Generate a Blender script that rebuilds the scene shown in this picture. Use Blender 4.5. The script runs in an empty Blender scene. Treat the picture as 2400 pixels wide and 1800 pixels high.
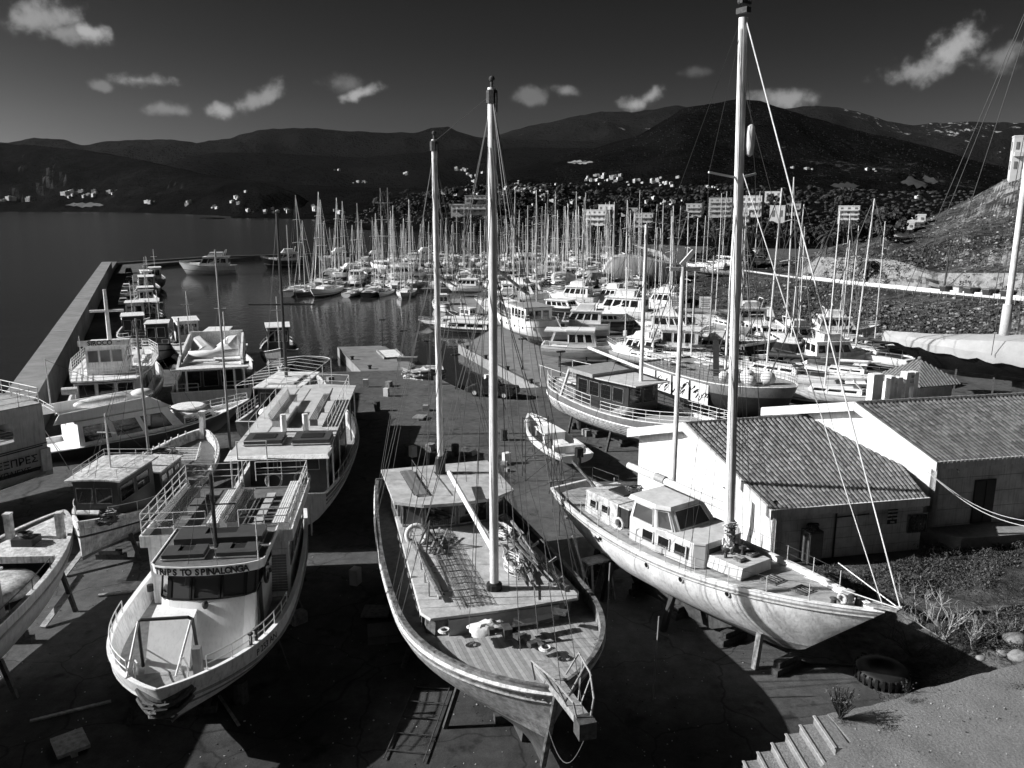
import bpy, bmesh, math, random
from math import sin, cos, tan, radians, pi, sqrt, atan2, hypot
from mathutils import Vector, Matrix, noise
from mathutils.bvhtree import BVHTree
random.seed(7)
SC = bpy.context.scene
COL = SC.collection
# ---------------------------------------------------------------- camera, light
F_PX, PITCH, CAM_H = 1900.0, radians(12.3), 18.0
cam = bpy.data.cameras.new('camera'); camo = bpy.data.objects.new('camera', cam); COL.objects.link(camo)
cam.sensor_width = 36.0; cam.lens = 36.0 * F_PX / 2400.0
cam.clip_start = 0.5; cam.clip_end = 60000
camo.location = (0, 0, CAM_H); camo.rotation_euler = (pi / 2 - PITCH, 0, 0)
SC.camera = camo
SUN_EL, SUN_AZ = radians(29.5), radians(-92)      # azimuth measured from +Y towards +X: the sun stands to the left
W = bpy.data.worlds.new('World'); SC.world = W; W.use_nodes = True
sun = bpy.data.lights.new('sun', 'SUN'); suno = bpy.data.objects.new('sun', sun); COL.objects.link(suno)
sun.energy = 5.0; sun.angle = radians(0.5); sun.color = (1, 1, 1)
sdir = Vector((sin(SUN_AZ) * cos(SUN_EL), cos(SUN_AZ) * cos(SUN_EL), sin(SUN_EL)))
suno.rotation_euler = sdir.to_track_quat('Z', 'Y').to_euler()
SC.view_settings.view_transform = 'Standard'; SC.view_settings.look = 'None'
SC.view_settings.exposure = 0.55; SC.view_settings.gamma = 1.0
SC.view_settings.use_curve_mapping = False
SC.cycles.use_denoising = True
HAZE = 2.2e-6
SC.cycles.max_bounces = 5; SC.cycles.diffuse_bounces = 3; SC.cycles.glossy_bounces = 3
SC.cycles.caustics_reflective = False; SC.cycles.caustics_refractive = False

def ray(u, v):
    a, b = (u - 1200) / F_PX, -(v - 900) / F_PX
    s, c = sin(PITCH), cos(PITCH)
    return Vector((a, c + b * s, -s + b * c))
def at(u, v, z=0.0):
    d = ray(u, v); t = (z - CAM_H) / d.z
    return Vector((d.x * t, d.y * t, z))
def atY(u, v, Y):
    d = ray(u, v); t = Y / d.y
    return Vector((d.x * t, Y, CAM_H + d.z * t))

def world():
    nt = W.node_tree; nt.nodes.clear(); N = nt.nodes.new; L = nt.links.new
    out = N('ShaderNodeOutputWorld'); bg = N('ShaderNodeBackground')
    sky = N('ShaderNodeTexSky'); sky.sky_type = 'NISHITA'; sky.sun_disc = False
    sky.sun_elevation = SUN_EL; sky.sun_rotation = SUN_AZ; sky.altitude = 10
    sky.air_density = 1.0; sky.dust_density = 1.0; sky.ozone_density = 1.5
    sep = N('ShaderNodeSeparateColor'); L(sky.outputs[0], sep.inputs[0])       # black-and-white film behind a red filter: only the red light counts
    pw = N('ShaderNodeMath'); pw.operation = 'MULTIPLY'; pw.inputs[1].default_value = SKY_GAIN
    cu = N('ShaderNodeMath'); cu.operation = 'POWER'; cu.inputs[1].default_value = SKY_POW; L(sep.outputs[0], cu.inputs[0])
    mn = N('ShaderNodeMath'); mn.operation = 'MINIMUM'; mn.inputs[1].default_value = SKY_MAX; L(cu.outputs[0], pw.inputs[0]); L(pw.outputs[0], mn.inputs[0]); pw = mn
    tc = N('ShaderNodeTexCoord')
    ns = N('ShaderNodeTexNoise'); ns.inputs['Scale'].default_value = 17; ns.inputs['Detail'].default_value = 10
    ns.inputs['Roughness'].default_value = 0.6
    L(tc.outputs['Generated'], ns.inputs['Vector'])
    ns2 = N('ShaderNodeTexNoise'); ns2.inputs['Scale'].default_value = 60; ns2.inputs['Detail'].default_value = 8
    L(tc.outputs['Generated'], ns2.inputs['Vector'])
    prev = None
    # u, v, half-width, half-height (source pixels), brightness
    for (u, v, a, b, w, tilt) in CLOUDS:
        c = ray(u, v).normalized(); k = F_PX * (1 + ((u - 1200) / F_PX) ** 2) ** .5
        sb = N('ShaderNodeVectorMath'); sb.operation = 'SUBTRACT'; sb.inputs[1].default_value = c
        L(tc.outputs['Generated'], sb.inputs[0])
        mp = N('ShaderNodeMapping'); mp.vector_type = 'POINT'
        mp.inputs['Rotation'].default_value = (0, radians(tilt), 0)
        L(sb.outputs[0], mp.inputs[0])
        ml = N('ShaderNodeVectorMath'); ml.operation = 'MULTIPLY'; ml.inputs[1].default_value = (1.18 * k / a, 1.18 * k / a, 1.18 * k / b)
        L(mp.outputs[0], ml.inputs[0])
        ln = N('ShaderNodeVectorMath'); ln.operation = 'LENGTH'; L(ml.outputs[0], ln.inputs[0])
        ad = N('ShaderNodeMath'); ad.operation = 'MULTIPLY_ADD'; ad.inputs[1].default_value = 2.9
        L(ns.outputs[0], ad.inputs[0]); L(ln.outputs['Value'], ad.inputs[2])
        ad2 = N('ShaderNodeMath'); ad2.operation = 'MULTIPLY_ADD'; ad2.inputs[1].default_value = 1.9
        L(ns2.outputs[0], ad2.inputs[0]); L(ad.outputs[0], ad2.inputs[2])
        mr = N('ShaderNodeMapRange'); mr.interpolation_type = 'SMOOTHERSTEP'; mr.clamp = True
        mr.inputs['From Min'].default_value = 3.85; mr.inputs['From Max'].default_value = 2.35
        mr.inputs['To Min'].default_value = 0; mr.inputs['To Max'].default_value = w * .8
        L(ad2.outputs[0], mr.inputs['Value'])
        if prev is None: prev = mr.outputs[0]
        else:
            mx = N('ShaderNodeMath'); mx.operation = 'MAXIMUM'
            L(prev, mx.inputs[0]); L(mr.outputs[0], mx.inputs[1]); prev = mx.outputs[0]
    ad = N('ShaderNodeMath'); ad.operation = 'ADD'; L(prev, ad.inputs[0]); L(pw.outputs[0], ad.inputs[1])
    L(ad.outputs[0], bg.inputs[0]); bg.inputs[1].default_value = SKY_STRENGTH
    L(bg.outputs[0], out.inputs[0])
SKY_STRENGTH = 0.07; SKY_POW = 3.2; SKY_GAIN = .0085; SKY_MAX = 60
CLOUDS = [(95, 48, 85, 42, 3.2, 0), (160, 76, 75, 26, 2.6, 0), (207, 76, 40, 22, 4.6, 0),
          (325, 188, 55, 16, 3.0, 0), (235, 200, 25, 12, 1.6, 0), (395, 255, 50, 17, 1.8, 0), (520, 258, 42, 18, 3.6, 0),
          (605, 232, 75, 24, 2.8, 25), (850, 218, 55, 16, 4.2, 18), (800, 195, 60, 22, 1.3, 0), (1245, 224, 40, 18, 1.5, 0),
          (1326, 212, 28, 15, 2.4, 0), (1490, 245, 38, 22, 3.8, 0), (1520, 228, 30, 16, 3.4, 30), (1835, 232, 85, 24, 3.2, 0),
          (2240, 108, 85, 42, 4.6, 30), (2160, 165, 95, 34, 3.4, 10), (2350, 130, 50, 32, 2.2, 0), (1630, 168, 40, 12, .8, 0)]
world()

# ---------------------------------------------------------------- materials (all grey: a black-and-white photograph)
_m = {}
def mat(name, g, rough=.6, var=.25, scale=3.0, bump=0.0, spec=.4, metal=0, streak=0, dark=None, detail=5, plank=0, axis=1):
    """grey paint / wood / concrete; var = share of blotchy variation, streak = vertical run-down dirt, plank = seam spacing"""
    if name in _m: return _m[name]
    m = bpy.data.materials.new(name); m.use_nodes = True; nt = m.node_tree
    N = nt.nodes.new; L = nt.links.new; b = nt.nodes['Principled BSDF']
    b.inputs['Roughness'].default_value = rough; b.inputs['Metallic'].default_value = metal
    b.inputs['Specular IOR Level'].default_value = spec
    tc = N('ShaderNodeTexCoord')
    n1 = N('ShaderNodeTexNoise'); n1.inputs['Scale'].default_value = scale; n1.inputs['Detail'].default_value = detail
    n1.inputs['Roughness'].default_value = .65
    L(tc.outputs['Object'], n1.inputs['Vector'])
    d = g * .45 if dark is None else dark
    mr = N('ShaderNodeMapRange'); mr.inputs['From Min'].default_value = .35; mr.inputs['From Max'].default_value = .75
    mr.inputs['To Min'].default_value = g * (1 + var * .3); mr.inputs['To Max'].default_value = g + (d - g) * var * 1.6
    L(n1.outputs[0], mr.inputs['Value']); v = mr.outputs[0]
    if streak:
        mp = N('ShaderNodeMapping'); mp.inputs['Scale'].default_value = (5, 5, .35); L(tc.outputs['Object'], mp.inputs[0])
        n2 = N('ShaderNodeTexNoise'); n2.inputs['Scale'].default_value = 2.2; n2.inputs['Detail'].default_value = 6
        L(mp.outputs[0], n2.inputs['Vector'])
        r2 = N('ShaderNodeMapRange'); r2.inputs['From Min'].default_value = .5; r2.inputs['From Max'].default_value = .72
        r2.inputs['To Min'].default_value = 1; r2.inputs['To Max'].default_value = 1 - streak
        L(n2.outputs[0], r2.inputs['Value'])
        mu = N('ShaderNodeMath'); mu.operation = 'MULTIPLY'; L(v, mu.inputs[0]); L(r2.outputs[0], mu.inputs[1]); v = mu.outputs[0]
    if plank:
        sp = N('ShaderNodeSeparateXYZ'); L(tc.outputs['Object'], sp.inputs[0])
        a1 = N('ShaderNodeMath'); a1.operation = 'DIVIDE'; a1.inputs[1].default_value = plank; L(sp.outputs[axis], a1.inputs[0])
        a2 = N('ShaderNodeMath'); a2.operation = 'FRACT'; L(a1.outputs[0], a2.inputs[0])
        a3 = N('ShaderNodeMath'); a3.operation = 'GREATER_THAN'; a3.inputs[1].default_value = .1; L(a2.outputs[0], a3.inputs[0])
        a4 = N('ShaderNodeMapRange'); a4.inputs['To Min'].default_value = .45; a4.inputs['To Max'].default_value = 1; L(a3.outputs[0], a4.inputs['Value'])
        fl = N('ShaderNodeMath'); fl.operation = 'FLOOR'; L(a1.outputs[0], fl.inputs[0])
        wn = N('ShaderNodeTexWhiteNoise'); wn.noise_dimensions = '1D'; L(fl.outputs[0], wn.inputs['W'])
        a5 = N('ShaderNodeMapRange'); a5.inputs['To Min'].default_value = .75; a5.inputs['To Max'].default_value = 1.1; L(wn.outputs[0], a5.inputs['Value'])
        for q in (a4, a5):
            mu = N('ShaderNodeMath'); mu.operation = 'MULTIPLY'; L(v, mu.inputs[0]); L(q.outputs[0], mu.inputs[1]); v = mu.outputs[0]
    cb = N('ShaderNodeCombineColor')
    for i in range(3): L(v, cb.inputs[i])
    L(cb.outputs[0], b.inputs['Base Color'])
    if bump:
        bp = N('ShaderNodeBump'); bp.inputs['Strength'].default_value = min(1, bump); bp.inputs['Distance'].default_value = .03
        n3 = N('ShaderNodeTexNoise'); n3.inputs['Scale'].default_value = scale * 6; n3.inputs['Detail'].default_value = 4
        L(tc.outputs['Object'], n3.inputs['Vector']); L(n3.outputs[0], bp.inputs['Height']); L(bp.outputs[0], b.inputs['Normal'])
    _m[name] = m; return m
WHITE = mat('white_gelcoat', .8, .35, .15, 1.2, streak=.12)
WPAINT = mat('white_paint', .76, .5, .35, 2.5, bump=.2, streak=.35)
WOLD = mat('weathered_white_paint', .6, .65, .55, 3.0, bump=.4, streak=.45, dark=.12)
GREYP = mat('grey_paint', .30, .5, .35, 2.5, streak=.3)
MIDP = mat('mid_grey_paint', .16, .5, .4, 2.5, streak=.3)
DARKP = mat('dark_paint', .035, .4, .4, 2.5, streak=.3)
BLACK = mat('black_rubber', .012, .6, .4, 5)
ANTIF = mat('antifouling', .07, .85, .7, 2, bump=.3, streak=.4, dark=.02)
ANTIFL = mat('pale_antifouling', .2, .85, .7, 2, bump=.3, streak=.4, dark=.07)
WOOD = mat('old_varnished_wood', .16, .5, .9, 4, bump=.4, streak=.4, dark=.04)
WOODL = mat('weathered_wood', .27, .7, .7, 5, bump=.5, dark=.1)
DECKW = mat('deck_planking', .30, .65, .5, 3, bump=.2, dark=.12)
DECKP = mat('painted_deck', .33, .7, .5, 3, bump=.3, dark=.15)
DECKT = mat('teak_deck_planked', .26, .7, .5, 3, dark=.12, plank=.11)
ROOFG = mat('grey_deck_roof', .22, .7, .6, 2.5, dark=.09)
ALU = mat('aluminium_mast', .62, .35, .2, 4, metal=0)
MASTW = mat('white_painted_mast', .7, .4, .3, 1.5, streak=.3)
STEEL = mat('stainless_rail', .5, .3, .1, 5, metal=.0, spec=.8)
RAILW = mat('white_rail_paint', .66, .4, .3, 6)
WIRE = mat('rigging_wire', .05, .5, .1, 5)
WIREL = mat('pale_rope', .55, .8, .2, 9)
ROPE = mat('dark_rope', .09, .9, .5, 12)
CANV = mat('white_canvas', .62, .8, .2, 2, bump=.3)
CANVG = mat('grey_canvas', .3, .85, .3, 2, bump=.3)
RUST = mat('rusty_steel', .06, .8, .8, 6, bump=.4, dark=.02)
def glass(name='dark_glass', g=.012, r=.06):
    if name in _m: return _m[name]
    m = bpy.data.materials.new(name); m.use_nodes = True; b = m.node_tree.nodes['Principled BSDF']
    b.inputs['Base Color'].default_value = (g, g, g, 1); b.inputs['Roughness'].default_value = r
    b.inputs['Specular IOR Level'].default_value = .7; _m[name] = m; return m
GLASS = glass(); GLASSL = glass('hazy_glass', .06, .15)

# ---------------------------------------------------------------- mesh builder
class MB:
    def __init__(s): s.v = []; s.f = []; s.m = []
    def add(s, vs, fs, mi=0):
        o = len(s.v); s.v += [tuple(p) for p in vs]
        for f in fs: s.f.append(tuple(i + o for i in f)); s.m.append(mi)
        return s
    def box(s, c, d, mi=0, rz=0, M=None):
        x, y, z = d[0] / 2, d[1] / 2, d[2] / 2
        R = Matrix.Rotation(rz, 3, 'Z') if M is None else M
        vs = [Vector(c) + R @ Vector(p) for p in ((-x, -y, -z), (x, -y, -z), (x, y, -z), (-x, y, -z), (-x, -y, z), (x, -y, z), (x, y, z), (-x, y, z))]
        return s.add(vs, [(0, 3, 2, 1), (4, 5, 6, 7), (0, 1, 5, 4), (1, 2, 6, 5), (2, 3, 7, 6), (3, 0, 4, 7)], mi)
    def beam(s, a, b, w, h=None, mi=0):
        h = w if h is None else h; a = Vector(a); b = Vector(b); d = b - a
        q = d.to_track_quat('X', 'Z').to_matrix()
        return s.box((a + b) / 2, (d.length, w, h), mi, M=q)
    def tube(s, pts, r, n=6, mi=0, r2=None, cap=True):
        pts = [Vector(p) for p in pts]; r2 = r if r2 is None else r2; k = len(pts); rings = []
        up = None
        for i, p in enumerate(pts):
            d = (pts[min(i + 1, k - 1)] - pts[max(i - 1, 0)])
            d = d.normalized() if d.length > 1e-9 else Vector((0, 0, 1))
            if up is None or abs(up.dot(d)) > .98: up = Vector((0, 0, 1)) if abs(d.z) < .9 else Vector((1, 0, 0))
            sx = d.cross(up).normalized(); sy = sx.cross(d).normalized(); up = sy
            rr = r + (r2 - r) * i / max(1, k - 1)
            rings.append([p + sx * rr * cos(2 * pi * j / n) + sy * rr * sin(2 * pi * j / n) for j in range(n)])
        vs = [q for R_ in rings for q in R_]; fs = []
        for i in range(k - 1):
            for j in range(n):
                a = i * n + j; b = i * n + (j + 1) % n; fs.append((a, b, b + n, a + n))
        if cap: fs.append(tuple(range(n))[::-1]); fs.append(tuple((k - 1) * n + j for j in range(n)))
        return s.add(vs, fs, mi)
    def lathe(s, c, prof, n=12, mi=0, axis='Z'):
        vs = []; c = Vector(c)
        for (r, z) in prof:
            for j in range(n):
                a = 2 * pi * j / n
                p = Vector((r * cos(a), r * sin(a), z)) if axis == 'Z' else (Vector((z, r * cos(a), r * sin(a))) if axis == 'X' else Vector((r * cos(a), z, r * sin(a))))
                vs.append(c + p)
        fs = []
        for i in range(len(prof) - 1):
            for j in range(n):
                a = i * n + j; b = i * n + (j + 1) % n; fs.append((a, b, b + n, a + n))
        fs.append(tuple(range(n))[::-1]); fs.append(tuple((len(prof) - 1) * n + j for j in range(n)))
        return s.add(vs, fs, mi)
    def ball(s, c, r, mi=0, sc=(1, 1, 1), n=10):
        c = Vector(c); vs = []; fs = []
        for i in range(1, n // 2):
            for j in range(n):
                a = pi * i / (n // 2); b = 2 * pi * j / n
                vs.append((c.x + sc[0] * r * sin(a) * cos(b), c.y + sc[1] * r * sin(a) * sin(b), c.z + sc[2] * r * cos(a)))
        k = n // 2 - 1; vs += [(c.x, c.y, c.z + r * sc[2]), (c.x, c.y, c.z - r * sc[2])]; T = len(vs) - 2
        for i in range(k - 1):
            for j in range(n): a = i * n + j; b = i * n + (j + 1) % n; fs.append((a, a + n, b + n, b))
        for j in range(n): fs.append((T, j, (j + 1) % n)); fs.append((T + 1, (k - 1) * n + (j + 1) % n, (k - 1) * n + j))
        return s.add(vs, fs, mi)
    def prism(s, bot, top, mi=0, mtop=None, mbot=None):
        """bot, top: matching lists of 3D points; closed solid"""
        n = len(bot); s.add(list(bot) + list(top), [(i, (i + 1) % n, (i + 1) % n + n, i + n) for i in range(n)], mi)
        s.add(top, [tuple(range(n))], mi if mtop is None else mtop)
        s.add(bot, [tuple(range(n))[::-1]], mi if mbot is None else mbot)
        return s
    def quad(s, a, b, c, d, mi=0): return s.add([a, b, c, d], [(0, 1, 2, 3)], mi)
    def torus(s, c, R_, r, axis='X', n=20, k=8, mi=0, a0=0, a1=2 * pi):
        pts = []
        for i in range(n + 1):
            a = a0 + (a1 - a0) * i / n; p = (cos(a) * R_, sin(a) * R_)
            pts.append(Vector(c) + (Vector((0, p[0], p[1])) if axis == 'X' else Vector((p[0], 0, p[1])) if axis == 'Y' else Vector((p[0], p[1], 0))))
        return s.tube(pts, r, k, mi, cap=False)
    def mesh(s, name, mats, smooth=False):
        me = bpy.data.meshes.new(name); me.from_pydata(s.v, [], s.f)
        if not isinstance(mats, (list, tuple)): mats = [mats]
        for m in mats: me.materials.append(m)
        me.polygons.foreach_set('material_index', s.m)
        if smooth: me.polygons.foreach_set('use_smooth', [True] * len(s.f))
        me.update()
        if smooth and smooth is not True:
            bm = bmesh.new(); bm.from_mesh(me); bmesh.ops.remove_doubles(bm, verts=bm.verts, dist=.0005)
            for e in bm.edges:
                if len(e.link_faces) == 2 and e.calc_face_angle(0) > radians(smooth): e.smooth = False
            bm.to_mesh(me); bm.free()
        return me
    def build(s, name, mats, parent=None, smooth=False, **kw):
        if not s.v: return None
        o = bpy.data.objects.new(name, s.mesh(name, mats, smooth)); COL.objects.link(o)
        if parent is not None: o.parent = parent
        for k, v in kw.items(): o[k] = v
        return o
def thing(name, label, cat, loc=(0, 0, 0), rz=0, group=None):
    o = bpy.data.objects.new(name, None); COL.objects.link(o); o.location = loc; o.rotation_euler = (0, 0, rz)
    o['label'] = label; o['category'] = cat
    if group: o['group'] = group
    return o
def tag(o, label, cat, group=None):
    o['label'] = label; o['category'] = cat
    if group: o['group'] = group
    return o
KIDS = {}
def kids(o):
    if not KIDS or o.name not in KIDS:
        KIDS.clear()
        for q in bpy.data.objects:
            KIDS.setdefault(q.name, [])
        for q in bpy.data.objects:
            if q.parent: KIDS[q.parent.name].append(q)
    return KIDS.get(o.name, [])
def dup(o, parent=None, depth=0, tree=None):
    if tree is None: tree = snap(o)
    src, ch = tree; c = src.copy(); COL.objects.link(c); c.parent = parent
    for t in ch: dup(None, c, depth + 1, t)
    return c
def snap(o):
    by = {}
    for q in bpy.data.objects:
        if q.parent: by.setdefault(q.parent, []).append(q)
    def rec(x): return (x, [rec(y) for y in by.get(x, [])])
    return rec(o)
def lerp(a, b, t): return a + (b - a) * t
def interp(tab, x):
    if x <= tab[0][0]: return tab[0][1]
    for (a, p), (b, q) in zip(tab, tab[1:]):
        if x <= b: return p + (q - p) * (x - a) / (b - a)
    return tab[-1][1]
def text(body, size, mat_, parent, loc, rot, name='lettering', ext=.006, align='CENTER', sx=1.0, shear=0, bold=0.0):
    cu = bpy.data.curves.new(name, 'FONT'); cu.body = body; cu.size = size; cu.extrude = ext; cu.align_x = align; cu.align_y = 'CENTER'
    cu.shear = shear; cu.offset = bold; cu.resolution_u = 3
    o = bpy.data.objects.new(name, cu); me = bpy.data.meshes.new_from_object(o); bpy.data.objects.remove(o); bpy.data.curves.remove(cu)
    me.materials.clear(); me.materials.append(mat_)
    o = bpy.data.objects.new(name, me); COL.objects.link(o); o.parent = parent; o.location = loc
    o.rotation_euler = rot; o.scale = (sx, 1, 1); return o
def wall_text(body, size, mat_, parent, A, B, up, u=.5, v=.5, off=.02, **kw):
    """text on a plane: A = lower-left corner, B = lower-right, up = vector to upper-left"""
    A, B, up = Vector(A), Vector(B), Vector(up); x = (B - A).normalized(); n = x.cross(up).normalized(); y = n.cross(x)
    M = Matrix((x, y, n)).transposed()
    return text(body, size, mat_, parent, A + (B - A) * u + up * v + n * off, M.to_euler(), **kw)
def window(parent, quad, u0, u1, v0, v1, gm=None, fm=None, fw=.05, name='window', d=.02, bars=0, hb=0):
    """glass pane with a frame of its own set on the wall face quad = (bl, br, tr, tl)"""
    bl, br, tr, tl = [Vector(p) for p in quad]
    P = lambda u, v: (bl + (br - bl) * u) * (1 - v) + (tl + (tr - tl) * u) * v
    n = (br - bl).cross(tl - bl).normalized()
    a, b, c, e = P(u0, v0), P(u1, v0), P(u1, v1), P(u0, v1)
    g = MB(); g.prism([p - n * .01 for p in (a, b, c, e)], [p + n * d * .5 for p in (a, b, c, e)])
    w = g.build(name, gm or GLASS, parent)
    if fm is not None:
        f = MB()
        for p, q in ((a, b), (b, c), (c, e), (e, a)): f.beam(p + n * d * .6, q + n * d * .6, fw, fw * .8)
        for i in range(bars):
            t = (i + 1) / (bars + 1); f.beam(a.lerp(b, t) + n * d * .6, e.lerp(c, t) + n * d * .6, fw * .7, fw * .7)
        for i in range(hb):
            t = (i + 1) / (hb + 1); f.beam(a.lerp(e, t) + n * d * .6, b.lerp(c, t) + n * d * .6, fw * .7, fw * .7)
        f.build('window_frame', fm, w)
    return w
# ================================================================ SETTING
def struct(o, **k): o['kind'] = 'structure'; return o
def shader(name, fn):
    m = bpy.data.materials.new(name); m.use_nodes = True; fn(m.node_tree, m.node_tree.nodes['Principled BSDF']); return m
def grey(nt, v, b):
    cb = nt.nodes.new('ShaderNodeCombineColor')
    for i in range(3): nt.links.new(v, cb.inputs[i])
    nt.links.new(cb.outputs[0], b.inputs['Base Color'])
def nz(nt, vec, scale, detail=6, rough=.6, msc=None):
    n = nt.nodes.new('ShaderNodeTexNoise'); n.inputs['Scale'].default_value = scale; n.inputs['Detail'].default_value = detail
    n.inputs['Roughness'].default_value = rough
    if msc:
        mp = nt.nodes.new('ShaderNodeMapping'); mp.inputs['Scale'].default_value = msc; nt.links.new(vec, mp.inputs[0]); vec = mp.outputs[0]
    nt.links.new(vec, n.inputs['Vector']); return n.outputs[0]
def rng(nt, v, a, b, c, d):
    r = nt.nodes.new('ShaderNodeMapRange'); r.inputs['From Min'].default_value = a; r.inputs['From Max'].default_value = b
    r.inputs['To Min'].default_value = c; r.inputs['To Max'].default_value = d; nt.links.new(v, r.inputs['Value']); return r.outputs[0]
def mth(nt, op, a, b):
    m = nt.nodes.new('ShaderNodeMath'); m.operation = op
    for i, q in enumerate((a, b)):
        if isinstance(q, (int, float)): m.inputs[i].default_value = q
        else: nt.links.new(q, m.inputs[i])
    return m.outputs[0]
def bumpn(nt, h, b, st, dist):
    p = nt.nodes.new('ShaderNodeBump'); p.inputs['Strength'].default_value = st; p.inputs['Distance'].default_value = dist
    nt.links.new(h, p.inputs['Height']); nt.links.new(p.outputs[0], b.inputs['Normal'])
def m_ground(nt, b):
    tc = nt.nodes.new('ShaderNodeTexCoord').outputs['Object']
    a = nz(nt, tc, .16, 6); c = nz(nt, tc, 1.6, 8, .7); e = nz(nt, tc, 14, 5, .7)
    v = rng(nt, a, .3, .7, .068, .12); v = mth(nt, 'MULTIPLY', v, rng(nt, c, .35, .7, 1.15, .6)); v = mth(nt, 'MULTIPLY', v, rng(nt, e, .35, .65, 1.12, .85))
    st = nz(nt, tc, .55, 4); v = mth(nt, 'MULTIPLY', v, rng(nt, st, .6, .68, 1, .42)); st = nz(nt, tc, .3, 5, .6, (1, .22, 1)); v = mth(nt, 'MULTIPLY', v, rng(nt, st, .5, .64, 1, .68))
    vo = nt.nodes.new('ShaderNodeTexVoronoi'); vo.feature = 'DISTANCE_TO_EDGE'; vo.inputs['Scale'].default_value = .23; ad = nt.nodes.new('ShaderNodeVectorMath'); ad.operation = 'MULTIPLY_ADD'
    nn = nt.nodes.new('ShaderNodeTexNoise'); nn.inputs['Scale'].default_value = .8; nt.links.new(tc, nn.inputs['Vector']); nt.links.new(nn.outputs['Color'], ad.inputs[0]); ad.inputs[1].default_value = (1.2, 1.2, 0); nt.links.new(tc, ad.inputs[2]); nt.links.new(ad.outputs[0], vo.inputs['Vector'])
    v = mth(nt, 'MULTIPLY', v, rng(nt, vo.outputs['Distance'], .0, .012, .45, 1))
    sy = nt.nodes.new('ShaderNodeSeparateXYZ'); nt.links.new(tc, sy.inputs[0]); yy = mth(nt, 'ADD', sy.outputs[1], mth(nt, 'MULTIPLY', a, 8))   # ground tone darker on the near side, along a noisy edge
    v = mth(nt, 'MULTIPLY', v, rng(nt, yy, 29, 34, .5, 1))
    grey(nt, v, b); b.inputs['Roughness'].default_value = .9; b.inputs['Specular IOR Level'].default_value = .15
    bumpn(nt, mth(nt, 'ADD', c, mth(nt, 'MULTIPLY', e, .4)), b, .5, .06)
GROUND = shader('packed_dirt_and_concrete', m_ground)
def m_conc(nt, b):
    tc = nt.nodes.new('ShaderNodeTexCoord').outputs['Object']
    a = nz(nt, tc, .4, 6); c = nz(nt, tc, 3, 8, .7)
    v = rng(nt, a, .3, .7, .2, .3); v = mth(nt, 'MULTIPLY', v, rng(nt, c, .35, .7, 1.1, .7))
    grey(nt, v, b); b.inputs['Roughness'].default_value = .9; b.inputs['Specular IOR Level'].default_value = .15; bumpn(nt, c, b, .4, .03)
CONC = shader('quay_concrete', m_conc)
def m_water(nt, b):
    tc = nt.nodes.new('ShaderNodeTexCoord').outputs['Object']
    grey(nt, rng(nt, nz(nt, tc, .01, 3), .3, .7, .006, .012), b)
    b.inputs['Roughness'].default_value = .22; b.inputs['IOR'].default_value = 1.33; b.inputs['Specular IOR Level'].default_value = .5
    h = mth(nt, 'ADD', nz(nt, tc, .9, 4, .6, (1, 1.6, 1)), mth(nt, 'MULTIPLY', nz(nt, tc, .12, 3), 2.)); bumpn(nt, h, b, 1, .12)
def m_hwater(nt, b):
    tc = nt.nodes.new('ShaderNodeTexCoord').outputs['Object']
    b.inputs['Base Color'].default_value = (.018, .018, .018, 1)
    b.inputs['Roughness'].default_value = .1; b.inputs['IOR'].default_value = 1.33; b.inputs['Specular IOR Level'].default_value = .55
    bumpn(nt, nz(nt, tc, .7, 3, .5, (1, .6, 1)), b, .55, .08)
SEA = shader('open_sea', m_water); HWATER = shader('harbour_water', m_hwater)
def m_scrub(lo, hi, sc, rock=.32, rk=(.6, .66), thr=None):
    def f(nt, b):
        tc = nt.nodes.new('ShaderNodeTexCoord').outputs['Object']
        a = nz(nt, tc, sc, 8, .7); c = nz(nt, tc, sc * .12, 5, .6); e = nz(nt, tc, sc * 3, 4, .7)
        v = rng(nt, a, .4, .62, lo, hi); v = mth(nt, 'MULTIPLY', v, rng(nt, c, .35, .65, .6, 1.4))
        r = rng(nt, mth(nt, 'ADD', mth(nt, 'MULTIPLY', e, .5), mth(nt, 'MULTIPLY', c, .5)), rk[0], rk[1], 0, 1)
        if thr is not None:
            g = nt.nodes.new('ShaderNodeNewGeometry'); s = nt.nodes.new('ShaderNodeSeparateXYZ'); nt.links.new(g.outputs['True Normal'], s.inputs[0])
            ad = nt.nodes.new('ShaderNodeMath'); ad.operation = 'MULTIPLY_ADD'; nt.links.new(e, ad.inputs[0]); ad.inputs[1].default_value = -.25; nt.links.new(s.outputs[2], ad.inputs[2])
            st = rng(nt, ad.outputs[0], thr, thr - .12, 0, 1); r = mth(nt, 'MAXIMUM', r, st)
        v = mth(nt, 'ADD', mth(nt, 'MULTIPLY', v, mth(nt, 'SUBTRACT', 1, r)), mth(nt, 'MULTIPLY', r, mth(nt, 'MULTIPLY', rock, rng(nt, a, .3, .7, .6, 1.3))))
        grey(nt, v, b); b.inputs['Roughness'].default_value = 1; b.inputs['Specular IOR Level'].default_value = 0
        bumpn(nt, mth(nt, 'ADD', a, e), b, .8, .35 / sc)
    return f
FARM = shader('far_mountain', m_scrub(.004, .008, .002, .012, (.7, .8)))
SNOWM = shader('snow_streaked_mountain', m_scrub(.004, .008, .002, .35, (.6, .64)))
MIDM = shader('wooded_ridge', m_scrub(.003, .006, .006, .01, (.66, .72)))
HILLM = shader('stony_hill', m_scrub(.002, .006, .012, .05, (.6, .63)))
COASTM = shader('coastal_scrub', m_scrub(.003, .008, .03, .04, (.64, .68), .55))
SLOPEM = shader('hillside_scrub_and_rock', m_scrub(.025, .09, .5, .26, (.55, .63), .72))
SOIL = shader('garden_soil', m_scrub(.05, .13, .8, .2, (.62, .7)))

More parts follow.
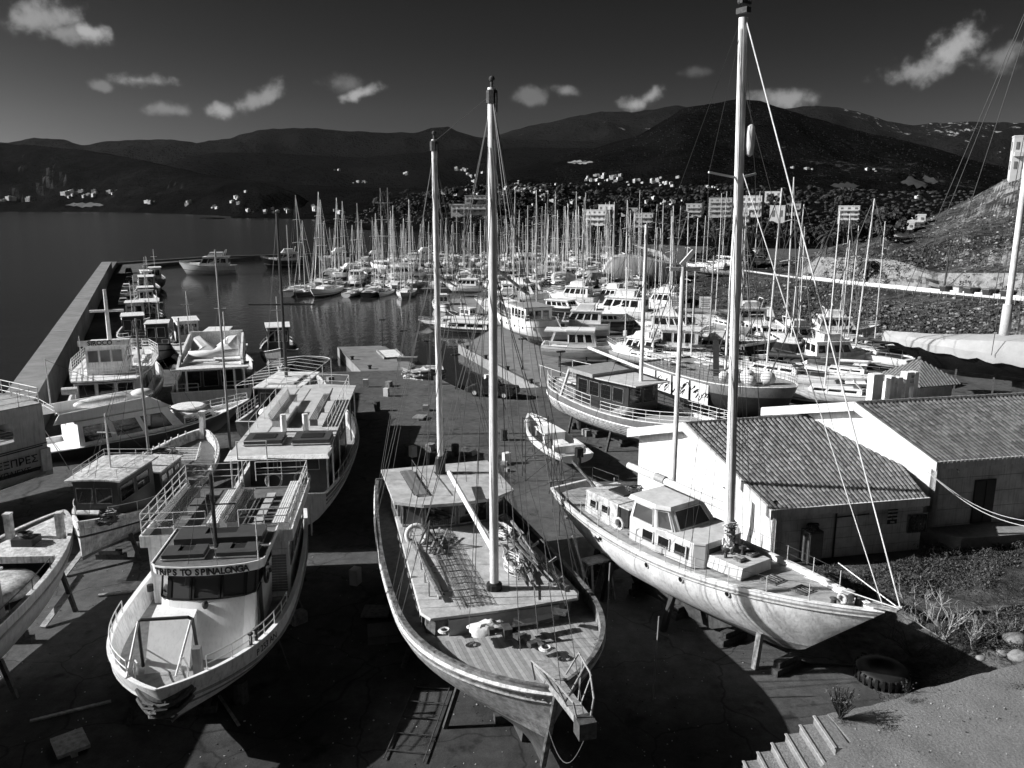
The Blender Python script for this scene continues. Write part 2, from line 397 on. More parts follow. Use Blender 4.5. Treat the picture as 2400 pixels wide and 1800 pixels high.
def fbm(x, y, sc, o=5): return noise.fractal(Vector((x * sc, y * sc, 3.7)), 1.0, 2.0, o)
TERR = []
def finish(mb, name, m, smooth=True):
    o = struct(mb.build(name, m, None, smooth)); TERR.append(o); return o
def ridge(name, prof, Yr, base, m, u0, u1, du=14, rows=18, amp=.05, back=.35, bow=1.0, sc=None):
    """terrain strip from a foot line (u -> depth) up to a skyline (u -> v) standing Yr metres away and down behind"""
    mb = MB(); us = []
    u = u0
    while u <= u1: us.append(u); u += du
    grid = []
    for u in us:
        yr = interp(Yr, u) if isinstance(Yr, list) else Yr
        R_ = atY(u, interp(prof, u), yr); yb = interp(base, u) if isinstance(base, list) else base
        d = ray(u, 500); B_ = Vector((d.x / d.y * yb, yb, -3)); col = []
        H_ = max(R_.z + 3, 5); s_ = sc or 6.0 / (yr - yb)
        for k in range(rows + 1):
            t = k / rows; p = B_.lerp(R_, t); p.z = -3 + (R_.z + 3) * (t ** bow)
            w = sin(pi * t) ** .7 if 0 < t < 1 else 0
            p.z += H_ * amp * 4 * w * fbm(p.x, p.y, s_, 3)
            if t == 1: p.z += H_ * amp * .25 * fbm(p.x, p.y, s_ * 4)
            col.append(p)
        for k in range(1, 5):
            q = R_.copy(); f = k / 4; q.x *= 1 + back * f; q.y *= 1 + back * f; q.z = R_.z * (1 - f) + -10 * f; col.append(q)
        grid.append(col)
    n = len(grid[0]); vs = [p for c_ in grid for p in c_]; fs = []
    for i in range(len(grid) - 1):
        for k in range(n - 1): fs.append((i * n + k, (i + 1) * n + k, (i + 1) * n + k + 1, i * n + k + 1))
    mb.add(vs, fs); return finish(mb, name, m)
ridge('far_mountains', [(-400, 345), (0, 333), (20, 335), (80, 323), (150, 327), (195, 341), (240, 332), (300, 328), (400, 327), (460, 334), (540, 325), (575, 312), (610, 304), (710, 299), (800, 306), (900, 311), (975, 311), (1010, 299), (1050, 297), (1080, 310), (1120, 322), (1200, 326), (1300, 330), (1500, 330)], 9500, 6500, FARM, -400, 1500, 10, 16, .05)
ridge('high_mountains', [(1050, 330), (1165, 318), (1200, 306), (1285, 286), (1340, 272), (1420, 262), (1500, 262), (1560, 252), (1585, 247), (1650, 252), (1750, 262), (1860, 253), (1890, 248), (1920, 247), (1960, 253), (2010, 262), (2080, 285), (2140, 293), (2200, 287), (2260, 285), (2330, 287), (2400, 290), (2700, 300)], 12500, 8000, SNOWM, 1050, 2900, 10, 16, .05)
ridge('wooded_ridge', [(150, 430), (380, 388), (440, 368), (500, 358), (600, 357), (700, 362), (850, 370), (950, 360), (1060, 350), (1130, 352), (1230, 345), (1330, 348), (1480, 352), (1600, 360)], 6000, 3600, MIDM, 150, 1700, 10, 16, .05)
ridge('western_headland', [(-500, 320), (0, 335), (80, 341), (200, 352), (300, 368), (400, 390), (480, 408), (560, 420), (700, 432), (800, 438), (900, 440), (1000, 440), (1150, 430)],
      [(0, 5200), (400, 4300), (800, 2600), (1150, 1900)], [(-500, 4200), (0, 3750), (200, 3500), (400, 2500), (500, 1950), (600, 1480), (700, 1330), (800, 1300), (900, 1180), (1000, 1100), (1150, 1000)], COASTM, -500, 1150, 8, 22, .05, sc=.0035)
ridge('rocky_knoll', [(540, 470), (570, 446), (605, 433), (650, 436), (690, 450), (720, 470), (750, 490), (770, 500)], 1800, 1500, COASTM, 540, 770, 6, 12, .06, sc=.01)
ridge('stony_hill', [(1180, 400), (1320, 365), (1400, 345), (1500, 315), (1560, 280), (1600, 255), (1660, 243), (1700, 238), (1730, 232), (1745, 232), (1780, 236), (1830, 252), (1900, 275), (2000, 303), (2100, 325), (2200, 350), (2300, 380), (2400, 400), (2700, 430)],
      3300, [(1100, 1700), (1400, 1500), (2600, 1300)], HILLM, 1180, 2700, 9, 26, .035, bow=1.15, sc=.004)
ridge('marina_headland', [(760, 520), (830, 502), (900, 480), (960, 458), (1000, 449), (1060, 440), (1120, 428), (1180, 420), (1250, 424), (1330, 430), (1450, 440)],
      [(760, 800), (1000, 960), (1200, 1150), (1450, 1250)], [(760, 760), (820, 720), (1000, 620), (1100, 560), (1250, 560), (1450, 560)], COASTM, 760, 1450, 6, 20, .04, sc=.012)
ridge('town_plain', [(1150, 450), (1300, 446), (1500, 438), (1700, 432), (1900, 440), (2100, 448), (2300, 448), (2700, 450)],
      [(1150, 1300), (2700, 1250)], [(1150, 480), (1300, 400), (1500, 330), (1700, 290), (1900, 260), (2700, 240)], COASTM, 1150, 2700, 9, 24, .015, bow=1.2, sc=.01)
# ---- sea, harbour water
mb = MB(); mb.quad((-9000, 200, -1.25), (9000, 200, -1.25), (9000, 15000, -1.25), (-9000, 15000, -1.25))
mb.quad((-9000, -400, -1.25), (-25, -400, -1.25), (-25, 200, -1.25), (-9000, 200, -1.25))
o = struct(mb.build('sea', SEA)); TERR_SEA = o
mb = MB()
mb.add([(-43, 62, -1.2), (-112, 231, -1.2), (-127, 262, -1.2), (-111, 292, -1.2), (-84, 322, -1.2), (-35, 340, -1.2), (30, 350, -1.2), (90, 350, -1.2), (90, 62, -1.2)], [tuple(range(9))[::-1]])
struct(mb.build('harbour_water', HWATER))
# ---- yard and quays: one slab with upright quay walls
quay = [(-41, 90.3), (-23.5, 88.6), (-16.9, 89.2), (-23.0, 105.5), (-17.1, 106.6), (-12.7, 96.1), (-11.1, 92.3), (-7.4, 84.3), (-5.0, 79.6), (0.7, 80.5), (2.8, 81),
        (-7.2, 107.6), (-5.6, 110.1), (-3, 122), (-8, 136), (-10.8, 146), (-13, 163), (-15, 172), (2, 182), (20, 190), (34, 205), (48, 235), (56, 290), (62, 345), (60, 420), (140, 470)]
left = [(-80, 48), (-37.2, 61.5), (-111.5, 228), (-118, 243), (-126, 262), (-110, 292.5), (-83.5, 321), (-35, 337.5), (-34, 335), (-82, 317), (-107, 289), (-118, 262), (-110, 243), (-102.5, 232)]
ring = [(-80, -40), (200, -40), (200, 470)] + quay[::-1] + left[::-1]
from mathutils.geometry import tessellate_polygon
tv = [Vector((x, y, 0)) for x, y in ring]; me = bpy.data.meshes.new('yard_ground')
tf = [t if (tv[t[1]] - tv[t[0]]).cross(tv[t[2]] - tv[t[0]]).z > 0 else t[::-1] for t in tessellate_polygon([tv])]
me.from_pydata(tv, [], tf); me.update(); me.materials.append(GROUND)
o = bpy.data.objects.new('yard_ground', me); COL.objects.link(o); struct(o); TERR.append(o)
mb = MB(); q = quay + []
path = [Vector((x, y, 0)) for x, y in ([left[-1]] + quay)]
for a, b in zip(path, path[1:]):
    n = (b - a).normalized().cross(Vector((0, 0, 1))) * -1; n = Vector((-(b - a).y, (b - a).x, 0)).normalized()
    mb.prism([a + Vector((0, 0, -3)), b + Vector((0, 0, -3)), b - n * .0 + n * .05 + Vector((0, 0, -3)), a + n * .05 + Vector((0, 0, -3))][::-1],
             [a + Vector((0, 0, -.004)), b + Vector((0, 0, -.004)), b + n * .05 + Vector((0, 0, -.004)), a + n * .05 + Vector((0, 0, -.004))][::-1])
struct(mb.build('quay_face', CONC))
# pale concrete aprons on the two piers (sheets just above the yard)
def sheet(name, pts, z, m):
    mb_ = MB(); mb_.add([(x, y, z) for x, y in pts], [tuple(range(len(pts)))]); o_ = mb_.build(name, m); o_['kind'] = 'structure'
    if o_.data.polygons[0].normal.z < 0: o_.data.flip_normals()
    return o_
PIERM = mat('pier_concrete', .17, .85, .5, .8, bump=.3, dark=.08)
sheet('pier_surface', [(-16.9, 89.3), (-22.9, 105.4), (-17.2, 106.5), (-12.8, 96.1), (-11.2, 92.2), (-10.6, 90.0)], .006, PIERM)
sheet('pier_surface', [(3.2, 81.2), (-7.1, 107.6), (-5.5, 110), (-2.9, 122), (5, 122), (9, 81.5)], .006, PIERM)
sheet('pavement', [(-2.8, 122.2), (-7.8, 136), (-10.6, 146), (-12.8, 163), (8, 165), (10, 122.2)], .01, mat('pale_apron', .2, .85, .4, .6, dark=.1))
mb = MB()
for (u, v) in ((1010, 805), (1020, 820)): pass
# wooden ramp frame lying on the first pier
# ---- breakwater wall
def line_wall(name, a, b, w, h, m, label, segs=1, z0=-2):
    t = thing(name, label, 'wall'); a = Vector((*a, 0)); b = Vector((*b, 0)); d = (b - a).normalized(); n = Vector((-d.y, d.x, 0))
    L_ = (b - a).length
    for i in range(segs):
        p, q_ = a + d * (L_ * i / segs + (.03 if i else 0)), a + d * (L_ * (i + 1) / segs - .03)
        hh = h + random.uniform(-.02, .02)
        MB().prism([p + n * w + Vector((0, 0, z0)), p + Vector((0, 0, z0)), q_ + Vector((0, 0, z0)), q_ + n * w + Vector((0, 0, z0))],
                   [p + n * w * .98 + Vector((0, 0, hh)), p + Vector((0, 0, hh)), q_ + Vector((0, 0, hh)), q_ + n * w * .98 + Vector((0, 0, hh))]).build('wall_section', m, t)
    return t
BRKW = mat('breakwater_concrete', .2, .85, .5, .5, bump=.4, dark=.09, streak=.2)
line_wall('breakwater_wall', (-37.4, 61.6), (-111.6, 228), 2.5, 3.2, BRKW, 'long pale concrete breakwater wall running out between open sea and quay', 9)
line_wall('breakwater_wall', (-126.5, 262), (-110, 293), 1.2, .7, MIDP, 'low far arm of the breakwater behind the moored motor yacht', 3)
line_wall('breakwater_wall', (-110, 293), (-36, 338), 1.2, .7, MIDP, 'thin dark outer mole closing the harbour at its far side', 5)
line_wall('breakwater_wall', (-111.8, 228), (-126.5, 262), 2.0, 1.0, MIDP, 'short bend of the breakwater wall at its seaward corner', 2)

# ---- near hillside with the coast road (rows of px/depth give real cross sections)
def vy(pts):  # u -> (v, Y)
    return [(u, v) for u, v, Y in pts], [(u, Y) for u, v, Y in pts]
rows = [
    ([(1560, 742, 138), (1700, 745, 133), (1800, 752, 129), (1950, 765, 124), (2100, 800, 110), (2250, 850, 94), (2400, 905, 81), (2800, 1020, 64), (3400, 1100, 50)], 0),
    ([(1560, 655, 205), (1700, 640, 196), (1740, 641, 190), (1850, 657, 165), (2000, 675, 145), (2200, 696, 125), (2400, 716, 105), (2800, 740, 85), (3400, 700, 68)], 1),
    ([(1560, 650, 212), (1700, 634, 205), (1740, 634, 200), (1850, 650, 173), (2000, 668, 153), (2200, 688, 132), (2400, 706, 112), (2800, 730, 91), (3400, 690, 73)], 2),
    ([(1560, 645, 220), (1700, 628, 214), (1800, 628, 205), (1880, 640, 182), (1925, 602, 172), (2000, 604, 160), (2100, 610, 148), (2200, 640, 138), (2400, 640, 118), (2800, 600, 100), (3400, 560, 80)], 3),
    ([(1560, 640, 230), (1700, 622, 226), (1800, 620, 222), (1880, 622, 215), (1950, 590, 205), (2060, 560, 195), (2200, 560, 175), (2300, 535, 168), (2400, 520, 160), (2800, 420, 140), (3400, 350, 110)], 4),
    ([(1560, 632, 250), (1700, 615, 250), (1800, 612, 250), (1880, 612, 250), (1960, 585, 250), (2060, 555, 250), (2150, 520, 250), (2200, 500, 250), (2280, 462, 250), (2330, 435, 245), (2370, 412, 240), (2400, 402, 235), (2800, 250, 220), (3400, 200, 180)], 5),
    ([(1560, 632, 330), (1700, 617, 330), (1960, 600, 330), (2200, 560, 330), (2400, 500, 330), (2800, 420, 330), (3400, 400, 330)], 6)]
us = list(range(1560, 2460, 7)) + list(range(2460, 3401, 40)); prof = [vy(r[0]) for r in rows]
SUB = [12, 2, 6, 14, 16, 6]; grid = []
for u in us:
    col = []
    keys = [atY(u, interp(a, u), interp(b, u)) for a, b in prof]; keys[0].z = 0.0
    for i in range(6):
        for k in range(SUB[i]):
            p = keys[i].lerp(keys[i + 1], k / SUB[i])
            t = k / SUB[i]; w = sin(pi * t)
            if i == 0: p.z += w * (.8 * fbm(p.x, p.y, .1, 3) + .15 * fbm(p.x, p.y, .5, 2))
            if i == 2: p.z += w * (.4 * fbm(p.x, p.y, .4, 3)); p.y += w * 1.2 * fbm(p.x, p.z * 3, .4)
            if i in (3, 4): p.z += (w + .15 * (k > 0)) * (2.2 * fbm(p.x, p.y, .06, 3) + .7 * fbm(p.x, p.y, .25, 2))
            if i == 0 and k == 0: p.z = -.05
            col.append(p)
    col.append(keys[6]); grid.append(col)
n = len(grid[0]); mb = MB(); fs = []
for i in range(len(grid) - 1):
    for k in range(n - 1): fs.append((i * n + k, (i + 1) * n + k, (i + 1) * n + k + 1, i * n + k + 1))
mb.add([p for c_ in grid for p in c_], fs); finish(mb, 'hillside', SLOPEM)
# the road as a sheet over its bench, pale retaining wall beyond, guard rail on the seaward edge
ROAD = mat('asphalt', .05, .85, .3, 1.5)
U = list(range(1600, 2460, 20)) + list(range(2480, 3400, 80))
E1 = [atY(u, interp(prof[1][0], u), interp(prof[1][1], u)) for u in U]; E2 = [atY(u, interp(prof[2][0], u), interp(prof[2][1], u)) for u in U]
mb = MB()
for i in range(len(U) - 1): mb.quad(*[p + Vector((0, 0, .06)) for p in (E1[i], E1[i + 1], E2[i + 1], E2[i])])
struct(mb.build('coast_road', ROAD))
t = thing('guard_rail', 'long pale guard rail along the seaward edge of the hillside road', 'guard rail')
mb = MB()
for i in range(len(U) - 1):
    if U[i] > 1640: mb.beam(E1[i] + Vector((0, 0, .75)), E1[i + 1] + Vector((0, 0, .75)), .08, .32)
mb.build('rail_band', mat('galvanised_rail', .5, .4, .2, 3), t)
pm = MB().box((0, 0, .4), (.12, .12, .95)).mesh('rail_post', MIDP)
for i in range(len(U)):
    if 1640 < U[i] < 2460:
        o = bpy.data.objects.new('rail_post', pm); COL.objects.link(o); o.parent = t; o.location = E1[i] + Vector((0, .12, 0))
t = thing('kerb_wall', 'low bright white wall between the hillside road and the cliff foot', 'wall'); mb = MB()
for i in range(len(U) - 1):
    if U[i] >= 1880: mb.beam(E2[i] + Vector((0, -.4, .35)), E2[i + 1] + Vector((0, -.4, .35)), .3, .75)
mb.build('wall_body', WHITE, t)
BV = {}
def ground_hit(u, v):
    d = ray(u, v).normalized(); best = None
    for o_ in TERR:
        if o_.name not in BV:
            BV[o_.name] = BVHTree.FromPolygons([v_.co for v_ in o_.data.vertices], [tuple(p.vertices) for p in o_.data.polygons])
        r = BV[o_.name].ray_cast(Vector((0, 0, CAM_H)), d, 30000)
        if r[0] is not None and (best is None or r[3] < best[1]): best = (r[0], r[3], o_.name)
    return best
def drop(x, y):
    z = 0
    for o_ in TERR:
        if o_.name not in BV:
            BV[o_.name] = BVHTree.FromPolygons([v_.co for v_ in o_.data.vertices], [tuple(p.vertices) for p in o_.data.polygons])
        r = BV[o_.name].ray_cast(Vector((x, y, 3000)), Vector((0, 0, -1)), 5000)
        if r[0] is not None: z = max(z, r[0].z)
    return z
# ================================================================ HULLS
class Hull:
    def __init__(s, L, B, zs, zk, zw, tm=.45, sr=.6, q=2.2, ts=.4, rake=1.0, over=0.0, am=3.2, ab=1.3, bm_=.75, bb=1.0, kb=.5, ks=.4, round_stern=0, qe=1.0):
        s.L, s.B, s.zs, s.zk, s.zw, s.tm, s.sr, s.q, s.ts = L, B, zs, zk, zw, tm, sr, q, ts
        s.rake, s.over, s.am, s.ab, s.bm, s.bb, s.kb, s.ks, s.rs, s.qe = rake, over, am, ab, bm_, bb, kb, ks, round_stern, qe
    def half(s, t):
        if t < s.tm:
            u = t / s.tm; r = s.sr + (1 - s.sr) * (1 - (1 - u) ** 2)
            if s.rs: w = min(1, t / s.rs); r *= sqrt(max(0, 1 - (1 - w) ** 2)) if s.rs else 1
        else: u = (t - s.tm) / (1 - s.tm); r = max(0, 1 - u ** s.q) ** s.qe
        return s.B / 2 * r
    def sheer(s, t):
        a, b, c = s.zs
        return b + (a - b) * ((s.ts - t) / s.ts) ** 2 if t < s.ts else b + (c - b) * ((t - s.ts) / (1 - s.ts)) ** 2
    def keel(s, t):
        z = s.zk
        if t < .35: z += s.ks * ((.35 - t) / .35) ** 2
        if t > .7: z += s.kb * ((t - .7) / .3) ** 2.2
        return z
    def pt(s, t, z, side=1, inset=0.0):
        zs_, zk = s.sheer(t), s.keel(t); k = min(1, max(0, (zs_ - z) / (zs_ - zk)))
        u = max(0, (t - s.tm) / (1 - s.tm)) ** 1.5
        a = lerp(s.am, s.ab, u); b = lerp(s.bm, s.bb, u)
        y = max(0, s.half(t) * (1 - k ** a) ** b - inset)
        x = t * s.L - s.rake * k * (max(0, (t - .5) / .5)) ** 2 + s.over * k * (max(0, (.35 - t) / .35)) ** 2
        return Vector((x, y * side, z))
    def hb(s, x, z): return s.pt(x / s.L, z).y
    def ts_(s, n=34):
        r = [.5 - .5 * cos(pi * i / n) for i in range(n + 1)]
        return r
    def shell(s, parent, mats, bands=((0, 0), (.18, 0), (1, 0)), drop=.5, name='hull', n=34, nb=7, cap=True, capmat=None, bottom=1, inner=None, under=3):
        """mats: list; bands: (fraction sheer->waterline, material index of the band ABOVE it); bottom = index of antifouling"""
        T = s.ts_(n); mb = MB(); rows = [0]; mi = []
        for (f0, _), (f1, m) in zip(bands, bands[1:]):
            k = max(1, round((f1 - f0) * under * 2))
            for i in range(k): rows.append(f0 + (f1 - f0) * (i + 1) / k); mi.append(m)
        for side in (1, -1):
            g = []
            for t in T:
                zs_, zk = s.sheer(t), s.keel(t); zw = max(s.zw, zk + .02); col = [s.pt(t, lerp(zs_, zw, r), side) for r in rows]
                col += [s.pt(t, lerp(zw, zk, i / nb), side) for i in range(1, nb + 1)]; g.append(col)
            w = len(g[0]); vs = [p for c in g for p in c]
            for i in range(len(g) - 1):
                for k in range(w - 1):
                    f = (i * w + k, i * w + k + 1, (i + 1) * w + k + 1, (i + 1) * w + k)
                    mb.add([], []) ; o = 0
                    mb.f.append(tuple(len(mb.v) + q for q in (f if side > 0 else f[::-1]))); mb.m.append(mi[k] if k < len(mi) else bottom)
            mb.v += [tuple(p) for p in vs]
        # transom
        a = [s.pt(0, lerp(s.sheer(0), s.keel(0), i / 8), 1) for i in range(9)]; b = [Vector((p.x, -p.y, p.z)) for p in a]
        for i in range(8): mb.add([a[i], b[i], b[i + 1], a[i + 1]], [(0, 1, 2, 3)], 0 if a[i].z > s.zw else bottom)
        # inner bulwark
        im = 0 if inner is None else inner
        if drop > 0:
            for side in (1, -1):
                for t0, t1 in zip(T, T[1:]):
                    p = [s.pt(t, s.sheer(t), side, .07) for t in (t0, t1)] + [s.pt(t, s.sheer(t) - drop, side, .07) for t in (t1, t0)]
                    mb.add(p, [(0, 1, 2, 3) if side < 0 else (3, 2, 1, 0)], im)
            e = s.pt(0, s.sheer(0), 1, .07); f = s.pt(0, s.sheer(0) - drop, 1, .07); dx = Vector((.07, 0, 0))
            mb.add([e + dx, f + dx, Vector((f.x, -f.y, f.z)) + dx, Vector((e.x, -e.y, e.z)) + dx], [(0, 1, 2, 3)], im)
        o = mb.build(name, mats, parent, 35)
        if cap:
            cm = MB()
            for side in (1, -1):
                for t0, t1 in zip(T, T[1:]):
                    A = [s.pt(t, s.sheer(t), side) for t in (t0, t1)]; h = Vector((0, 0, .05))
                    B_ = [Vector((p.x, max(0, abs(p.y) - .15) * side, p.z)) for p in A]; A = [Vector((p.x, p.y + .035 * side, p.z)) for p in A]
                    cm.add([A[0], A[1], B_[1], B_[0], A[0] + h, A[1] + h, B_[1] + h, B_[0] + h], [(0, 1, 5, 4), (1, 2, 6, 5), (2, 3, 7, 6), (3, 0, 4, 7), (4, 5, 6, 7), (3, 2, 1, 0)])
            p = s.pt(0, s.sheer(0)); cm.box((.05, 0, p.z + .025), (.16, p.y * 2, .05))
            cm.build('cap_rail', capmat or mats[0], parent)
        return o
    def deck(s, parent, m, drop=.5, t0=.004, t1=.985, name='deck', camber=.06, n=30, inset=.05):
        mb = MB(); g = []
        for i in range(n + 1):
            t = t0 + (t1 - t0) * i / n; z = s.sheer(t) - drop; y = s.pt(t, z, 1, inset).y; x = s.pt(t, z).x
            g.append([Vector((x, y * k / 3, z + camber * (1 - (k / 3) ** 2))) for k in range(-3, 4)])
        w = 7; fs = []
        for i in range(n):
            for k in range(w - 1): fs.append((i * w + k, (i + 1) * w + k, (i + 1) * w + k + 1, i * w + k + 1))
        mb.add([p for c in g for p in c], fs); return mb.build(name, m, parent, True)
    def strake(s, parent, m, f=.2, r=.05, t0=0.0, t1=1.0, n=30, dz=None, name='rubbing_strake', sides=(1, -1)):
        mb = MB()
        for side in sides:
            pts = []
            for i in range(n + 1):
                t = t0 + (t1 - t0) * i / n; z = (s.sheer(t) - dz) if dz is not None else lerp(s.sheer(t), s.zw, f); p = s.pt(t, z, side); p.y += .02 * side; pts.append(p)
            mb.tube(pts, r, 5)
        return mb.build(name, m, parent)
    def rail(s, parent, m, t0, t1, h=.8, posts=8, rails=2, side=1, inset=.06, r=.02, base=0.0, name='railing', pr=None):
        mb = MB(); n = posts * 3; P = []
        for i in range(n + 1):
            t = t0 + (t1 - t0) * i / n; p = s.pt(t, s.sheer(t), side, inset); p.z += base; P.append(p)
        for k in range(rails):
            hh = h * (1 - k / rails); mb.tube([p + Vector((0, 0, hh)) for p in P], r, 5)
        for i in range(0, n + 1, 3): mb.tube([P[i], P[i] + Vector((0, 0, h))], pr or r, 5)
        return mb.build(name, m, parent)
    def keelfin(s, parent, m, t0, t1, depth=.5, w=.22):
        mb = MB(); a = s.pt(t0, s.keel(t0)); b = s.pt(t1, s.keel(t1)); zb = s.zk - depth
        mb.prism([(a.x, -w / 2, zb), (b.x - .2, -w / 2, zb), (b.x - .2, w / 2, zb), (a.x, w / 2, zb)], [(a.x, -w / 2, s.zk + .3), (b.x, -w / 2, s.keel(t1) + .2), (b.x, w / 2, s.keel(t1) + .2), (a.x, w / 2, s.zk + .3)])
        return mb.build('keel', m, parent)
def rails_path(parent, m, pts, h, rails=2, r=.02, closed=False, name='railing', post=1.2, skip=()):
    mb = MB(); pts = [Vector(p) for p in pts]
    if closed: pts = pts + [pts[0]]
    for k in range(rails):
        hh = h * (1 - k / rails); mb.tube([p + Vector((0, 0, hh)) for p in pts], r, 5)
    for j, (a, b) in enumerate(zip(pts, pts[1:])):
        n = max(1, round((b - a).length / post))
        for i in range(n + (j == len(pts) - 2)):
            p = a.lerp(b, i / n); mb.tube([p, p + Vector((0, 0, h))], r, 5)
    return mb.build(name, m, parent)
def slatted_bench(parent, x0, x1, y, z, side, m, back=True, name='bench', ns=5, w=.5):
    b = MB()
    for x in (x0 + .3, (x0 + x1) / 2, x1 - .3):
        b.box((x, y, z + .2), (.06, w * .9, .4)); 
        if back: b.beam((x, y - side * w / 2, z + .4), (x, y - side * (w / 2 + .14), z + .85), .05)
    f = b.build(name, m, parent)
    sm = MB().box((0, 0, 0), (x1 - x0, w / ns * .68, .03)).mesh('slat', m)
    for i in range(ns):
        o = bpy.data.objects.new('slat', sm); COL.objects.link(o); o.parent = f; o.location = ((x0 + x1) / 2, y - w / 2 + w * (i + .5) / ns, z + .43)
    if back:
        for i in range(4):
            o = bpy.data.objects.new('slat', sm); COL.objects.link(o); o.parent = f
            o.location = ((x0 + x1) / 2, y - side * (w / 2 + .02 + .035 * i), z + .5 + .1 * i); o.rotation_euler = (radians(72) * side, 0, 0)
    return f
def place(bow, stern):
    bow, stern = Vector((*bow, 0)), Vector((*stern, 0)); d = bow - stern
    return stern, atan2(d.y, d.x), d.length
def lifebuoy(parent, c, R_=.34, axis='X', m=None, name='lifebuoy'):
    return MB().torus(c, R_, .06, axis).build(name, m or CANV, parent, True)
def prop(x, y, z, tx, ty, label, m=None, w=.16):
    """wooden shore leaning from the ground against a hull"""
    t = tag(MB().beam((tx - x, ty - y, 0), (0, 0, z), w, w).build('boat_prop', m or RUST), label, 'prop', 'timber props holding the boats up'); t.location = (x, y, 0); return t
def rig(parent, a, ends, m=None, r=.012, name='shroud'):
    mb = MB()
    for e in ends: mb.tube([a, e], r, 4, cap=False)
    return mb.build(name, m or WIRE, parent)

# ================================================================ A: TRIPS TO SPINALONGA
loc, rz, L = place((-11.1, 22.7), (-13.0, 38.6))
A = thing('excursion_boat', 'white excursion boat with black TRIPS TO SPINALONGA lettering over its curved wheelhouse windows', 'boat', loc, rz)
h = Hull(L, 6.4, (3.0, 2.75, 3.25), .85, 1.5, tm=.5, sr=.8, q=3.0, rake=1.1, am=3.4, ab=1.9, bm_=.7, bb=.75, kb=.5, qe=.85)
h.shell(A, [WPAINT, ANTIFL, MIDP], ((0, 0), (.62, 0), (.7, 2), (1, 0)), drop=.9, capmat=WHITE, n=40)
h.deck(A, DECKP, .9)
h.strake(A, GREYP, .45, .06)
h.keelfin(A, ANTIF, .05, .85, .55, .25)
for side in (1, -1):
    h.rail(A, RAILW, .62, .93, .55, 6, 2, side, .1, .022)
# rope fender at the notch of the stem
def messy(mb, c, R_, n, r, mi=0, sc=(1, 1, 1), seed=1):
    rnd = random.Random(seed)
    for i in range(n):
        p = []; a = rnd.uniform(0, 6.28); b = rnd.uniform(-1, 1)
        for k in range(7):
            p.append(Vector(c) + Vector((cos(a + k * .9) * R_ * sc[0] * rnd.uniform(.5, 1), sin(a + k * .9) * R_ * sc[1] * rnd.uniform(.6, 1), b * R_ * sc[2] + rnd.uniform(-.3, .3) * R_ * sc[2])))
        mb.tube(p, r, 4)
    return mb
mb = MB()
for j in range(5):
    pts = []
    for i in range(15):
        a = -1 + 2 * i / 14; pts.append((L - .35 - .55 * a * a + .14 * cos(j * 2), a * .85, 2.75 - .35 * (1 - a * a) + .09 * sin(j * 2.2) + .1 * j - .2))
    mb.tube(pts, .09, 6)
messy(mb, (L - .35, 0, 2.4), .45, 7, .045, sc=(.6, 1.3, .7), seed=3)
mb.build('rope_fender', ROPE, A)
# casing, wheelhouse
YO = .45
def poly_front(x0, x1, hw, z, r=.55, n=5):
    p_ = poly_front_(x0, x1, hw, z, r, n)
    for q in p_: q.y += YO
    return p_
def poly_front_(x0, x1, hw, z, r=.55, n=5):
    pts = [Vector((x0, -hw, z)), Vector((x1 - r, -hw, z))]
    for i in range(n + 1):
        a = -pi / 2 + pi * i / n; pts.append(Vector((x1 - r + r * cos(a), hw * sin(a) * .985, z)))
    pts += [Vector((x1 - r, hw, z)), Vector((x0, hw, z))]; return pts
b0, b1, b2, b3 = poly_front(7.6, 12.5, 1.62, 1.95, .75), poly_front(7.6, 11.45, 1.7, 3.95, .45), poly_front(7.6, 10.95, 1.72, 4.82, .45), None
w = MB().prism(b0, b1).build('wheelhouse_casing', WHITE, A, 30)
w = MB().prism([Vector((p.x - .02, YO + (p.y - YO) * .985, p.z)) for p in b1], [Vector((p.x - .02, YO + (p.y - YO) * .985, p.z)) for p in b2]).build('wheelhouse', DARKP, A)
for i in range(2, 7):          # glazed front facets
    q = (b1[i], b1[i + 1], b2[i + 1], b2[i])
    window(w, q, .06, .94, .06, .94, GLASSL, BLACK, .07, d=.03)
for i, k in ((1, -1), (8, 1)):
    if k < 0: q = (b1[0], b1[1], b2[1], b2[0])
    else: q = (b1[-2], b1[-1], b2[-1], b2[-2])
    for a in (.3, .56, .82): window(w, q, a - .11, a + .11, .12, .9, GLASS, BLACK, .06)
r0, r1 = poly_front(7.4, 11.25, 2.0, 4.83, .55, 8), poly_front(7.4, 11.3, 2.02, 5.16, .55, 8)
MB().prism(r0, r1, 0, 1).build('roof_visor', [WHITE, MIDP], A)
rr = MB(); 
for i in range(len(r1) - 1): rr.beam(r1[i] + Vector((0, 0, .02)), r1[i + 1] + Vector((0, 0, .02)), .05, .05)
rr.build('roof_edge', WHITE, A)
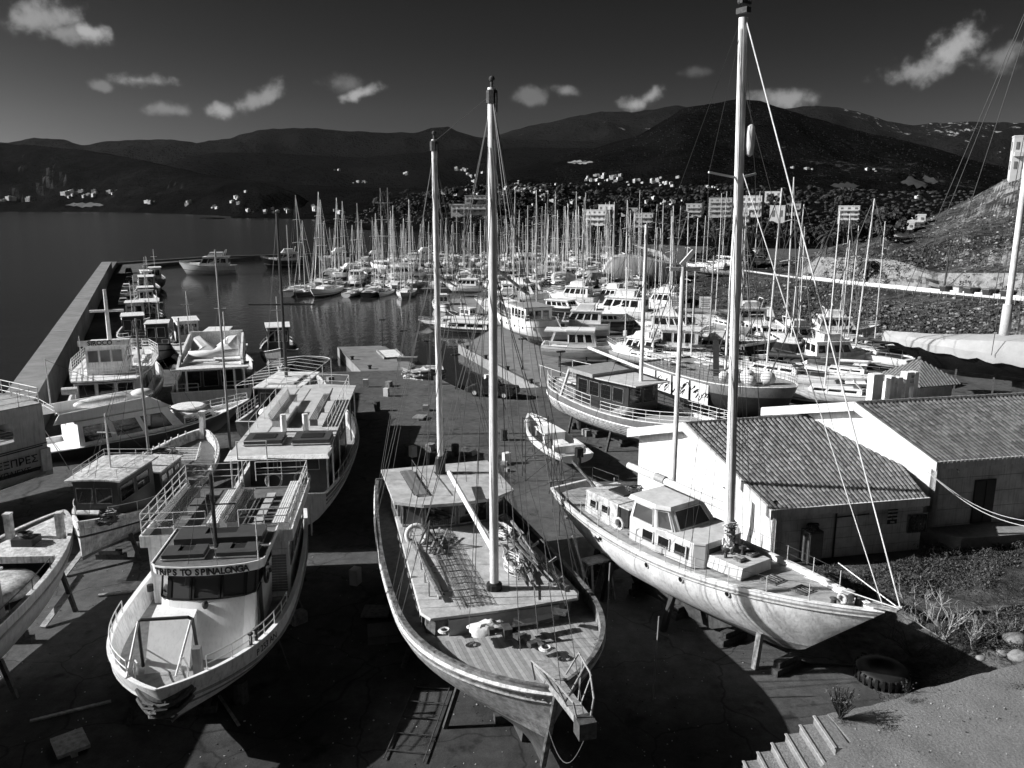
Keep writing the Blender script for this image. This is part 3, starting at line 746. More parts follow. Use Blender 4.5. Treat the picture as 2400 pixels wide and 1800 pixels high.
# lettering wrapped round the visor: one object per facet run keeps it on the curve
LET = mat('black_lettering', .008, .5, 0)
def curved_text(body, pts, size, z, parent, start, step, wts=None, m=None):
    """set letters one after another along the polyline pts (plan view)"""
    P = [Vector((p.x, p.y, 0)) for p in pts]; acc = [0]
    for a, b in zip(P, P[1:]): acc.append(acc[-1] + (b - a).length)
    d = start; holder = MB().box((P[4].x - .4, 0, z), (.02, .02, .02)).build('lettering', m or LET, parent)
    for ch in body:
        wd = {'I': .42, ' ': .5, 'T': .9, 'L': .85}.get(ch, 1.0) * step; dd = d + wd / 2; d += wd
        if ch == ' ': continue
        for i in range(len(P) - 1):
            if acc[i + 1] >= dd: break
        t = (dd - acc[i]) / max(1e-6, acc[i + 1] - acc[i]); p = P[i].lerp(P[i + 1], t)
        a = P[max(0, i - (t < .5))]; e = P[min(len(P) - 1, i + 1 + (t > .5))]; x = (e - a).normalized(); n = Vector((x.y, -x.x, 0))
        M = Matrix((x, Vector((0, 0, 1)), n)).transposed()
        text(ch, size, m or LET, holder, p + n * .03 + Vector((0, 0, z)), M.to_euler(), name='letter', bold=.014, sx=.92)
    return holder
tot = sum({'I': .42, ' ': .5, 'T': .9, 'L': .85}.get(c, 1.0) for c in 'TRIPS TO SPINALONGA')
plen = sum((Vector((a.x - b.x, a.y - b.y, 0))).length for a, b in zip(r1[1:-1], r1[2:-1]))
curved_text('TRIPS TO SPINALONGA', r1[1:-1], .34, 5.0, A, .32, (plen - .95) / tot)
# seat pads and floats on the roof, stub mast, horns
def pad(c, d, m, notch=None, name='float_pad'):
    mb = MB(); x, y = d[0], d[1]
    if notch: # U shape
        mb.box((c[0] + x * .3, c[1], c[2]), (x * .4, y, d[2])); mb.box((c[0] - x * .2, c[1] - y * .34, c[2]), (x * .6, y * .32, d[2])); mb.box((c[0] - x * .2, c[1] + y * .34, c[2]), (x * .6, y * .32, d[2]))
        mb.box((c[0] - x * .2, c[1], c[2] - .03), (x * .6, y * .36, d[2] - .06), 1)
    else: mb.box(c, d)
    mb.box((c[0], c[1], c[2] - d[2] / 2 + .02), (x + .06, y + .06, .05), 2)
    return mb.build(name, [m, BLACK, RAILW], A)
PAD = mat('dark_vinyl', .06, .5, .3, 3)
pad((10.1, -.5, 5.3), (.95, 1.5, .2), PAD, 1); pad((10.1, 1.4, 5.3), (.95, 1.5, .2), PAD, 1)
pad((8.7, .5, 5.34), (1.2, 3.3, .3), PAD, 1)
m_ = MB().tube([(9.45, .45, 5.15), (9.4, .45, 8.1)], .075, 8).tube([(9.42, -.4, 6.9), (9.42, 1.3, 6.9)], .03, 6).box((9.42, .3, 7.2), (.12, .12, .22)).build('signal_mast', DARKP, A)
rig(A, (9.4, .1, 8.0), [(11.2, .9, 5.2), (11.25, -.3, 4.5), (7.6, -1.6, 5.2)], r=.01, name='stay')
MB().tube([(10.9, 2.3, 5.18), (10.9, 2.3, 6.9)], .025).build('whip_aerial', RAILW, A)
# companion box with the tube A-frame
MB().prism([(11.2, -1.35, 1.95), (13.3, -1.35, 1.95), (13.3, .15, 1.95), (11.2, .15, 1.95)], [(11.2, -1.35, 3.75), (12.1, -1.35, 3.6), (12.1, .15, 3.6), (11.2, .15, 3.75)]).build('companion_box', WHITE, A)
fr = MB(); fr.tube([(12.9, -1.45, 2.3), (13.1, -1.4, 4.1), (13.15, -1.28, 4.2), (13.15, .28, 4.2), (13.1, .4, 4.1), (12.9, .45, 2.3)], .06, 8).build('tube_frame', DARKP, A)
fr = MB(); fr.tube([(13.13, -1.38, 4.12), (15.1, -1.2, 3.2)], .045, 8).tube([(13.13, .38, 4.12), (15.2, .35, 3.2)], .045, 8).build('frame_brace', RAILW, A)
for y in (-1.2, .5): MB().tube([(14.4, y, 2.35), (14.4, y, 3.1), (14.55, y * .9, 3.5), (14.75, y * .8, 3.5), (14.85, y * .8, 3.15)], .03).build('bow_loop', RAILW, A)
MB().box((13.6, .6, 2.75), (.28, .28, 1.1)).build('samson_post', MIDP, A)
for x in (13.2, 12.9): MB().lathe((x, h.pt(x / L, 3.1).y - .12, 3.15), [(.06, -.1), (.05, .25), (.1, .3), (.1, .34)]).build('bollard', DARKP, A)
lifebuoy(A, (9.6, 2.3, 4.1), .38, 'Y', DARKP); MB().ball((11.6, .45, 3.85), .12, 0, (1, 1, 1.4)).build('horn', DARKP, A)
MB().box((10.5, 2.17, 3.1), (.75, .06, 1.7)).build('side_door', DARKP, A)
MB().lathe((11.1, 2.7, 4.9), [(.02, -.12), (.1, -.1), (.12, .1), (.02, .13)], 8).build('searchlight', DARKP, A); MB().lathe((11.0, -1.6, 4.35), [(.02, -.15), (.12, -.12), (.12, .12), (.02, .14)], 8).build('side_lamp', DARKP, A)
# saloon under the open upper deck
fs = ((1.2, -2.55), (7.3, -2.75), (7.3, 2.75), (1.2, 2.55))
sal = MB().prism([(x, y, 1.9) for x, y in fs], [(x, y * 1.02, 4.45) for x, y in fs], 0).build('saloon', WPAINT, A)
for k in (-1, 1):
    q = [(1.2, -2.57, 2.6), (7.3, -2.78, 2.6), (7.3, -2.81, 4.3), (1.2, -2.6, 4.3)] if k < 0 else [(7.3, 2.78, 2.6), (1.2, 2.57, 2.6), (1.2, 2.6, 4.3), (7.3, 2.81, 4.3)]
    for i in range(4): window(sal, q, .05 + .24 * i, .23 + .24 * i, .35, .85, GLASS, GREYP, .06)
sh = MB(); lv = MB().box((0, 0, 0), (.05, 1.15, .07)).mesh('louvre_slat', GREYP)
for k in range(14):
    o = bpy.data.objects.new('louvre_slat', lv); COL.objects.link(o); o.parent = sal; o.location = (7.34, 2.1, 2.2 + k * .12)
MB().box((7.3, 2.1, 4.0), (.1, 1.35, .12)).box((7.3, 2.76, 3.0), (.1, .12, 2.0)).box((7.3, 1.46, 3.0), (.1, .12, 2.0)).build('shutter_frame', WPAINT, A)
dk = ((.9, -2.9), (7.5, -3.0), (7.5, 3.0), (.9, 2.9))
MB().prism([(x, y, 4.47) for x, y in dk], [(x, y, 4.6) for x, y in dk], 0, 1).build('upper_deck', [WPAINT, mat('grey_nonslip', .12, .8, .5, 2.5)], A)
sk = MB()
for (a, b) in zip(dk, dk[1:] + dk[:1]):
    if a[0] == b[0] and a[0] < 2: continue
    sk.beam((a[0], a[1], 4.72), (b[0], b[1], 4.72), .06, .5)
sk.build('deck_coaming', WPAINT, A)
pth = [(7.45, -2.9), (7.45, 2.9), (1.0, 2.85), (1.0, .6)]
rails_path(A, RAILW, [(7.45, -.4, 4.95), (7.45, -2.93, 4.95), (1.0, -2.85, 4.95), (1.0, -.4, 4.95)], .95, 3, .024, post=1.1)
rails_path(A, RAILW, [(7.45, .9, 4.95), (7.45, 2.93, 4.95), (1.0, 2.85, 4.95), (1.0, .4, 4.95)], .95, 3, .024, post=1.1)
BEN = mat('white_bench_paint', .62, .5, .4, 4)
slatted_bench(A, 1.5, 6.9, 2.35, 4.6, -1, BEN); slatted_bench(A, 2.4, 6.6, .38, 4.6, 1, BEN)
slatted_bench(A, 2.4, 6.6, -.38, 4.6, -1, BEN); slatted_bench(A, 1.8, 6.9, -2.2, 4.6, 1, BEN)
for i in range(6): MB().box((2.6 + i * .75, 1.35, 4.72), (.55, .4, .12)).build('seat_cushion', mat('pale_cushion', .4, .8, .3, 3), A)
for y in (-.8, 1.1): MB().tube([(7.1, y, 4.6), (7.1, y, 4.95), (7.25, y, 5.05), (7.4, y, 5.0)], .06, 7).build('vent_pipe', WHITE, A)
ld = MB(); ld.tube([(2.6, 3.15, 2.8), (2.6, 3.15, 4.2)], .03); ld.tube([(3.0, 3.18, 2.8), (3.0, 3.18, 4.2)], .03)
for i in range(4): ld.tube([(2.6, 3.15, 3.0 + i * .33), (3.0, 3.18, 3.0 + i * .33)], .02)
ld.build('side_ladder', RAILW, A)
q = h.pt(.84, 2.75, 1); q2 = h.pt(.74, 2.75, 1)
wall_text('P 253 AN', .34, LET, A, q, q2, Vector((0, 0, .1)), .5, 0, .16)
for pi_, (t, zz, dx) in enumerate(((.12, 1.6, 1.2), (.35, 1.5, 1.3), (.62, 1.5, 1.3), (.82, 1.6, 1.2))):
    for side, nm in ((-1, 'right'), (1, 'left')):
        if side > 0 and t > .7: continue
        p = h.pt(t, zz, side); c, s_ = cos(rz), sin(rz); X = loc.x + p.x * c - p.y * s_; Y = loc.y + p.x * s_ + p.y * c
        f = h.pt(t, zz, side) + Vector((0, dx * side, 0)); FX = loc.x + f.x * c - f.y * s_; FY = loc.y + f.x * s_ + f.y * c
        o = prop(X, Y, zz, X + (FX - X) * .3, Y + (FY - Y) * .3, '%s timber prop from the stern on the %s of the TRIPS TO SPINALONGA boat' % (('first', 'second', 'third', 'fourth')[pi_], nm))

# ================================================================ B: two-masted wooden gulet
loc, rz, L = place((1.35, 21.7), (-4.55, 41.7))
B_ = thing('wooden_ketch', 'weathered wooden two-masted gulet with planked foredeck and timber heaped on its cabin top', 'boat', loc, rz)
hB = h = Hull(L, 7.5, (3.9, 3.25, 4.0), .4, 1.7, tm=.6, sr=.74, q=2.7, rake=1.3, am=2.6, ab=1.2, bm_=.8, bb=1.3, kb=.0, ks=1.2, over=1.2, qe=.85)
HWD = mat('bleached_hull_planks', .27, .6, .9, 3.5, bump=.5, streak=.4, dark=.07)
h.shell(B_, [HWD, ANTIF, DARKP, WOODL], ((0, 0), (.1, 3), (.16, 2), (.3, 0), (.8, 3), (1, 0)), drop=.55, capmat=WOOD, n=44, inner=0)
h.deck(B_, DECKW, .58, camber=.05)
h.strake(B_, WOLD, .13, .09, n=40); h.strake(B_, WOODL, .3, .05, n=40)
h.keelfin(B_, ANTIF, .1, .9, .4, .3)
MB().tube([h.pt(1, 4.0 - 3.55 * i / 12) + Vector((.04, 0, .08 * (i == 0))) for i in range(13)], .11, 8).build('stem_post', WOOD, B_)
# foredeck planks, laid one by one
PLK = [mat('deck_plank_%s' % n, g, .7, .3, 5, dark=g * .5) for n, g in (('pale', .34), ('mid', .28), ('brown', .23))]
x0p = L * .745; wp = .14
for i in range(-20, 21):
    y = i * wp; lo = x0p + (.03 if i % 2 else 0); x = x0p
    while x < L - .3 and h.pt(x / L, h.sheer(x / L) - .55, 1, .16).y > abs(y) + wp / 2: x += .08
    if x - lo < .4: continue
    n = 6; bot = []; mb = MB()
    P = [(lo + (x - .06 - lo) * k / n) for k in range(n + 1)]
    for a, b in zip(P, P[1:]):
        za, zb = [h.sheer(q / L) - .58 + .05 * (1 - (y / max(.5, h.hb(q, h.sheer(q / L) - .58))) ** 2) + .012 for q in (a, b)]
        mb.add([(a, y - wp * .46, za - .02), (b, y - wp * .46, zb - .02), (b, y + wp * .46, zb - .02), (a, y + wp * .46, za - .02),
                (a, y - wp * .46, za + .012), (b, y - wp * .46, zb + .012), (b, y + wp * .46, zb + .012), (a, y + wp * .46, za + .012)], [(4, 5, 6, 7), (0, 1, 5, 4), (2, 3, 7, 6)])
    mb.build('plank', PLK[(i * 7) % 3], B_)
# trunk cabin
def ring(pts, z): return [Vector((x, y, z)) for x, y in pts]
tr = [(5.2, -2.4), (14.6, -2.85), (15.0, -2.6), (15.15, 0), (15.0, 2.6), (14.6, 2.85), (5.2, 2.4)]
tb = MB().prism(ring(tr, 2.6), ring([(x, y * .97) for x, y in tr], 3.68)).build('trunk_cabin', WOOD, B_)
CABT = mat('cream_cabin_top', .42, .6, .5, 2.2, bump=.3, dark=.2)
tt = [(5.2, -2.55), (14.75, -3.05), (15.3, -2.8), (15.42, 0), (15.3, 2.8), (14.75, 3.05), (5.2, 2.55)]
MB().prism(ring(tt, 3.69), ring([(x - .03, y * .985) for x, y in tt], 3.77)).build('cabin_top', CABT, B_)
for k in (1, -1):
    for i in range(9):
        x = 5.9 + i * 1.0; yy = 2.43 + .048 * (x - 5.2); q = [(x - .25, yy * k, 2.95), (x + .25, (yy + .02) * k, 2.95), (x + .25, (yy) * k, 3.5), (x - .25, (yy - .02) * k, 3.5)]
        if k > 0: q = [q[1], q[0], q[3], q[2]]
        window(tb, q, 0, 1, 0, 1, GLASS, WOODL, .05, d=.05)
    q = [(15.17, -2.2, 2.7), (15.17, 2.2, 2.7), (15.17, 2.2, 3.6), (15.17, -2.2, 3.6)]
MB().box((15.13, 0, 3.15), (.12, 4.2, .8)).build('front_panel', mat('grey_board', .34, .6, .4, 2), B_)
# wheelhouse aft
wh = [(2.6, -2.35), (6.6, -2.4), (7.1, -1.5), (7.25, 0), (7.1, 1.5), (6.6, 2.4), (2.6, 2.35)]
wb = MB().prism(ring(wh, 2.9), ring(wh, 5.0)).build('wheelhouse', WOOD, B_)
R0 = ring(wh, 3.85); R1 = ring(wh, 4.9)
for i in range(1, 5): window(wb, (R0[i], R0[i + 1], R1[i + 1], R1[i]), .05, .95, .05, .95, GLASSL if i in (1,) else GLASS, WOODL, .07, d=.05)
for i, j in ((0, 1), (5, 6)):
    for k in range(4): window(wb, (R0[i], R0[j], R1[j], R1[i]), .04 + .24 * k, .24 + .24 * k, .05, .95, GLASS, WOODL, .07, d=.05)
ro = [(2.2, -2.75), (6.9, -2.8), (7.7, -1.6), (7.85, 0), (7.7, 1.6), (6.9, 2.8), (2.2, 2.75)]
MB().prism(ring(ro, 5.0), ring(ro, 5.14)).build('wheelhouse_roof', CABT, B_)
# masts, boom, rigging
xm, xz = 13.7, 3.6
def mast(parent, x, y, z0, z1, r, r2, m, rake=0, name='mast', n=10):
    return MB().tube([(x, y, z0), (x + rake, y, z1)], r, n, r2=r2).build(name, m, parent, 60)
M1 = mast(B_, xm, 0, 3.7, 21.9, .175, .15, MASTW); M2 = mast(B_, xz, 0, 5.1, 21.0, .15, .13, MASTW)
MB().lathe((xm, 0, 3.75), [(.3, 0), (.3, .25), (.2, .3)], 10).build('mast_boot', BLACK, B_); MB().lathe((xz, 0, 5.15), [(.25, 0), (.25, .8), (.17, .9)], 10).build('mast_boot', BLACK, B_)
for x, z in ((xm, 21.9), (xz, 21.0)):
    MB().lathe((x, 0, z), [(.2, -.5), (.2, -.1), (.06, 0), (.05, .18)], 8).ball((x, 0, z + .28), .1).box((x - .25, 0, z - .5), (.1, .05, .7)).box((x + .2, .1, z - .5), (.1, .05, .6)).build('masthead', RUST, B_)
MB().tube([(xm - .2, 0, 5.3), (5.7, 0, 5.85)], .12, 8).build('boom', MASTW, B_)
MB().tube([(xm - .1, 0, 16.0), (xm - .6, 1.5, 14.9)], .06, 6).tube([(xm - .1, 0, 16.0), (xm - .4, -.9, 16.6)], .04, 6).build('crosstree', MASTW, B_)
MB().tube([(xz, 0, 14.9), (xz - .3, 1.0, 14.3)], .05, 6).build('crosstree', MASTW, B_)
for x, z, xs in ((xm, 21.6, (12.3, 13.0, 13.6, 14.3)), (xz, 20.6, (2.6, 3.2, 3.8, 4.6))):
    for k in (1, -1):
        for i, xx in enumerate(xs):
            p = h.pt(xx / L, h.sheer(xx / L), k); MB().tube([(x, 0, z if i % 2 == 0 else 16), (p.x, p.y, p.z)], .014, 4, cap=False).build('shroud', WIRE, B_)
rig(B_, (xm, 0, 21.7), [(L + 2.1, 0, 4.5), (xz, 0, 20.9), (L + .3, 0, 4.3)], name='stay'); rig(B_, (xz, 0, 20.8), [(.3, 0, 4.0), (5.4, .9, 5.2), (6.2, -1.2, 5.2)], name='stay')
for j, (a, b) in enumerate((((xm - .1, .16, 20), (xm + .3, .5, 3.8)), ((xm + .1, -.17, 20), (xm + .5, -.9, 3.8)), ((xm - .15, -.1, 18), (12.6, -1.7, 3.8)))): MB().tube([a, b], .014, 4, cap=False).build('halyard', WIRE, B_)
# bowsprit plank with pulpit of bent tubes
bs = MB(); bs.prism([(L - 1.6, -.24, 3.72), (L + 2.2, -.2, 4.2), (L + 2.2, .2, 4.2), (L - 1.6, .24, 3.72)], [(L - 1.6, -.24, 3.98), (L + 2.2, -.2, 4.42), (L + 2.2, .2, 4.42), (L - 1.6, .24, 3.98)])
bs.build('bowsprit', WOODL, B_); MB().box((L + 2.25, 0, 4.2), (.45, .5, .5)).build('bowsprit_roller', RUST, B_)
pu = MB()
for k in (1, -1):
    pu.tube([(L - .6, .5 * k, 4.0), (L - .2, .75 * k, 4.9), (L + 1.2, .55 * k, 5.1), (L + 2.1, .3 * k, 4.9), (L + 2.15, .2 * k, 4.4)], .03); pu.tube([(L + .6, .2 * k, 4.2), (L + .6, .65 * k, 5.0)], .025); pu.tube([(L + 1.4, .2 * k, 4.3), (L + 1.3, .55 * k, 5.1)], .025); pu.tube([(L + .1, .75 * k, 4.9), (L + 1.2, .2 * k, 4.3)], .02)
pu.build('pulpit', GREYP, B_)
pts = [(L + 2.2 - 2.4 * t, .1 - .3 * t, 4.0 - 2.6 * t + 1.1 * t * t - .8 * sin(pi * t)) for t in [i / 12 for i in range(13)]]
MB().tube(pts, .014, 5).build('bobstay', ROPE, B_)
# deck clutter: windlass, hatch cloth, timber, rope, netting, gangway
MB().box((16.6, -.35, 3.62), (.5, .3, .35)).tube([(16.6, -.8, 3.7), (16.6, .8, 3.7)], .09, 8).lathe((16.6, -.9, 3.7), [(.16, -.1), (.16, .1)], 8, axis='Y').build('windlass', RUST, B_)
MB().box((16.1, .8, 3.55), (.35, 1.5, .14), rz=.15).box((16.2, .4, 3.6), (.9, .14, .1), rz=.5).build('anchor_board', DARKP, B_)
def cloth(c, sx, sy, sz, m, parent, name, seed=0, n=10):
    mb = MB(); vs = []
    for i in range(n + 1):
        for j in range(n + 1):
            u, v = i / n - .5, j / n - .5; e = max(0, 1 - 4 * u * u) * max(0, 1 - 4 * v * v)
            vs.append((c[0] + u * sx + .1 * noise.noise(Vector((u * 5, v * 5, seed))), c[1] + v * sy + .1 * noise.noise(Vector((u * 5, v * 5, seed + 9))), c[2] + sz * (e ** .5) * (.6 + .6 * noise.noise(Vector((u * 6 + seed, v * 6, 2)))) ))
    fs = [(i * (n + 1) + j, (i + 1) * (n + 1) + j, (i + 1) * (n + 1) + j + 1, i * (n + 1) + j + 1) for i in range(n) for j in range(n)]
    mb.add(vs, fs); return mb.build(name, m, parent, True)
o = cloth((16.1, -.9, 3.5), .9, 1.3, .4, CANV, B_, 'crumpled_cloth', 5)
def on(hull, lx, ly, lz, L_=loc, R_=None): return None
def world_of(root, p):
    return root.location + Matrix.Rotation(root.rotation_euler.z, 3, 'Z') @ Vector(p)
for k, (a, b) in enumerate((((xm, 0, 19), (16.2, -1.6, 3.6)), ((xm, 0, 21), (17.2, .6, 3.7)), ((xm, 0, 17), (9.2, 2.6, 3.9)), ((xm, 0, 15), (10.5, -2.5, 3.9)), ((xm, .1, 12), (15.6, 2.2, 3.7)), ((xz, 0, 19), (6.8, 2.3, 5.2)), ((xz, 0, 17), (1.2, -2.2, 3.9)), ((xm, 0, 20.5), (18.4, -.4, 3.9)))): MB().tube([a, b], .013, 4, cap=False).build('running_line', ROPE, B_)
for k, (x, y) in enumerate(((15.9, -2.4), (18.0, .6))): MB().torus((x, y, 3.58), .2, .035, 'Z', 14, 5).torus((x + .03, y, 3.63), .15, .035, 'Z', 14, 5).build('rope_coil', WIREL, B_)
for k, (x, y, rz_) in enumerate(((16.9, -.1, .4), (17.6, .35, 1.9), (15.8, 1.9, .9))): MB().box((x, y, 3.6), (.5, .22, .16), rz=rz_).box((x + .2, y + .15, 3.66), (.12, .3, .1), rz=rz_).build('mooring_cleat', RUST, B_)
rnd = random.Random(4)
spec = [(7.6, 13.8, -2.1, -1.5, .2), (7.2, 12.5, -1.9, -2.2, .16), (8.0, 14.6, -1.6, -2.1, .14), (7.8, 13.2, -2.3, -2.35, .18), (8.8, 14.2, -1.3, -1.2, .1), (9.4, 12.9, -2.5, -1.7, .1), (7.9, 11.2, -1.5, -2.4, .12), (9.6, 13.6, -1.9, -1.0, .08), (8.2, 14.9, -2.2, -2.5, .12), (10.5, 15.0, -2.5, -1.2, .07)]
for i, (a, b, ya, yb, w_) in enumerate(spec):
    P, Q = world_of(B_, (a, -ya, 3.86 + .07 * (i % 4) + w_ / 2)), world_of(B_, (b, -yb, 3.84 + .08 * (i % 3) + w_ / 2))
    o = tag(MB().beam(P - P, Q - P, w_ * .7, w_ * .45).build('timber_plank', (WOODL, MIDP, WOOD)[i % 3]), 'rough plank, %s from the mast in the timber heap on the gulet cabin top' % ('nearest', 'second', 'third', 'fourth', 'fifth', 'sixth', 'seventh', 'eighth', 'ninth', 'tenth')[i], 'plank', 'planks heaped on the gulet cabin top'); o.location = P
spec = [(8.4, 14.2, 2.35, 2.2, .12), (9.6, 13.9, 2.15, 2.0, .08), (10.0, 8.2, 1.8, 1.0, .08), (10.3, 7.9, 1.2, 1.6, .09), (10.1, 8.4, 1.5, .7, .06)]
for i, (a, b, ya, yb, w_) in enumerate(spec):
    P, Q = world_of(B_, (a, -ya, 3.85 + w_ / 2)), world_of(B_, (b, -yb, 3.9 + .25 * (i > 1) + w_ / 2))
    o = tag(MB().beam(P - P, Q - P, w_, w_).build('timber_spar', (WOODL, DARKP)[i % 2]), ('long pale spar along the left edge of the gulet cabin top', 'long dark spar along the left edge of the gulet cabin top', 'short spar slanting left of the gulet netting', 'short dark spar crossing beside the gulet lifebuoy', 'thin pale spar under the gulet tripod')[i], 'spar', 'spars on the left of the gulet cabin top'); o.location = P
for i in range(26):
    x = rnd.uniform(8, 14.6); y = rnd.uniform(1.0, 2.6)
    P = world_of(B_, (x, y, 3.86)); mb = MB(); mb.beam((0, 0, .05), (rnd.uniform(-.5, .5), rnd.uniform(-.5, .5), rnd.uniform(.1, .3)), .05, .12)
    o = tag(mb.build('offcut', (WOODL, GREYP, WPAINT)[i % 3]), 'short offcut in the timber heap on the gulet cabin top', 'offcut', 'offcuts in the timber heap'); o.location = P
mb = MB(); messy(mb, (0, 0, .25), .8, 14, .02, sc=(1, .5, .3), seed=8); messy(mb, (3.2, -.5, .2), .9, 12, .02, sc=(1, .4, .3), seed=9)
o = tag(mb.build('rope_heap', WIREL), 'tangle of pale rope between planks on the gulet cabin top', 'rope'); o.location = world_of(B_, (9.2, 1.6, 3.85)); o.rotation_euler.z = rz
# torn netting hanging over the middle of the top
mb = MB()
for i in range(15):
    y = .25 + .09 * i; mb.tube([(7.6 + .1 * sin(i), y, 0), (10, y + .05 * sin(i * 2), .03), (14.9, y + .1 * sin(i), 0)], .009, 3, cap=False)
for i in range(60):
    x = 7.6 + .12 * i; mb.tube([(x, .2, .03), (x + .2, .8, .05), (x - .05, 1.55, .0)], .009, 3, cap=False)
for i in range(13):
    x = 7.9 + .56 * i; mb.tube([(x, .1 + .3 * sin(i * 1.7), .06), (x + .18, .5, .1), (x + .1, 1.1, .05), (x + .35, 1.6, .03)], .02, 4)
o = tag(mb.build('torn_netting', ROPE), 'torn netting with ribs of rope spread left of the gulet main mast', 'netting'); o['kind'] = 'thing'; o.location = world_of(B_, (0, -1.9, 3.8)); o.rotation_euler.z = rz
mb = MB()
mb.tube([(0, -.3, 0), (3.6, -.3, .05)], .03); mb.tube([(0, .3, 0), (3.6, .3, .05)], .03); mb.tube([(0, .3, .55), (3.6, .3, .6)], .02); 
for i in range(4): mb.tube([(i * 1.2, .3, 0), (i * 1.2, .3, .6)], .02)
G = thing('gangway', 'slatted boarding gangway lying on the roof of the gulet wheelhouse', 'gangway', world_of(B_, (3.0, -1.6, 5.2)), rz + .02)
mb.build('side_rail', RUST, G); sl = MB().box((0, 0, .03), (.09, .6, .03)).mesh('slat', WOODL)
for i in range(26):
    o = bpy.data.objects.new('slat', sl); COL.objects.link(o); o.parent = G; o.location = (.07 + i * .14, 0, .02)
lb = tag(MB().torus((0, 0, 0), .42, .1, 'Z').build('lifebuoy', CANV, None, True), 'pale lifebuoy hung on the left rail stand of the gulet cabin', 'lifebuoy'); lb.location = world_of(B_, (8.6, -2.1, 4.15)); lb.rotation_euler = (1.2, .3, 0)
rails_path(B_, WOODL, [(7.7, -2.2, 3.78), (13.6, -2.5, 3.78)], .5, 1, .03, name='handrail')
rig(B_, (9.2, -1.6, 5.0), [(8.7, -1.2, 3.8), (9.8, -1.9, 3.8), (9.0, -2.1, 3.8)], DARKP, .04, 'tripod')
for i, (x, zz, sd) in enumerate(((5, 1.6, 1), (9.5, 1.5, 1), (14, 1.5, 1), (17.6, 1.6, 1), (6, 1.6, -1), (12, 1.5, -1), (16.5, 1.5, -1))):
    p = h.pt(x / L, zz, sd); a = world_of(B_, p); b = world_of(B_, p + Vector((0, .5 * sd, 0)))
    prop(a.x, a.y, zz, b.x, b.y, '%s timber prop from the stern on the %s side of the wooden gulet' % (('first', 'second', 'third', 'fourth', 'first', 'second', 'third')[i], 'left' if sd < 0 else 'right'))

# ================================================================ C: white classic yacht
loc, rz, L = place((13.05, 26.0), (3.0, 40.6))
C_ = thing('classic_yacht', 'white classic yacht with one tall mast and sharp bow beside the tiled building', 'yacht', loc, rz)
HWH = mat('flaking_white_hull', .8, .5, .35, 1.2, bump=.3, streak=.3, dark=.2)
hC = h = Hull(L, 4.7, (3.75, 3.35, 4.15), .75, 1.2, tm=.46, sr=.52, q=2.0, rake=3.0, over=2.0, am=2.3, ab=1.7, bm_=.85, bb=.85, kb=.55, ks=1.1)
h.shell(C_, [HWH, ANTIFL, GREYP], ((0, 0), (.06, 0), (.1, 2), (.9, 0), (1, 2)), drop=.22, capmat=HWH, n=44, under=4)
h.deck(C_, DECKP, .24, camber=.08)
h.strake(C_, GREYP, .12, .035, n=40)
mb = MB(); mb.prism([(5.5, -.15, .12), (10.2, -.15, .12), (10.2, .15, .12), (5.5, .15, .12)], [(4.6, -.3, 1.4), (12.6, -.3, 1.5), (12.6, .3, 1.5), (4.6, .3, 1.4)]); mb.build('keel', ANTIF, C_)
for sd in (1, -1):
    for x, z in ((5.1, 3.0), (8.3, 2.95), (10.2, 3.0), (12.4, 3.15)):
        p = h.pt(x / L, z, sd); 
        MB().torus((p.x, p.y + .0 * sd, p.z), .12, .025, 'Y', 14, 5).lathe((p.x, p.y, p.z), [(.11, -.02), (.11, .02)], 12, 1, 'Y').build('porthole', [STEEL, GLASS], C_)
def cab(parent, pts, z0, z1, m, topm=None, flare=.96, name='cabin', over=.06, th=.07):
    b = MB().prism(ring(pts, z0), ring([(x * 1.0, y * flare) for x, y in pts], z1)).build(name, m, parent)
    cx = sum(p[0] for p in pts) / len(pts)
    rp = [(cx + (x - cx) * (1 + over / 2), y * (flare + over / 2)) for x, y in pts]
    MB().prism(ring(rp, z1), ring([(cx + (x - cx) * .99, y * .98) for x, y in rp], z1 + th)).build(name + '_roof', topm or m, parent); return b
CT = mat('cream_coachroof', .55, .5, .3, 2, streak=.1)
# aft cabin
ac = [(2.6, -1.05), (5.0, -1.15), (5.0, 1.15), (2.6, 1.05)]
a_ = cab(C_, ac, 3.2, 4.35, WOLD, WOLD, .93, 'aft_cabin')
for sd in (1, -1):
    q = [(2.7, -1.1, 3.5), (4.9, -1.15, 3.5), (4.9, -1.1, 4.25), (2.7, -1.04, 4.25)] if sd < 0 else [(4.9, 1.15, 3.5), (2.7, 1.1, 3.5), (2.7, 1.04, 4.25), (4.9, 1.1, 4.25)]
    for u in (.15, .55): window(a_, q, u, u + .22, .3, .8, GLASS, WOLD, .05)
MB().box((3.9, .25, 4.47), (1.1, .9, .08)).build('roof_hatch', DARKP, C_); MB().box((5.25, -.3, 3.85), (.7, 1.3, .9)).box((5.3, -.3, 4.35), (.9, 1.5, .06), 1).build('cockpit_locker', [DARKP, WOLD], C_)
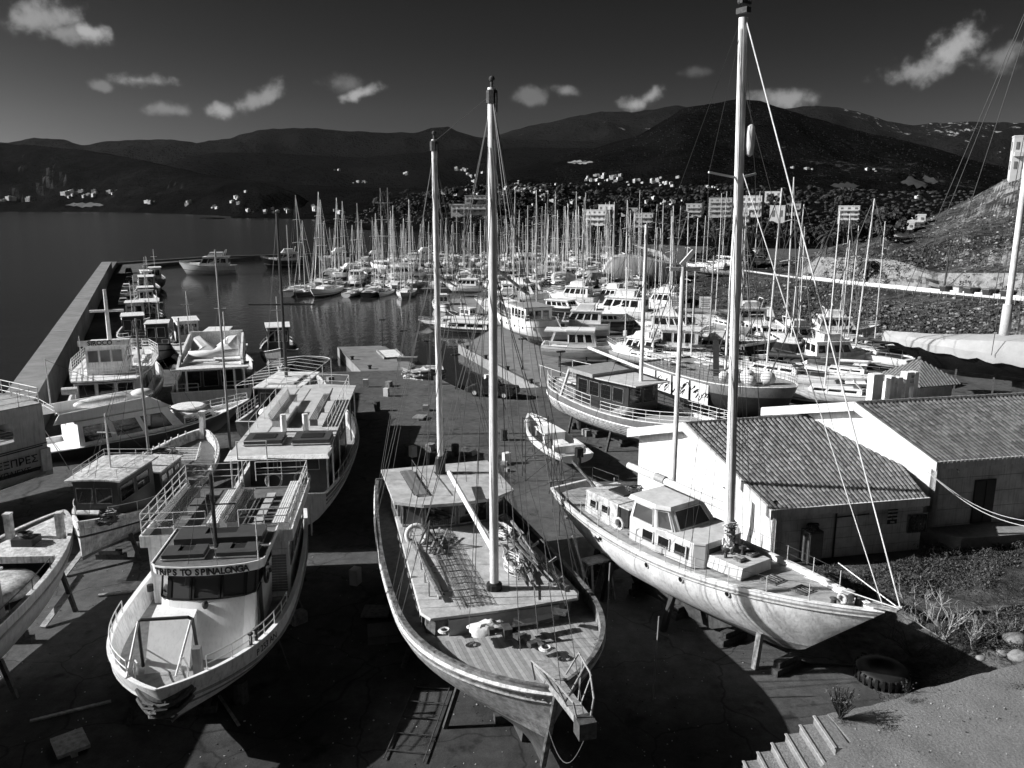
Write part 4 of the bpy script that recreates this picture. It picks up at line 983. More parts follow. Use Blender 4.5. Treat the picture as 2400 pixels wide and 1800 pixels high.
# doghouse
dh = [(6.3, -1.5), (8.0, -1.55), (8.9, -1.25), (8.9, 1.25), (8.0, 1.55), (6.3, 1.5)]
mb = MB().prism(ring(dh, 3.25), ring([(x, y) for x, y in dh], 4.3)).build('doghouse', CT, C_)
d0 = ring(dh, 4.3); d1 = ring([(6.4, -1.3), (7.7, -1.3), (8.25, -1.0), (8.25, 1.0), (7.7, 1.3), (6.4, 1.3)], 5.15)
dg = MB().prism(d0, d1).build('doghouse_upper', CT, C_)
for i in (0, 1, 2, 3, 4):
    n_ = 1; window(dg, (d0[i], d0[i + 1], d1[i + 1], d1[i]), .1, .9, .1, .9, GLASSL, CT, .07, d=.03)
MB().prism(ring([(6.1, -1.45), (7.8, -1.45), (8.4, -1.1), (8.4, 1.1), (7.8, 1.45), (6.1, 1.45)], 5.15), ring([(6.1, -1.3), (7.7, -1.3), (8.3, -1.0), (8.3, 1.0), (7.7, 1.3), (6.1, 1.3)], 5.3)).build('doghouse_roof', CT, C_)
# coachroof with three big side windows and rounded front pair
cr = [(8.6, -1.6), (10.1, -1.5), (10.45, -1.15), (10.45, 1.15), (10.1, 1.5), (8.6, 1.6)]
cc = cab(C_, cr, 3.3, 4.3, CT, CT, .95, 'coachroof', .04)
for sd in (1, -1):
    q = [(6.4, -1.6, 3.45), (10.1, -1.58, 3.5), (10.1, -1.53, 4.22), (6.4, -1.56, 4.2)] if sd < 0 else [(10.1, 1.58, 3.5), (6.4, 1.6, 3.45), (6.4, 1.56, 4.2), (10.1, 1.53, 4.22)]
    for u in ((.22, .48, .74) if sd < 0 else (.04, .3, .56)): window(cc, q, u, u + .18, .2, .88, GLASS, CT, .05)
q = [(10.48, -1.1, 3.5), (10.48, 1.1, 3.5), (10.43, 1.05, 4.25), (10.43, -1.05, 4.25)]
window(cc, q, .06, .44, .2, .85, GLASSL, CT, .06); window(cc, q, .56, .94, .2, .85, GLASSL, CT, .06)
ft = [(10.5, -1.05), (12.2, -.95), (12.2, .95), (10.5, 1.05)]
cab(C_, ft, 3.4, 3.85, CT, CT, .9, 'fore_trunk', .03, .04)
def hatch(parent, x, y, z, sx=.75, sy=.75, name='deck_hatch'):
    f = MB().box((x, y, z + .06), (sx, sy, .12)).build(name, WOOD, parent); MB().box((x, y, z + .13), (sx * .8, sy * .8, .02)).build('hatch_pane', GLASSL, f)
    bm_ = MB()
    for k in (-.2, 0, .2): bm_.box((x, y + k * sy, z + .15), (sx * .8, .025, .02))
    bm_.build('hatch_bars', WOODL, f)
hatch(C_, 13.0, .1, 3.38); hatch(C_, 14.4, .05, 3.52, .7, .7); hatch(C_, 11.6, -.3, 3.88, .4, .4); hatch(C_, 11.5, .5, 3.88, .5, .45)
for (x, y) in ((11.1, -.6), (11.3, .2)): MB().lathe((x, y, 3.88), [(.07, 0), (.07, .25), (.16, .3), (.16, .4), (.02, .45)], 8).build('cowl_vent', RUST, C_)
for i, t in enumerate((.9, .93)): MB().lathe((t * L, -.35 + .7 * i, h.sheer(t) - .2), [(.12, 0), (.1, .3), (.16, .34), (.02, .4)], 8).build('capstan', RUST, C_)
MB().box((16.2, .1, 4.1), (.3, .45, .4)).torus((16.2, -.22, 4.1), .16, .05, 'Y').build('windlass', WOLD, C_)
MB().tube([(L - .3, .0, 4.25), (L + .6, 0, 4.6)], .05).prism([(L - .6, -.22, 4.2), (L + .5, -.18, 4.42), (L + .5, .18, 4.42), (L - .6, .22, 4.2)], [(L - .6, -.22, 4.26), (L + .5, -.18, 4.48), (L + .5, .18, 4.48), (L - .6, .22, 4.26)]).build('bow_platform', WOODL, C_)
rig(C_, (L + .5, 0, 4.5), [(L - 2.6, -1.05, 4.75), (L - 2.6, 1.05, 4.75)], RAILW, .025, 'pulpit_rail')
for sd in (1, -1):
    P = []
    for i in range(10):
        t = .1 + .085 * i; p = h.pt(t, h.sheer(t), sd, .08); P.append(p); MB().tube([p, p + Vector((0, 0, .72))], .02, 5).build('stanchion', STEEL, C_)
    MB().tube([p + Vector((0, 0, .7)) for p in P], .008, 4).tube([p + Vector((0, 0, .38)) for p in P], .008, 4).build('lifeline', WIRE, C_)
MC = MB().tube([(10.75, 0, 3.85), (10.85, 0, 24.9)], .2, 12, r2=.17).build('mast', MASTW, C_, 60)
MB().box((10.85, .0, 25.15), (.5, .25, .2)).ball((10.7, 0, 25.5), .12).box((11.15, -.25, 25.35), (.12, .5, .1)).box((11.3, -.4, 25.45), (.3, .12, .1)).build('masthead', RUST, C_)
MB().tube([(10.8, 0, 19.1), (10.5, 1.35, 19.3)], .045).tube([(10.8, 0, 19.1), (10.5, -1.35, 19.3)], .045).build('spreader', ALU, C_)
MB().tube([(10.6, 0, 5.75), (4.4, .1, 5.95)], .19, 10, r2=.16).build('boom', MASTW, C_, 60)
MB().tube([(6.9, .05, 5.9), (6.3, .06, 5.92)], .2, 10).build('boom_band', GREYP, C_)
for sd in (1, -1):
    for x, z in ((10.1, 19.3), (10.7, 24.8), (11.4, 19), (10.4, 13)):
        p = h.pt(x / L, h.sheer(x / L), sd); q_ = (10.5, 1.33 * sd, 19.3)
        pts = [(10.85, 0, z), q_, p] if z == 24.8 else [(10.8, 0, z), p]
        MB().tube(pts, .013, 4, cap=False).build('shroud', WIRE, C_)
MB().tube([(10.95, 0, 24.9), (L + .5, 0, 4.6)], .028, 6).build('furled_forestay', MASTW, C_)
MB().tube([(10.9, 0, 19.5), (L - .1, 0, 4.35)], .02, 6).build('inner_forestay', MASTW, C_)
MB().tube([(10.9, 0, 22.5), (L - .3, .1, 4.4)], .012, 4).build('halyard', WIRE, C_)
MB().tube([(10.75, 0, 24.9), (.25, 0, 4.0)], .013, 4).build('backstay', WIRE, C_)
for k in range(5): MB().tube([(10.9 - .05 * k, -.19 + .1 * k, 24.5), (10.85 + .1 * k, -.24 + .12 * k, 4.2)], .013, 4, cap=False).build('halyard', WIRE, C_)
mb = MB(); messy(mb, (10.8, 0, 4.8), .3, 9, .022, sc=(.7, .8, 1.6), seed=11); mb.build('coiled_halyards', ROPE, C_)
mb = MB(); messy(mb, (10.8, -.1, 4.6), .4, 8, .035, sc=(.7, .9, 1.6), seed=12); mb.build('coiled_rope', WIREL, C_)
fd = tag(MB().lathe((0, 0, 0), [(.04, -.6), (.14, -.52), (.17, -.2), (.17, .25), (.14, .5), (.04, .58)], 12).build('fender', CANV, None, 60), 'long white fender hung high on the tall mast above the crosstrees', 'fender'); fd.location = world_of(C_, (11.1, .25, 20.5))
for o in [q for q in bpy.data.objects if q.parent == C_ and q.name.split('.')[0] in ('mast', 'masthead', 'spreader', 'shroud', 'furled_forestay', 'inner_forestay', 'halyard', 'backstay')]:
    for v in o.data.vertices: v.co.x -= max(0, v.co.z - 4.6) * .046          # the mast rakes aft
fd.location -= Matrix.Rotation(rz, 3, 'Z') @ Vector((.72, 0, 0))
mb = MB(); messy(mb, (4.2, .7, 4.55), .55, 12, .022, sc=(1, .9, .35), seed=14); mb.build('rope_coil', ROPE, C_)
for x in (5.6, 7.0): lifebuoy(C_, (x, -1.5, 3.75), .26, 'Y', WOLD, 'ring_fender')
rails_path(C_, RUST, [(.6, -1.1, 3.75), (.25, 0, 3.8), (.6, 1.1, 3.75), (2.2, 1.5, 3.6)], .9, 2, .02, name='pushpit')
MB().beam((2.4, .4, 3.6), (1.0, -.6, 5.4), .16, .1).build('deck_spar', WOODL, C_)
for i, (x, zz, sd) in enumerate(((13.9, 1.5, -1), (5.4, 1.9, -1), (4.3, 2.1, -1), (9, 1.5, -1), (12, 1.6, 1), (6, 1.8, 1))):
    p = h.pt(x / L, zz, sd); a = world_of(C_, p); b = world_of(C_, p + Vector((0, (.2 if i == 0 else .5) * sd, 0)))
    prop(a.x, a.y, zz, b.x, b.y, ['pale wooden prop standing under the bow of the white classic yacht', 'dark post under the stern of the white classic yacht', 'second dark post under the stern of the white classic yacht, nearer its end', 'dark prop amidships under the white classic yacht', 'prop on the building side under the bow of the white classic yacht', 'prop on the building side under the stern of the white classic yacht'][i], WOODL if i == 0 else DARKP, .22)
# ================================================================ D: tiled yard buildings
WALLL = mat('limewashed_wall', .8, .8, .3, 1.5, bump=.2, streak=.2, dark=.3)
WALLS = mat('painted_block_wall', .72, .85, .35, 1.2, bump=.2, streak=.3, dark=.25)
TILE = [mat('roof_tile_%s' % n, g, .8, .7, 5, bump=.3, dark=g * .4) for n, g in (('a', .15), ('b', .2), ('c', .11))]
V3 = Vector
def P4(q, u, v): return (q[0] + (q[1] - q[0]) * u) * (1 - v) + (q[3] + (q[2] - q[3]) * u) * v
def tiled_roof(parent, q, single=280, seed=1, pitch=.27, course=.40, skip=None):
    """q: eave-left, eave-right, ridge-right, ridge-left; barrel tiles laid one by one near the eave, the rest joined"""
    rnd = random.Random(seed); n = (q[1] - q[0]).cross(q[3] - q[0]).normalized()
    MB().prism([p - n * .16 for p in q], [p - n * .01 for p in q]).build('roof_slab', mat('roof_underlay', .06, .9, .3, 2), parent)
    W_ = ((q[1] - q[0]).length + (q[2] - q[3]).length) / 2; H_ = ((q[3] - q[0]).length + (q[2] - q[1]).length) / 2
    nc = int(W_ / pitch); nr = int(H_ / course)
    tm = MB(); pr = [(-.105, 0), (-.075, .062), (0, .088), (.075, .062), (.105, 0)]
    vs = [(x, -.03, z) for x, z in pr] + [(x * .86, course + .05, z * .9 - .012) for x, z in pr]
    tm.add(vs, [(i, i + 1, i + 6, i + 5) for i in range(4)] + [(4, 3, 2, 1, 0)])
    meshes = [tm.mesh('roof_tile', m) for m in TILE]
    big = [MB(), MB(), MB()]; cnt = 0
    for r in range(nr):
        for c in range(nc):
            if skip and skip(r / nr, c / nc, rnd): continue
            u = (c + .5) / nc; p = P4(q, u, r / nr); p2 = P4(q, u, (r + 1) / nr)
            y = (p2 - p).normalized(); x = y.cross(n).normalized(); z = x.cross(y)
            M = Matrix((x, y, z)).transposed().to_4x4(); M = Matrix.Translation(p + n * (.012 + rnd.uniform(-.006, .01))) @ M @ Matrix.Rotation(rnd.uniform(-.035, .035), 4, 'Z')
            k = rnd.choice((0, 0, 1, 1, 2))
            if cnt < single:
                o = bpy.data.objects.new('roof_tile', meshes[k]); COL.objects.link(o); o.parent = parent; o.matrix_local = M; cnt += 1
            else: big[k].add([M @ V3(v) for v in vs], [(i, i + 1, i + 6, i + 5) for i in range(4)] + [(4, 3, 2, 1, 0)])
    for k in range(3):
        if k == 0: allb = MB()
        o_ = len(allb.v); allb.v += big[k].v; allb.f += [tuple(i + o_ for i in f) for f in big[k].f]; allb.m += [k] * len(big[k].f)
    o = allb.build('roof_tiles', TILE, parent); 
    if o: o['kind'] = 'stuff'
def gabled(name, label, eL, eR, rR, rL, bL, base=-.1, single=285, seed=1, fasc=.42, skip=None):
    T = thing(name, label, 'building'); dz = V3((0, 0, 1))
    u = (eR - eL).normalized(); g = (rL - eL); g.z = 0; gl = g.length; g.normalize(); gb = bL - rL; gb.z = 0
    tiled_roof(T, [eL, eR, rR, rL], single, seed, skip=skip)
    # back slope
    bR = rR + (bL - rL); MB().prism([p - dz * .16 for p in (rL, rR, bR, bL)], [p - dz * .01 for p in (rL, rR, bR, bL)]).build('back_slope', TILE[0], T)
    ins = .45
    a = eL + g * .3 + u * ins; r_ = rL + u * ins; b = bL - gb.normalized() * .3 + u * ins
    # gable wall with depth
    def fl(p, z): return V3((p.x, p.y, z))
    w = u * .25
    bot = [fl(a, base), fl(b, base), fl(b, b.z - .18), fl(r_, r_.z - .18), fl(a, a.z - .1)]
    MB().prism(bot, [p + w for p in bot]).build('gable_wall', WALLL, T)
    e2 = eR + g * .3; n_b = 5; hh = (eL.z - .1 - base) / n_b
    for i in range(n_b):
        z0 = base + i * hh; z1 = z0 + hh - .025
        MB().prism([fl(a, z0), fl(e2, z0), fl(e2, z0) + g * .2, fl(a, z0) + g * .2], [fl(a, z1), fl(e2, z1), fl(e2, z1) + g * .2, fl(a, z1) + g * .2]).build('wall_course', WALLS, T)
    MB().prism([fl(a, base) + g * .03, fl(e2, base) + g * .03, fl(e2, base) + g * .3, fl(a, base) + g * .3], [fl(a, eL.z - .12) + g * .03, fl(e2, eL.z - .12) + g * .03, fl(e2, eL.z - .12) + g * .3, fl(a, eL.z - .12) + g * .3]).build('long_wall', MIDP, T)
    # verge fascias and eave board
    def board(p, q, h, th, m, nm): 
        d = (q - p); s_ = V3((d.y, -d.x, 0)).normalized() * th
        MB().prism([p - dz * h, q - dz * h, q - dz * h + s_, p - dz * h + s_], [p + dz * .1, q + dz * .1, q + dz * .1 + s_, p + dz * .1 + s_]).build(nm, m, T)
    board(eL - g * .05 - u * .02, rL - u * .02, fasc, -.16, WALLL, 'verge_board'); board(rL - u * .02, bL - u * .02, fasc, -.16, WALLL, 'verge_board')
    board(eL - g * .06, eR - g * .06, .34, -.12, WALLS, 'eave_board')
    rc = MB(); nn = int((rR - rL).length / .42)
    for i in range(nn): p, q_ = rL.lerp(rR, i / nn), rL.lerp(rR, (i + 1.08) / nn); rc.tube([p + dz * .0, q_ + dz * .02], .13, 6)
    rc.build('ridge_tiles', TILE[1], T)['kind'] = 'stuff'
    return T, a, e2, u, g
eL, eR, rL, rR, bL = at(1812, 1199, 2.95), at(2178, 1170, 2.95), at(1606, 993, 5.6), at(2012, 966, 5.6), at(1474, 1008, 4.35)
def hole(r, c, rnd): return .02 < r < .07 and .02 < c < .14 and rnd.random() < .3
D1, a1, e1, u1, g1 = gabled('tiled_building', 'low white yard building with barrel tile roof and blank sunlit gable behind the classic yacht', eL, eR, rR, rL, bL, single=290, seed=2, skip=hole)
f2L, f2R = at(2196, 1086, 4.5), None
d2 = (eR - eL).normalized(); f2L = f2L; f2R = f2L + d2 * 15; f2R.z = 4.5
r2L = at(2006, 945, 7.1); r2R = r2L + d2 * 16; b2L = at(1788, 958, 5.5)
D2, a2, e2, u2, g2 = gabled('tiled_building', 'taller right-hand yard building with long tile roof, dark door and raised step', f2L, f2R, r2R, r2L, b2L, single=290, seed=5)
def wquad(a, u, s0, s1, z0, z1, off):
    n = V3((u.y, -u.x, 0)).normalized() * off
    f = lambda s_, z: V3((a.x + u.x * s_, a.y + u.y * s_, z)) + n
    return (f(s0, z0), f(s1, z0), f(s1, z1), f(s0, z1))
def along(a, u, px):  # distance along the wall whose image column is px
    d = ray(px, 1300); k = d.x / d.y; return (k * a.y - a.x) / (u.x - k * u.y)
def panel(parent, q, th, m, name):
    n = (q[1] - q[0]).cross(q[3] - q[0]).normalized() * th
    return MB().prism(list(q), [p + n for p in q]).build(name, m, parent)
s0 = along(a1, u1, 2118)
q = wquad(a1, u1, s0, s0 + 1.15, 1.05, 2.05, .02)
w = window(D1, q, 0, 1, 0, 1, GLASS, GREYP, .06, 'barred_window', .03)
mb = MB()
for i in range(9):
    p, r_ = q[0].lerp(q[1], i / 8), q[3].lerp(q[2], i / 8); n = V3((u1.y, -u1.x, 0)) * .1; mb.tube([p + n, r_ + n], .012, 5)
mb.tube([q[3] + n, q[2] + n], .012); mb.tube([q[0] + n, q[1] + n], .012); mb.build('window_bars', RUST, w)
s1 = along(a2, u2, 2262); q = wquad(a2, u2, s1, s1 + 1.35, .75, 3.3, .03); panel(D2, q, .05, mat('grey_steel_door', .05, .6, .4, 2), 'door')
panel(D2, wquad(a2, u2, s1 + .04, s1 + .63, .8, 3.24, .09), .03, mat('grey_steel_door', .05), 'door_leaf'); panel(D2, wquad(a2, u2, s1 + .72, s1 + 1.3, .8, 3.24, .09), .03, mat('grey_steel_door', .05), 'door_leaf')
for D_, a_, u_, px, z in ((D1, a1, u1, 2143, 2.55), (D2, a2, u2, 2216, 3.95), (D1, a1, u1, 1840, 2.5)):
    s_ = along(a_, u_, px); q = wquad(a_, u_, s_, s_ + .1, z, z, .22)
    MB().tube([q[0], q[0] + V3((0, .22, .05))], .02).ball(q[0], .07, 1).build('wall_lamp', [DARKP, CANV], D_, True)
s_ = along(a1, u1, 1950); q = wquad(a1, u1, s_, s_ + .05, 0, 2.6, .08)
MB().tube([q[0], q[3]], .05).tube([q[3] - V3((0, 0, .35)), wquad(a1, u1, s_ + 1.9, s_ + 2, 0, 2.3, .08)[3]], .03).build('drain_pipe', DARKP, D1)
# signs
SIGNB = mat('black_signboard', .01, .5, .1, 3); LETW = mat('white_lettering', .75, .6, 0)
def sign(label, q, lines, size, wall_dir):
    T = thing('notice_sign', label, 'sign'); panel(T, q, .04, SIGNB, 'board'); k = len(lines)
    for i, ln in enumerate(lines):
        wall_text(ln, size, LETW, T, q[0], q[1], q[3] - q[0], .5, 1 - (i + .5) / k, .055, name='lettering', bold=.003)
s_ = along(a1, u1, 2062); q = wquad(a1, u1, s_, s_ + .55, 1.75, 2.55, .3)
sign('small black notice board with white lettering beside the barred window', q, ['ΠΡΟΣΟΧΗ', 'ΚΙΝΔΥΝΟΣ', 'BOAT YARD', 'ΤΗΛ'], .12, u1)
gu = (bL - rL); gu.z = 0; gu.normalize(); gd = (rL - eL); gd.z = 0; gd.normalize()
p0 = a1 + gd * 3.3 - u1 * .03; q = [V3((p0.x, p0.y, 1.85)) + gd * 1.1, V3((p0.x, p0.y, 1.85)) + gd * .45, V3((p0.x, p0.y, 2.75)) + gd * .45, V3((p0.x, p0.y, 2.75)) + gd * 1.1]
sign('black notice board with white lettering on the sunlit gable', q, ['ΠΡΟΣΟΧΗ', 'ΓΕΡΑΝΟΣ', 'DANGER', 'TRAVELIFT'], .13, gd)
# step slab before the door, tank cabinet, barrels, window board
q = wquad(a2, u2, -.6, 12, 0, .7, .0); n = V3((u2.y, -u2.x, 0)).normalized() * 2.2
T = tag(MB().prism([q[0], q[1], q[1] + n, q[0] + n * .75 + u2 * 1.2, q[0] + n * .2], [p + V3((0, 0, .7)) for p in (q[0], q[1], q[1] + n, q[0] + n * .75 + u2 * 1.2, q[0] + n * .2)]).build('door_step', CONC), 'raised concrete step with rounded corner along the wall of the taller tiled building', 'step')
c = at(1898, 1318, 0); T = thing('tank_cabinet', 'tall dark metal cabinet with junk heaped on top against the yard building wall', 'cabinet', c, .3)
MB().box((0, 0, .95), (.85, .7, 1.7)).build('body', mat('cabinet_steel', .1, .6, .5, 2, streak=.4), T); MB().box((0, -.36, .95), (.75, .03, 1.5)).build('door', MIDP, T)
messy(MB(), (0, 0, 1.95), .35, 12, .035, sc=(1, .8, .5), seed=5).build('junk', RUST, T)
for i, px in enumerate((1975, 2020, 2060, 2095)):
    c = at(px, 1290 - i * 6, 0); T = thing('oil_barrel', ['dark oil drum nearest the cabinet by the yard building', 'second dark oil drum from the cabinet by the yard building', 'third dark oil drum from the cabinet by the yard building', 'dark oil drum standing under the barred window'][i], 'barrel', c, 0, 'oil drums along the shaded wall')
    MB().lathe((0, 0, 0), [(.29, 0), (.3, .02), (.29, .3), (.305, .31), (.29, .33), (.29, .58), (.305, .6), (.29, .62), (.29, .88), (.3, .9)], 16).build('drum', RUST, T, 40); MB().lathe((0, 0, .86), [(.27, 0), (.27, .02)], 16).build('lid', MIDP, T)
# hut, chimney stacks beyond the roof
c = V3((29.4, 57.5, 0)); T = thing('pump_hut', 'small hut with pyramid tile roof just beyond the taller tiled building', 'hut', c, .3)
MB().box((0, 0, 2.9), (3.2, 3.2, 5.8)).build('wall', WALLL, T)
mb = MB(); R_ = [V3(p) for p in ((-2.1, -2.1, 5.75), (2.1, -2.1, 5.75), (2.1, 2.1, 5.75), (-2.1, 2.1, 5.75))]; ap = V3((0, 0, 7.3))
for i in range(4):
    a_, b_ = R_[i], R_[(i + 1) % 4]; mb.add([a_, b_, ap], [(0, 1, 2)])
    for k in range(17):
        p = a_.lerp(b_, (k + .5) / 17); f = 1 - abs((k + .5) / 17 * 2 - 1); t_ = p.lerp(p + (ap - (a_ + b_) / 2), f); 
        if f > .08: mb.tube([p, t_], .085, 5)
mb.add(R_, [(3, 2, 1, 0)]); mb.build('tiled_roof', TILE[1], T); MB().ball((0, 0, 7.35), .16).build('roof_knob', TILE[0], T)
mb = MB()
c = V3((24.2, 52.8, 0)); T = thing('chimney_stack', 'white openwork chimney blocks rising behind the ridge of the taller tiled building', 'chimney', c, .25)
for i, (x, h_, w_) in enumerate(((0, 7.2, .75), (1.15, 7.0, .35), (1.75, 6.9, .35), (2.35, 7.2, .3), (3.0, 7.2, .3))): MB().box((x, 0, h_ / 2), (w_, .6, h_)).build('stack', WALLL, T)
MB().box((2.05, 0, 6.35), (1.7, .5, .25)).box((2.68, 0, 7.1), (.9, .5, .18)).box((2.68, 0, 6.75), (.6, .5, .12)).build('lintel', WALLL, T)
# slack ropes from the verge to the right
for k in range(2):
    a_, b_ = at(2168, 1100, 4.6), at(2460, 1232 + 14 * k, 2.6); b_ = at(2460, 1228 + 16 * k, 3.2)
    pts = [a_.lerp(b_, t / 14) - V3((0, 0, .7 * sin(pi * t / 14))) for t in range(15)]
    tag(MB().tube(pts, .02, 5).build('slack_cable', WIREL), ['upper of two slack pale cables sagging from the roof verge', 'lower of two slack pale cables sagging from the roof verge'][k], 'cable', 'slack cables across the shaded wall')

# ================================================================ terrace with stairs, bottom right
TERM = shader('terrace_screed', lambda nt, b: (grey(nt, mth(nt, 'MULTIPLY', rng(nt, nz(nt, nt.nodes.new('ShaderNodeTexCoord').outputs['Object'], 1.1, 6), .35, .65, .15, .22), rng(nt, nz(nt, nt.nodes.new('ShaderNodeTexCoord').outputs['Object'], 22, 8, .8), .38, .62, 1.2, .6)), b), b.inputs['Roughness'].__setattr__('default_value', .92), bumpn(nt, nz(nt, nt.nodes.new('ShaderNodeTexCoord').outputs['Object'], 12, 7, .7), b, .8, .04)))
Z8 = 8.0
edge = [at(u, v, Z8) for u, v in ((1941, 1673), (1990, 1662), (2055, 1650), (2100, 1637), (2160, 1615), (2220, 1601), (2275, 1585), (2329, 1572), (2420, 1545), (2600, 1500))]
mb = MB(); rnd = random.Random(3)
E_ = []
for a_, b_ in zip(edge, edge[1:]):
    for k in range(4): E_.append(a_.lerp(b_, k / 4) + V3((rnd.uniform(-.02, .02), rnd.uniform(-.02, .02), 0)))
E_.append(edge[-1]); c0 = at(1994, 1737, Z8)
top = [c0] + E_ + [V3((25, 14, Z8)), V3((25, 1.5, Z8)), V3((5.2, 1.5, Z8)), V3((5.2, 12.6, Z8))]
mb.add([V3((p.x, p.y, Z8)) for p in top] + [V3((p.x, p.y, 0)) for p in top], [tuple(range(len(top)))[::-1]] + [(i, (i + 1) % len(top), (i + 1) % len(top) + len(top), i + len(top)) for i in range(len(top))])
o = mb.build('terrace', TERM); struct(o)
bm = bmesh.new(); bm.from_mesh(o.data); bmesh.ops.recalc_face_normals(bm, faces=bm.faces); bm.to_mesh(o.data); bm.free()
St = thing('stone_steps', 'worn pale stone steps descending along the edge of the rough terrace', 'steps')
sx = (at(1917, 1690, Z8 - .17) - at(1941, 1673, Z8)); dirs = V3((-.29, -.055, 0)); acr = (c0 - edge[0]); acr.z = 0; acr = V3((.05, -1, 0)).normalized()
p = edge[0].copy()
for i in range(13):
    z = Z8 - .02 - .165 * i; w_ = 1.0 + i * .25; a_ = p + dirs * i; b_ = a_ + dirs * 1.06
    mb = MB().prism([V3((q.x, q.y, z - 1.2)) for q in (b_, a_, a_ + acr * w_, b_ + acr * w_)][::-1], [V3((q.x, q.y, z)) for q in (b_, a_, a_ + acr * w_, b_ + acr * w_)][::-1])
    o = mb.build('step', TERM, St); MB().beam(V3((b_.x, b_.y, z + .012)), V3((b_.x, b_.y, z + .012)) + acr * w_, .05, .03).build('nosing', mat('pale_nosing', .3, .8, .5, 6), o)
MB().beam(at(1890, 1770, 7.1), at(1935, 1795, 7.0), .08).build('rail_stub', RUST, St)

# ================================================================ garden slope between terrace and buildings
gp = [at(1985, 1345, 0), at(2040, 1330, .0), at(2130, 1290, .1), at(2420, 1228, .3), at(2700, 1215, .3), V3((33, 22, 2.2)), V3((20, 18, 4.5)), at(2330, 1560, 3.5), at(2240, 1530, 1.5), at(2120, 1450, .15), at(2010, 1400, .05)]
mb = MB(); cen = at(2280, 1400, .45)
N_ = 26; vs = []; 
def gz(x, y): # height of the garden bank: rises toward the terrace at lower right
    d = (x - 15.5) * .45 + (33 - y) * .5; s_ = min(1, max(0, (x - 15.2 - .25 * max(0, 33 - y)) / 2.2)); return max(-.03, s_ * (.25 + max(0, d - 1) * .33 + .18 * fbm(x, y, .5) + .1 * fbm(x, y, 2)))
nx, ny = 60, 60; X0, X1, Y0, Y1 = 13.8, 34, 17.0, 40.2
for j in range(ny + 1):
    for i in range(nx + 1):
        x = X0 + (X1 - X0) * i / nx; y = Y0 + (Y1 - Y0) * j / ny; z = gz(x, y); w_ = min(1, max(0, (a1.y + (x - a1.x) * u1.y / u1.x - y - .8) / 2)); vs.append((x, y, z * w_ - .02 + .03 * w_))
fs = [(j * (nx + 1) + i, j * (nx + 1) + i + 1, (j + 1) * (nx + 1) + i + 1, (j + 1) * (nx + 1) + i) for j in range(ny) for i in range(nx)]
mb.add(vs, fs); o = mb.build('garden_bank', SOIL, None, True); struct(o); GARD = o
GB = BVHTree.FromPolygons(vs, fs)
def gdrop(x, y):
    r = GB.ray_cast(V3((x, y, 50)), V3((0, 0, -1))); return r[0].z if r[0] is not None else 0
def ghit(u, v):
    r = GB.ray_cast(V3((0, 0, CAM_H)), ray(u, v).normalized()); return r[0] if r[0] is not None else at(u, v, 0)
LEAF = [mat('leaf_dark', .03, .7, .3, 6), mat('leaf_mid', .06, .7, .3, 6), mat('leaf_pale', .12, .7, .3, 6)]
def leafpatch(n, fn, size=.09, seed=0, mats=None, zsc=1):
    rnd = random.Random(seed); mb = MB()
    for i in range(n):
        c = fn(rnd)
        if c is None: continue
        s_ = size * rnd.uniform(.5, 1.4); a = V3((rnd.uniform(-1, 1), rnd.uniform(-1, 1), rnd.uniform(-.6, 1))).normalized() * s_; b = V3((rnd.uniform(-1, 1), rnd.uniform(-1, 1), rnd.uniform(-.3, .6))).normalized() * s_ * .5
        mb.add([c - a * .2, c + b * .5 + a * .4, c + a, c - b * .5 + a * .4], [(0, 1, 2, 3)], rnd.choice((0, 0, 1, 1, 2)))
    return mb
def scrubpatch(poly, n, h_, seed, name, label_kind, size=.1, clumps=18):
    """poly: image polygon on the garden; leaves bunch into low clumps"""
    rnd = random.Random(seed); xs = [p[0] for p in poly]; ys = [p[1] for p in poly]
    def inside(x, y):
        c = False
        for (x1, y1), (x2, y2) in zip(poly, poly[1:] + poly[:1]):
            if (y1 > y) != (y2 > y) and x < (x2 - x1) * (y - y1) / (y2 - y1) + x1: c = not c
        return c
    cl = []
    while len(cl) < clumps:
        x, y = rnd.uniform(min(xs), max(xs)), rnd.uniform(min(ys), max(ys))
        if inside(x, y): cl.append((ghit(x, y), rnd.uniform(.35, .9), rnd.uniform(.5, 1)))
    def fn(r):
        c, R_, k = cl[r.randrange(len(cl))]; a = r.uniform(0, 6.28); q = R_ * sqrt(r.random()); x, y = c.x + q * cos(a), c.y + q * sin(a)
        return V3((x, y, gdrop(x, y) + h_ * k * (1 - (q / R_) ** 2) * r.random() ** .6))
    mb = leafpatch(n, fn, size, seed); o = mb.build(name, LEAF); o['kind'] = 'stuff'; return o
scrubpatch([(2060, 1330), (2150, 1290), (2400, 1240), (2400, 1300), (2330, 1340), (2200, 1370), (2080, 1370)], 15000, .5, 21, 'ground_cover', '', .11, 60)
scrubpatch([(2070, 1390), (2200, 1355), (2330, 1340), (2290, 1375), (2200, 1400), (2120, 1400)], 6000, .4, 22, 'ground_cover', '', .1, 24)
scrubpatch([(2230, 1470), (2300, 1455), (2400, 1430), (2400, 1530), (2330, 1530), (2240, 1500)], 9000, .5, 23, 'ground_cover', '', .1, 30)
scrubpatch([(1920, 1330), (2020, 1340), (2060, 1400), (2000, 1400), (1900, 1370)], 6000, .35, 24, 'ground_cover', '', .1, 22)
scrubpatch([(2050, 1420), (2400, 1330), (2400, 1420), (2200, 1450), (2100, 1450)], 1500, .06, 25, 'short_weeds', '', .06, 40)
BARK = mat('bleached_branches', .42, .8, .4, 8); BARKD = mat('dark_twigs', .04, .8, .4, 8)
